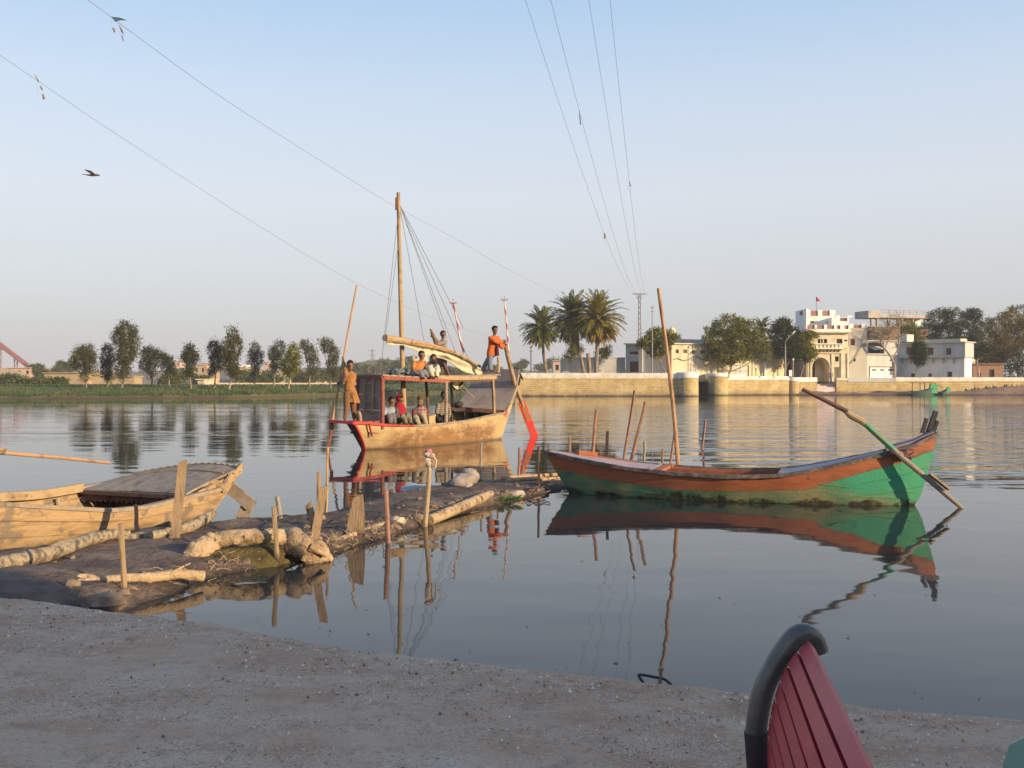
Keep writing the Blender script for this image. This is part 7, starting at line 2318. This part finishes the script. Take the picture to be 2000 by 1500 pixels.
def post(label, top, bot, z, w, m=None, kind='post', th=None, below=0.45, Yt=0.0, taper=0.92, flat=False, head=None):
    """a squared or round post whose foot is seen at pixel bot at height z"""
    a = W(*bot, z)
    b = P(*top, a.y + Yt)
    d = (b - a).normalized()
    foot = a - d * (below / max(.3, d.z))
    mb = MB()
    k = sum(map(ord, label)) % 89
    if flat:
        sd = Vector((1, 0.25, 0)).normalized()
        fw_ = Vector((-.25, 1, 0)).normalized()
        th = th or w * .25
        n = 5
        for i in range(n):
            pass
        vs, fs = [], []
        for i in range(n + 1):
            c = foot.lerp(b, i / n) + sd * .006 * nz(i * .9, k)
            ww = w * lerp(1.04, taper, i / n) * (1 + .14 * nz(i * 1.3, k))
            sk = 0.03 if i == n else 0
            vs += [c - sd * ww / 2 - fw_ * th / 2, c + sd * ww / 2 - fw_ * th / 2 + Vector((0, 0, sk)), c + sd * ww / 2 + fw_ * th / 2 + Vector((0, 0, sk)), c - sd * ww / 2 + fw_ * th / 2]
        for i in range(n):
            for j in range(4):
                fs.append((i * 4 + j, i * 4 + (j + 1) % 4, i * 4 + 4 + (j + 1) % 4, i * 4 + 4 + j))
        fs += [(3, 2, 1, 0), tuple(n * 4 + j for j in range(4))]
        mb.add(vs, fs)
    else:
        pts = [foot.lerp(b, i / 7) + Vector((.012 * nz(i * .7, k), .01 * nz(i * .7, k + 5), 0)) for i in range(8)]
        mb.tube(pts, (w / 2 * 1.10, w / 2 * taper), 7, wob=.30, seed=k * .3)
    o = mb.build('mooring_post' if kind == 'post' else kind, m or M_BOARD, origin=(a.x, a.y, z))
    return tag(o, label, 'post' if kind == 'post' else kind.split('_')[-1])

post('leaning squared post crossing the pale forked log, weeds at its foot', (236, 1022), (243, 1172), .02, .050)
post('tall thick plank post standing against the wooden boat side', (357, 903), (342, 1052), .12, .10, flat=True, th=.05)
post('thin brown stake against the planking beside the thick plank post', (265, 985), (268, 1042), .12, .05, M_STAKE)
post('squared stake driven through the middle of the driftwood arch', (535, 990), (542, 1102), .02, .052)
post('short stub stake behind the driftwood arch', (541, 970), (549, 1014), .10, .055, M_OLDWOOD)
post('tall slim twin stake on the far edge behind the leaning planks', (640, 873), (637, 1004), .10, .038, M_WOOD)
post('broken stake top beside the tall slim twin stake', (623, 922), (622, 1006), .10, .055)
post('leaning thick plank wedged against the driftwood stump', (632, 953), (611, 1072), .05, .095, flat=True, th=.035)
post('reddish round stake between wide pale board and whitish stone', (754, 958), (758, 1052), .05, .056, M_STAKE)
post('slim stake at the far edge near the sandbag', (940, 863), (938, 938), .10, .045, M_OLDWOOD)
post('reddish stake beside the bamboo bundle at the causeway tip', (1015, 874), (1013, 930), .05, .05, M_STAKE)
post('dark mooring stake in the water by the rowing boat stern', (1051, 873), (1053, 962), .0, .045, M_DARKWOOD)
post('small stub peg beside the bamboo bundle', (966, 919), (964, 936), .10, .04, M_WOOD)
# pale board shapes
def board(label, poly, Y, th=.03):
    mb = MB()
    pts = [P(px, py, Y) for px, py in poly]
    mb.prism(pts, (-.25 * th, th, 0))
    return tag(mb.build('upright_board', M_BOARD, origin=W(poly[-1][0], poly[-1][1], .05), smooth=False), label, 'board')
yb = W(694, 1052, .03).y
board('wide pale upright board tapering to a narrow cut top', [(690, 972), (709, 965), (712, 1000), (714, 1062), (672, 1062), (681, 1010)], yb)
board('small pointed board stuck up behind the leaning plank', [(596, 990), (608, 978), (614, 1000), (612, 1035), (606, 1025)], W(606, 1030, .1).y)

# post with a rope and cloth tied round its head
rp = thing('rope_post', 'tall post with a frayed white and pink rag bundle tied at its head', 'post', W(830, 1024, .03))
a = W(830, 1024, .03); b = P(840, 884, a.y)
mb = MB(); mb.tube([a - Vector((0, 0, .5)), a, a.lerp(b, .5) + Vector((.01, 0, 0)), b], [.034, .032, .03, .026], 8, wob=.15); mb.build('shaft', M_WOOD, rp)
mb = MB()
rr = random.Random(8)
for i in range(16):
    k = i / 16
    c = P(838 + rr.uniform(-4, 6), lerp(884, 918, k), a.y + rr.uniform(-.05, .03))
    mb.blob(c, (.035 * (1.2 - k * .5), .035, .035), 8, 6, .5, i)
mb.tube([P(846, 890, a.y - .04), P(852, 900, a.y - .05), P(850, 914, a.y - .04)], .012, 6)
mb.build('rag', mat('white_rag', [(.55, .46, .38), (.42, .34, .28)], scale=14, bump=.6, rough=.95), rp)
mb = MB(); mb.blob(P(838, 882, a.y), (.045, .045, .035), 10, 7, .3); mb.build('pink_rag', mat('pink_rag', [(.45, .18, .20), (.36, .13, .16)], scale=14, bump=.4, rough=.95), rp)

# ---- driftwood
def log(label, pts, rad, m=None, name='driftwood_log', wob=.25, forks=(), cat='log', n=12):
    """pts: (px, py, z of the axis)"""
    w = [W(px, py, z) for px, py, z in pts]
    sp_ = smooth_path([tuple(p) + (r,) for p, r in zip(w, rad)], 7)
    t = thing(name, label, cat, (*w[0][:2], 0.05))
    mb = MB()
    mb.tube([p[:3] for p in sp_], [p[3] for p in sp_], n, wob=wob, seed=pts[0][0] * .013)
    mb.build('trunk', m or M_DRIFT, t)
    for k, f in enumerate(forks):
        fw = [W(px, py, z) for px, py, z, r in f]
        mb = MB(); mb.tube(smooth_path([tuple(p) for p in fw], 5), (f[0][3], f[-1][3]), 9, wob=wob, seed=k + 2.0); mb.build('stub', m or M_DRIFT, t)
    return t
log('arched pale driftwood trunk with gnarled root end', [(374, 1094, .08), (392, 1076, .16), (425, 1056, .24), (470, 1050, .27), (520, 1048, .27), (556, 1052, .24), (572, 1066, .17)], [.10, .115, .085, .080, .082, .085, .075],
    forks=[[(392, 1080, .15, .06), (378, 1066, .22, .045), (372, 1070, .2, .03)], [(400, 1088, .10, .05), (388, 1104, .05, .04), (376, 1108, .03, .02)], [(420, 1058, .24, .05), (410, 1046, .3, .035), (404, 1046, .3, .02)]])
log('thick splintered driftwood stump sliding into the water', [(552, 1050, .22), (575, 1056, .22), (598, 1070, .15), (622, 1084, .07), (645, 1098, -.03)], [.10, .13, .13, .11, .05], wob=.5,
    forks=[[(560, 1050, .24, .05), (572, 1036, .32, .03)], [(605, 1068, .18, .05), (638, 1086, .08, .012)]], name='driftwood_stump', cat='stump')
log('pale forked log lying in front of the causeway', [(152, 1140, .14), (190, 1134, .15), (240, 1130, .15), (300, 1127, .14), (350, 1122, .13), (398, 1126, .09)], [.042, .036, .038, .045, .045, .05], wob=.15,
    forks=[[(200, 1133, .15, .03), (170, 1126, .18, .025), (150, 1128, .18, .02)], [(330, 1122, .15, .012), (355, 1108, .2, .009), (372, 1100, .22, .007)]])
log('slim straight pole lying on the edge before the wide board', [(632, 1066, .06), (690, 1044, .08), (750, 1024, .09)], [.028, .032, .036], wob=.12, name='edge_pole')
log('smooth thick pale log bending along the outer causeway edge', [(838, 1016, .06), (870, 1003, .08), (905, 988, .10), (935, 975, .12), (957, 966, .12)], [.07, .075, .072, .07, .065], wob=.08)
log('long bark-patched log lying along the wooden boat', [(-60, 1112, .26), (20, 1098, .24), (80, 1085, .22), (140, 1066, .21), (180, 1052, .20), (215, 1044, .20), (250, 1042, .18)], [.075, .075, .075, .07, .065, .06, .05], M_PATCHY, wob=.2)
log('short bark-patched log at the wooden boat stern', [(296, 1046, .18), (330, 1040, .19), (370, 1028, .20), (405, 1010, .22), (416, 1002, .24)], [.05, .055, .06, .06, .05], M_PATCHY, wob=.25)
# flat slab of bark or stone between them
mb = MB(); c = W(272, 1052, .12); mb.blob(c, (.30, .10, .075), 16, 8, .45, 4, Matrix.Rotation(.5, 3, 'Z'))
tag(mb.build('flat_stone', M_PATCHY, origin=c), 'flat pale slab lying between the two bark-patched logs', 'stone')
# rocks along the edge
M_ROCK = mat('pale_rock', [(.58, .50, .38), (.48, .41, .31)], scale=5, bump=.5, rough=.9)
M_BROCK = mat('brown_rock', [(.18, .13, .092), (.25, .185, .13), (.12, .088, .064)], scale=5, bump=.6, rough=.9)
mb = MB(); c = W(777, 1018, .10); mb.blob(c, (.095, .075, .06), 12, 8, .35, 2.2)
tag(mb.build('white_stone', M_ROCK, origin=c), 'bright whitish stone lying beside the reddish round stake', 'stone')
mb = MB(); c = W(816, 1012, .08); mb.blob(c, (.08, .07, .055), 12, 8, .4, 5.1)
tag(mb.build('round_stone', M_BROCK, origin=c), 'round tan stone at the foot of the rag-topped post', 'stone')
mb = MB(); c = W(205, 1178, .14); mb.blob(c, (.16, .11, .08), 14, 8, .4, 7.7)
tag(mb.build('lump_of_earth', M_BROCK, origin=c), 'sunlit lump of broken masonry where causeway meets quay', 'stone')
# rubble, clods, roots and twigs along the waterline
mb = MB()
rr = random.Random(31)
for i in range(260):
    u = rr.random()
    j = int(u * (len(ne) - 1))
    p = Vector(ne[j]); q = Vector(fe[j])
    v = abs(rr.gauss(0, .10)) + .02 if rr.random() < .72 else rr.uniform(.05, .95)
    c = p.lerp(q, lerp(-.06, 1.05, v))
    z = causeway_pt(j, int(v * 22))[2]
    r = .012 + rr.random() ** 3 * .055
    mb.blob((c.x, c.y, z + r * .2), (r * rr.uniform(.8, 1.6), r * rr.uniform(.8, 1.4), r * .7), 7, 5, .5, i * .7)
tag(mb.build('rubble', M_BROCK), 'clods and rubble strewn over the mud causeway', kind='stuff')
mb = MB()
for i in range(420):
    j = rr.choice([rr.randint(18, 48), rr.randint(50, 78)])
    j = min(j, len(ne) - 1)
    v = rr.uniform(.0, .16)
    c = Vector(ne[j]).lerp(Vector(fe[j]), lerp(-.06, 1.05, v))
    z = causeway_pt(j, int(v * 22))[2] + .01
    a = rr.uniform(0, 6.28); l_ = rr.uniform(.05, .22)
    e = Vector((c.x + math.cos(a) * l_, c.y + math.sin(a) * l_ * .6, z + rr.uniform(-.02, .1)))
    mb.tube([Vector((c.x, c.y, z)), Vector((c.x, c.y, z)).lerp(e, .5) + Vector((0, 0, rr.uniform(0, .05))), e], (.005, .002), 4)
tag(mb.build('twigs', M_DRIFT), 'dry roots, straw and twigs tangled along the causeway edge', kind='stuff')
# mossy earth clump under the driftwood arch
mb = MB(); c = W(480, 1098, .02); mb.blob(c, (.52, .28, .15), 24, 12, .5, 3.3, Matrix.Rotation(.35, 3, 'Z'))
tag(mb.build('earth_clump', mat('mossy_earth', [(.075, .06, .022), (.12, .095, .035), (.055, .042, .02)], scale=7, bump=.9, bscale=30, rough=.95, bdist=.04), origin=c), 'mossy clump of earth under the driftwood arch', 'earth clump')
# grey sandbag
sbg = thing('sandbag', 'slumped grey sack lying on the far side of the causeway', 'sack', W(905, 945, .12))
mb = MB(); mb.blob(W(905, 940, .22), (.26, .16, .13), 16, 10, .3, 1.4, Matrix.Rotation(.9, 3, 'Z')); mb.blob(W(918, 930, .26), (.15, .14, .14), 14, 9, .3, 2.4); mb.build('sack', mat('grey_sacking', [(.24, .21, .19), (.31, .27, .24), (.18, .155, .14)], scale=5, bump=.6, bscale=20, rough=.95), sbg)
mb = MB(); mb.blob(W(884, 946, .16), (.12, .1, .07), 12, 8, .4, 3.1); mb.build('spilled_earth', M_BROCK, sbg)
mb = MB(); c = W(836, 958, .03); mb.blob(c + Vector((-.15, .35, 0)), (.34, .12, .07), 12, 8, .4, 6)
tag(mb.build('plastic_sheet', mat('grey_plastic', [(.42, .43, .45), (.34, .35, .37)], scale=4, bump=.5, rough=.4), origin=c), 'pale crumpled plastic sheet at the far causeway edge', 'sheet')
# bamboo bundle at the tip
bb_ = [((980, 934), (1096, 926), .12), ((1000, 940), (1094, 934), .10), ((1005, 946), (1095, 940), .08), ((1010, 951), (1093, 946), .06), ((1040, 962), (1092, 941), .05), ((990, 938), (1060, 933), .13)]
for i, (a, b, z) in enumerate(bb_):
    mb = MB(); p, q = W(*a, z), W(*b, z); mb.tube([p, p.lerp(q, .5) + Vector((0, 0, .012 * nz(i))), q], (.038, .03), 8, wob=.12, seed=i)
    tag(mb.build('bamboo_pole', M_DRIFT if i % 2 else M_BAMBOO, origin=p), ('long pale topmost pole of the bundle at the causeway tip', 'second pole down in the bundle at the causeway tip', 'third pole down in the bundle at the causeway tip', 'lowest level pole of the bundle at the causeway tip', 'slanting pole propped from water towards the rowing boat stern', 'shorter pole lying behind the bundle at the causeway tip')[i], 'pole')
# tangle of dark rope at the tip and black cables on the mud
mb = MB()
for i in range(9):
    c = W(1045 + rr.uniform(-14, 14), 958 + rr.uniform(-6, 8), .05)
    mb.tube(smooth_path([c + Vector((.13 * math.cos(a + i), .13 * math.sin(a + i), .05 + .04 * math.sin(3 * a))) for a in (0, 1, 2, 3, 4, 5)], 4), .008, 5)
tag(mb.build('rope_tangle', M_RIM, origin=W(1045, 958, .05)), 'dark tangle of rope at the causeway tip', 'rope')
def cable(label, pts, z=.14):
    mb = MB(); mb.tube(smooth_path([tuple(W(px, py, z + dz)) for px, py, dz in pts], 6), .008, 5)
    tag(mb.build('black_cable', M_TAR, origin=W(pts[0][0], pts[0][1], z)), label, 'cable')
cable('black cable curling off the mud by the short stub stake', [(520, 1028, 0), (540, 1012, .02), (558, 1006, .05), (572, 1010, .02), (590, 1008, 0)])
cable('black cable looping between the leaning plank and wide board', [(622, 1040, 0), (640, 1022, .03), (655, 1014, .06), (672, 1018, .02), (700, 1012, 0)])
# greenery: weed at the post foot, leafy bunch near the tip
M_WEED = mat('fresh_weed', [(.05, .14, .03), (.09, .20, .05)], scale=12, bump=0, rough=.6)
def weed(label, px, py, z, n, h, sp):
    c = W(px, py, z); mb = MB()
    for i in range(n):
        a = rr.uniform(0, 6.28); e = c + Vector((math.cos(a) * sp * rr.random(), math.sin(a) * sp * rr.random(), 0))
        tip = e + Vector((math.cos(a) * sp * .8, math.sin(a) * sp * .6, h * rr.uniform(.5, 1.1))); s = Vector((-math.sin(a), math.cos(a), 0)) * .014
        mb.add([e - s * .3, e.lerp(tip, .55) - s + Vector((0, 0, h * .12)), tip, e.lerp(tip, .55) + s + Vector((0, 0, h * .12))], [(0, 1, 2, 3)])
    tag(mb.build('weed', M_WEED, origin=c, smooth=False), label, 'weed')
weed('small green weed at the foot of the leaning squared post', 238, 1150, .05, 70, .09, .13)
weed('bunch of green leaves at the causeway edge past the smooth log', 985, 978, .03, 80, .09, .20)
mb = MB(); c = W(298, 1146, .0); mb.blob(c, (.22, .12, .035), 14, 7, .3, 2); tag(mb.build('green_cloth', M_WEED, origin=c), 'sodden green cloth in the shallows under the forked log', 'cloth')
mb = MB(); c = W(1010, 966, .07); mb.blob(c, (.12, .09, .06), 12, 8, .5, 8); tag(mb.build('white_rag_heap', MATS['white_rag'], origin=c), 'small heap of pale rags at the causeway tip', 'rag')

# ---- mooring iron and short stake at the quay edge
mr = thing('mooring_iron', 'bent black reinforcing bar sticking out of the quay edge', 'iron bar', W(1262, 1338, QZ))
mb = MB(); mb.tube(smooth_path([tuple(P(1264, 1345, 4.55)), tuple(P(1257, 1334, 4.6)), tuple(P(1248, 1321, 4.62)), tuple(P(1252, 1318, 4.62)), tuple(P(1275, 1322, 4.6)), tuple(P(1298, 1327, 4.58)), tuple(P(1314, 1341, 4.52))], 5), .0065, 7); mb.build('bar', M_TAR, mr)
sk = thing('knotted_stake', 'thin upright stick with a tan knot at the quay edge', 'stake', W(1290, 1340, QZ))
mb = MB(); mb.tube([P(1291, 1348, 4.52), P(1290, 1325, 4.56), P(1291, 1302, 4.58)], .0055, 7); mb.build('stick', M_DARKWOOD, sk)
mb = MB(); mb.blob(P(1291, 1307, 4.575), (.014, .014, .014), 10, 7, .3); mb.tube([P(1286, 1307, 4.56), P(1291, 1303, 4.56), P(1297, 1308, 4.56)], .006, 6); mb.build('knot', M_ROPE, sk)
# ================================================================ chairs on the quay and the unseen shade house behind
M_CHFRAME = mat('dark_painted_tube', [(.04, .037, .034), (.08, .074, .066), (.14, .128, .11)], scale=5, bump=.1, rough=.28, spec=.5)
M_CHRED = mat('red_plastic_strip', [(.38, .016, .032), (.44, .026, .045), (.32, .014, .028)], scale=4, bump=.12, bscale=30, rough=.42, spec=.5)
# red chair: its back seen from the side; strips run along a, posts rise along u
A = Vector((-.17, -.985, 0)).normalized()              # along the strips, towards the viewer
top = P(1560, 1237, 1.72)
chair = thing('red_chair', 'red plastic strip chair with a rounded dark tube frame on the quay', 'chair', (top.x - .25, top.y - .25, QZ))
CL = .80
postl = [P(1598, 1275, 1.73), P(1588, 1248, 1.73), P(1566, 1238, 1.72), P(1542, 1256, 1.72), P(1511, 1305, 1.72), P(1490, 1352, 1.72), P(1477, 1430, 1.72), P(1484, 1510, 1.72), P(1500, 1590, 1.72)]
def side_frame(off):
    mb = MB()
    pts = smooth_path([tuple(p + A * off) for p in postl], 6)
    mb.tube(pts, .0185, 14)
    return mb
for off in (0, CL):
    side_frame(off).build('back_post', M_CHFRAME, chair)
    # grip sleeve low on the post
    mb = MB(); mb.tube(smooth_path([tuple(postl[i] + A * off) for i in (6, 7, 8)], 6), .021, 14); mb.build('sleeve', M_TAR, chair)
r0, r1 = P(1560, 1282, 1.74), P(1560, 1282, 1.74) + A * CL
mb = MB(); mb.tube([r0, r1], .014, 10); mb.build('top_rail', M_CHFRAME, chair)
# strips: each a rounded bar, its far end set against the post
steps = [(1577, 1266), (1556, 1288), (1541, 1316), (1530, 1345), (1521, 1377), (1515, 1411), (1512, 1448), (1513, 1488), (1517, 1530)]
for i, (px, py) in enumerate(steps):
    c = P(px, py, 1.70)
    nx = P(*steps[min(i + 1, len(steps) - 1)], 1.70)
    pv = P(*steps[max(i - 1, 0)], 1.70)
    dn = (nx - pv).normalized()                          # down along the back
    out = A.cross(dn).normalized()
    w = (nx - pv).length / (2 if 0 < i < len(steps) - 1 else 1) * .47
    prof = [(-1, -.7), (-1, -.1), (-.88, .3), (-.55, .52), (0, .58), (.55, .52), (.88, .3), (1, -.1), (1, -.7)]
    mb = MB()
    vs, fs = [], []
    L0, L1 = .012, CL - .012
    for k, l_ in enumerate((L0, L0 + .006, L1 - .006, L1)):
        sc = .82 if k in (0, 3) else 1
        for a, b in prof:
            vs.append(c + A * l_ + dn * (a * w * sc * .93) + out * (b * .018 * sc))
    n = len(prof)
    for k in range(3):
        for j in range(n):
            fs.append((k * n + j, k * n + (j + 1) % n, (k + 1) * n + (j + 1) % n, (k + 1) * n + j))
    fs += [tuple(range(n)), tuple(3 * n + j for j in reversed(range(n)))]
    mb.add(vs, fs)
    mb.build('back_strip', M_CHRED, chair)
# seat and legs below the frame
sx = postl[-1]
seat_dir = Vector((-.97, .17, 0))
sz = QZ + .42
s0 = Vector((sx.x, sx.y, sz))
for off in (0, CL):
    mb = MB(); mb.tube(smooth_path([tuple(postl[-1] + A * off), tuple(s0 + A * off), tuple(s0 + A * off + Vector((.05, 0, -.42)))], 5), .018, 10); mb.build('rear_leg', M_CHFRAME, chair)
    e = s0 + A * off + seat_dir * .42
    mb = MB(); mb.tube(smooth_path([tuple(s0 + A * off), tuple(e), tuple(e + Vector((-.03, 0, -.42)))], 5), .018, 10); mb.build('front_leg', M_CHFRAME, chair)
for i in range(8):
    a = s0 + seat_dir * (.04 + i * .05) + Vector((0, 0, .012))
    mb = MB(); mb.bar(a, a + A * CL, .042, .014); mb.build('seat_strip', M_CHRED, chair, smooth=False)

# pale green plastic chair at the right edge: only its back corner shows
M_CHGRN = mat('pale_green_plastic', [(.27, .46, .35), (.30, .50, .39)], scale=3, bump=.05, rough=.4, spec=.5)
g0 = P(2004, 1428, 1.55)
gch = thing('green_chair', 'pale green moulded plastic chair at the edge of the quay', 'chair', (g0.x + .25, g0.y - .2, QZ))
def gback(u, v):
    # back panel: u across (left to right), v down
    x = lerp(-.035, .42, u)
    c = Vector((g0.x, g0.y, g0.z)) + Vector((.02, .01, .03))
    drop = v * .42
    edge = .05 * (1 - min(1, u * 6)) ** 2
    return c + Vector((x - .045 * v * 1.2 - (.03 * v if u < .1 else 0), -.12 * math.sin(math.pi * u) + .10 * v * .6, -drop - edge * (1 - v)))
mb = MB(); mb.slab(14, 10, gback, -.022); mb.build('back', M_CHGRN, gch)
gz = QZ + .42
gb0 = Vector((g0.x - .06, g0.y + .06, gz))
mb = MB(); mb.slab(6, 6, lambda u, v: gb0 + Vector((u * .46, -v * .44, .012 * math.sin(math.pi * u))), -.03); mb.build('seat', M_CHGRN, gch)
for ux in (0, .46):
    for vy in (0, .44):
        mb = MB(); q = gb0 + Vector((ux, -vy, 0)); mb.tube([q, q + Vector((-.04 if ux == 0 else .04, .03 if vy == 0 else -.03, -.42))], (.028, .02), 8); mb.build('leg', M_CHGRN, gch)
for ux in (0, .46):
    mb = MB(); q = gb0 + Vector((ux, 0, .0)); mb.tube(smooth_path([tuple(q + Vector((0, .0, .16))), tuple(q + Vector((0, -.2, .2))), tuple(q + Vector((0, -.42, .18))), tuple(q + Vector((0, -.43, 0)))], 5), .02, 8); mb.build('armrest', M_CHGRN, gch)

# ---- unseen house block added behind the viewer to cast shade over the quay
az = Vector((math.sin(SUN_AZ), math.cos(SUN_AZ), 0))
pm = Vector((-az.y, az.x, 0))
if pm.y < 0: pm = -pm
hc = Vector((2.2, 4.2, 0)) + az * 10.5                   # river-side front corner
house = thing('shade_house', 'unseen plain house block added behind the quay to shade it', 'house', (hc.x, hc.y, QZ))
def hp(a, b, z): return hc + az * a - pm * b + Vector((0, 0, z))
def hbox(a0, a1, b0, b1, z0, z1):
    vs = [hp(a, b, z) for a in (a0, a1) for b in (b0, b1) for z in (z0, z1)]
    return MB().add(vs, [(0, 1, 3, 2), (4, 6, 7, 5), (0, 4, 5, 1), (2, 3, 7, 6), (0, 2, 6, 4), (1, 5, 7, 3)])
hbox(0, 7, 0, 22, -.6, 4.9).build('wall', M_CREAM, house, smooth=False)
hbox(-.3, 7.3, -.0, 22.3, 4.903, 5.1).build('roof', M_ROOF, house, smooth=False)
for b_ in (2.5, 6, 13, 17):
    hbox(-.06, .02, b_, b_ + 1.1, 1.6, 3.0).build('window', M_MAROON, house, smooth=False)
hbox(-.06, .02, 9.5, 10.7, QZ, 2.7).build('door', M_DARKWOOD, house, smooth=False)
# ================================================================ dusty air over river and town
hm = bpy.data.materials.new('dusty_air')
hm.use_nodes = True
hn = hm.node_tree
for n_ in list(hn.nodes):
    if n_.type != 'OUTPUT_MATERIAL':
        hn.nodes.remove(n_)
pv = hn.nodes.new('ShaderNodeVolumePrincipled')
pv.inputs['Color'].default_value = (0.86, 0.88, 0.95, 1)
pv.inputs['Density'].default_value = 0.00034
pv.inputs['Anisotropy'].default_value = 0.0
hn.links.new(pv.outputs[0], [n_ for n_ in hn.nodes if n_.type == 'OUTPUT_MATERIAL'][0].inputs['Volume'])
hz = MB()
hz.box((0, 570, 11.2), (2500, 1290, 25.6))
ho = hz.build('haze', hm, smooth=False)
tag(ho, 'thin dusty haze over the river', kind='stuff')
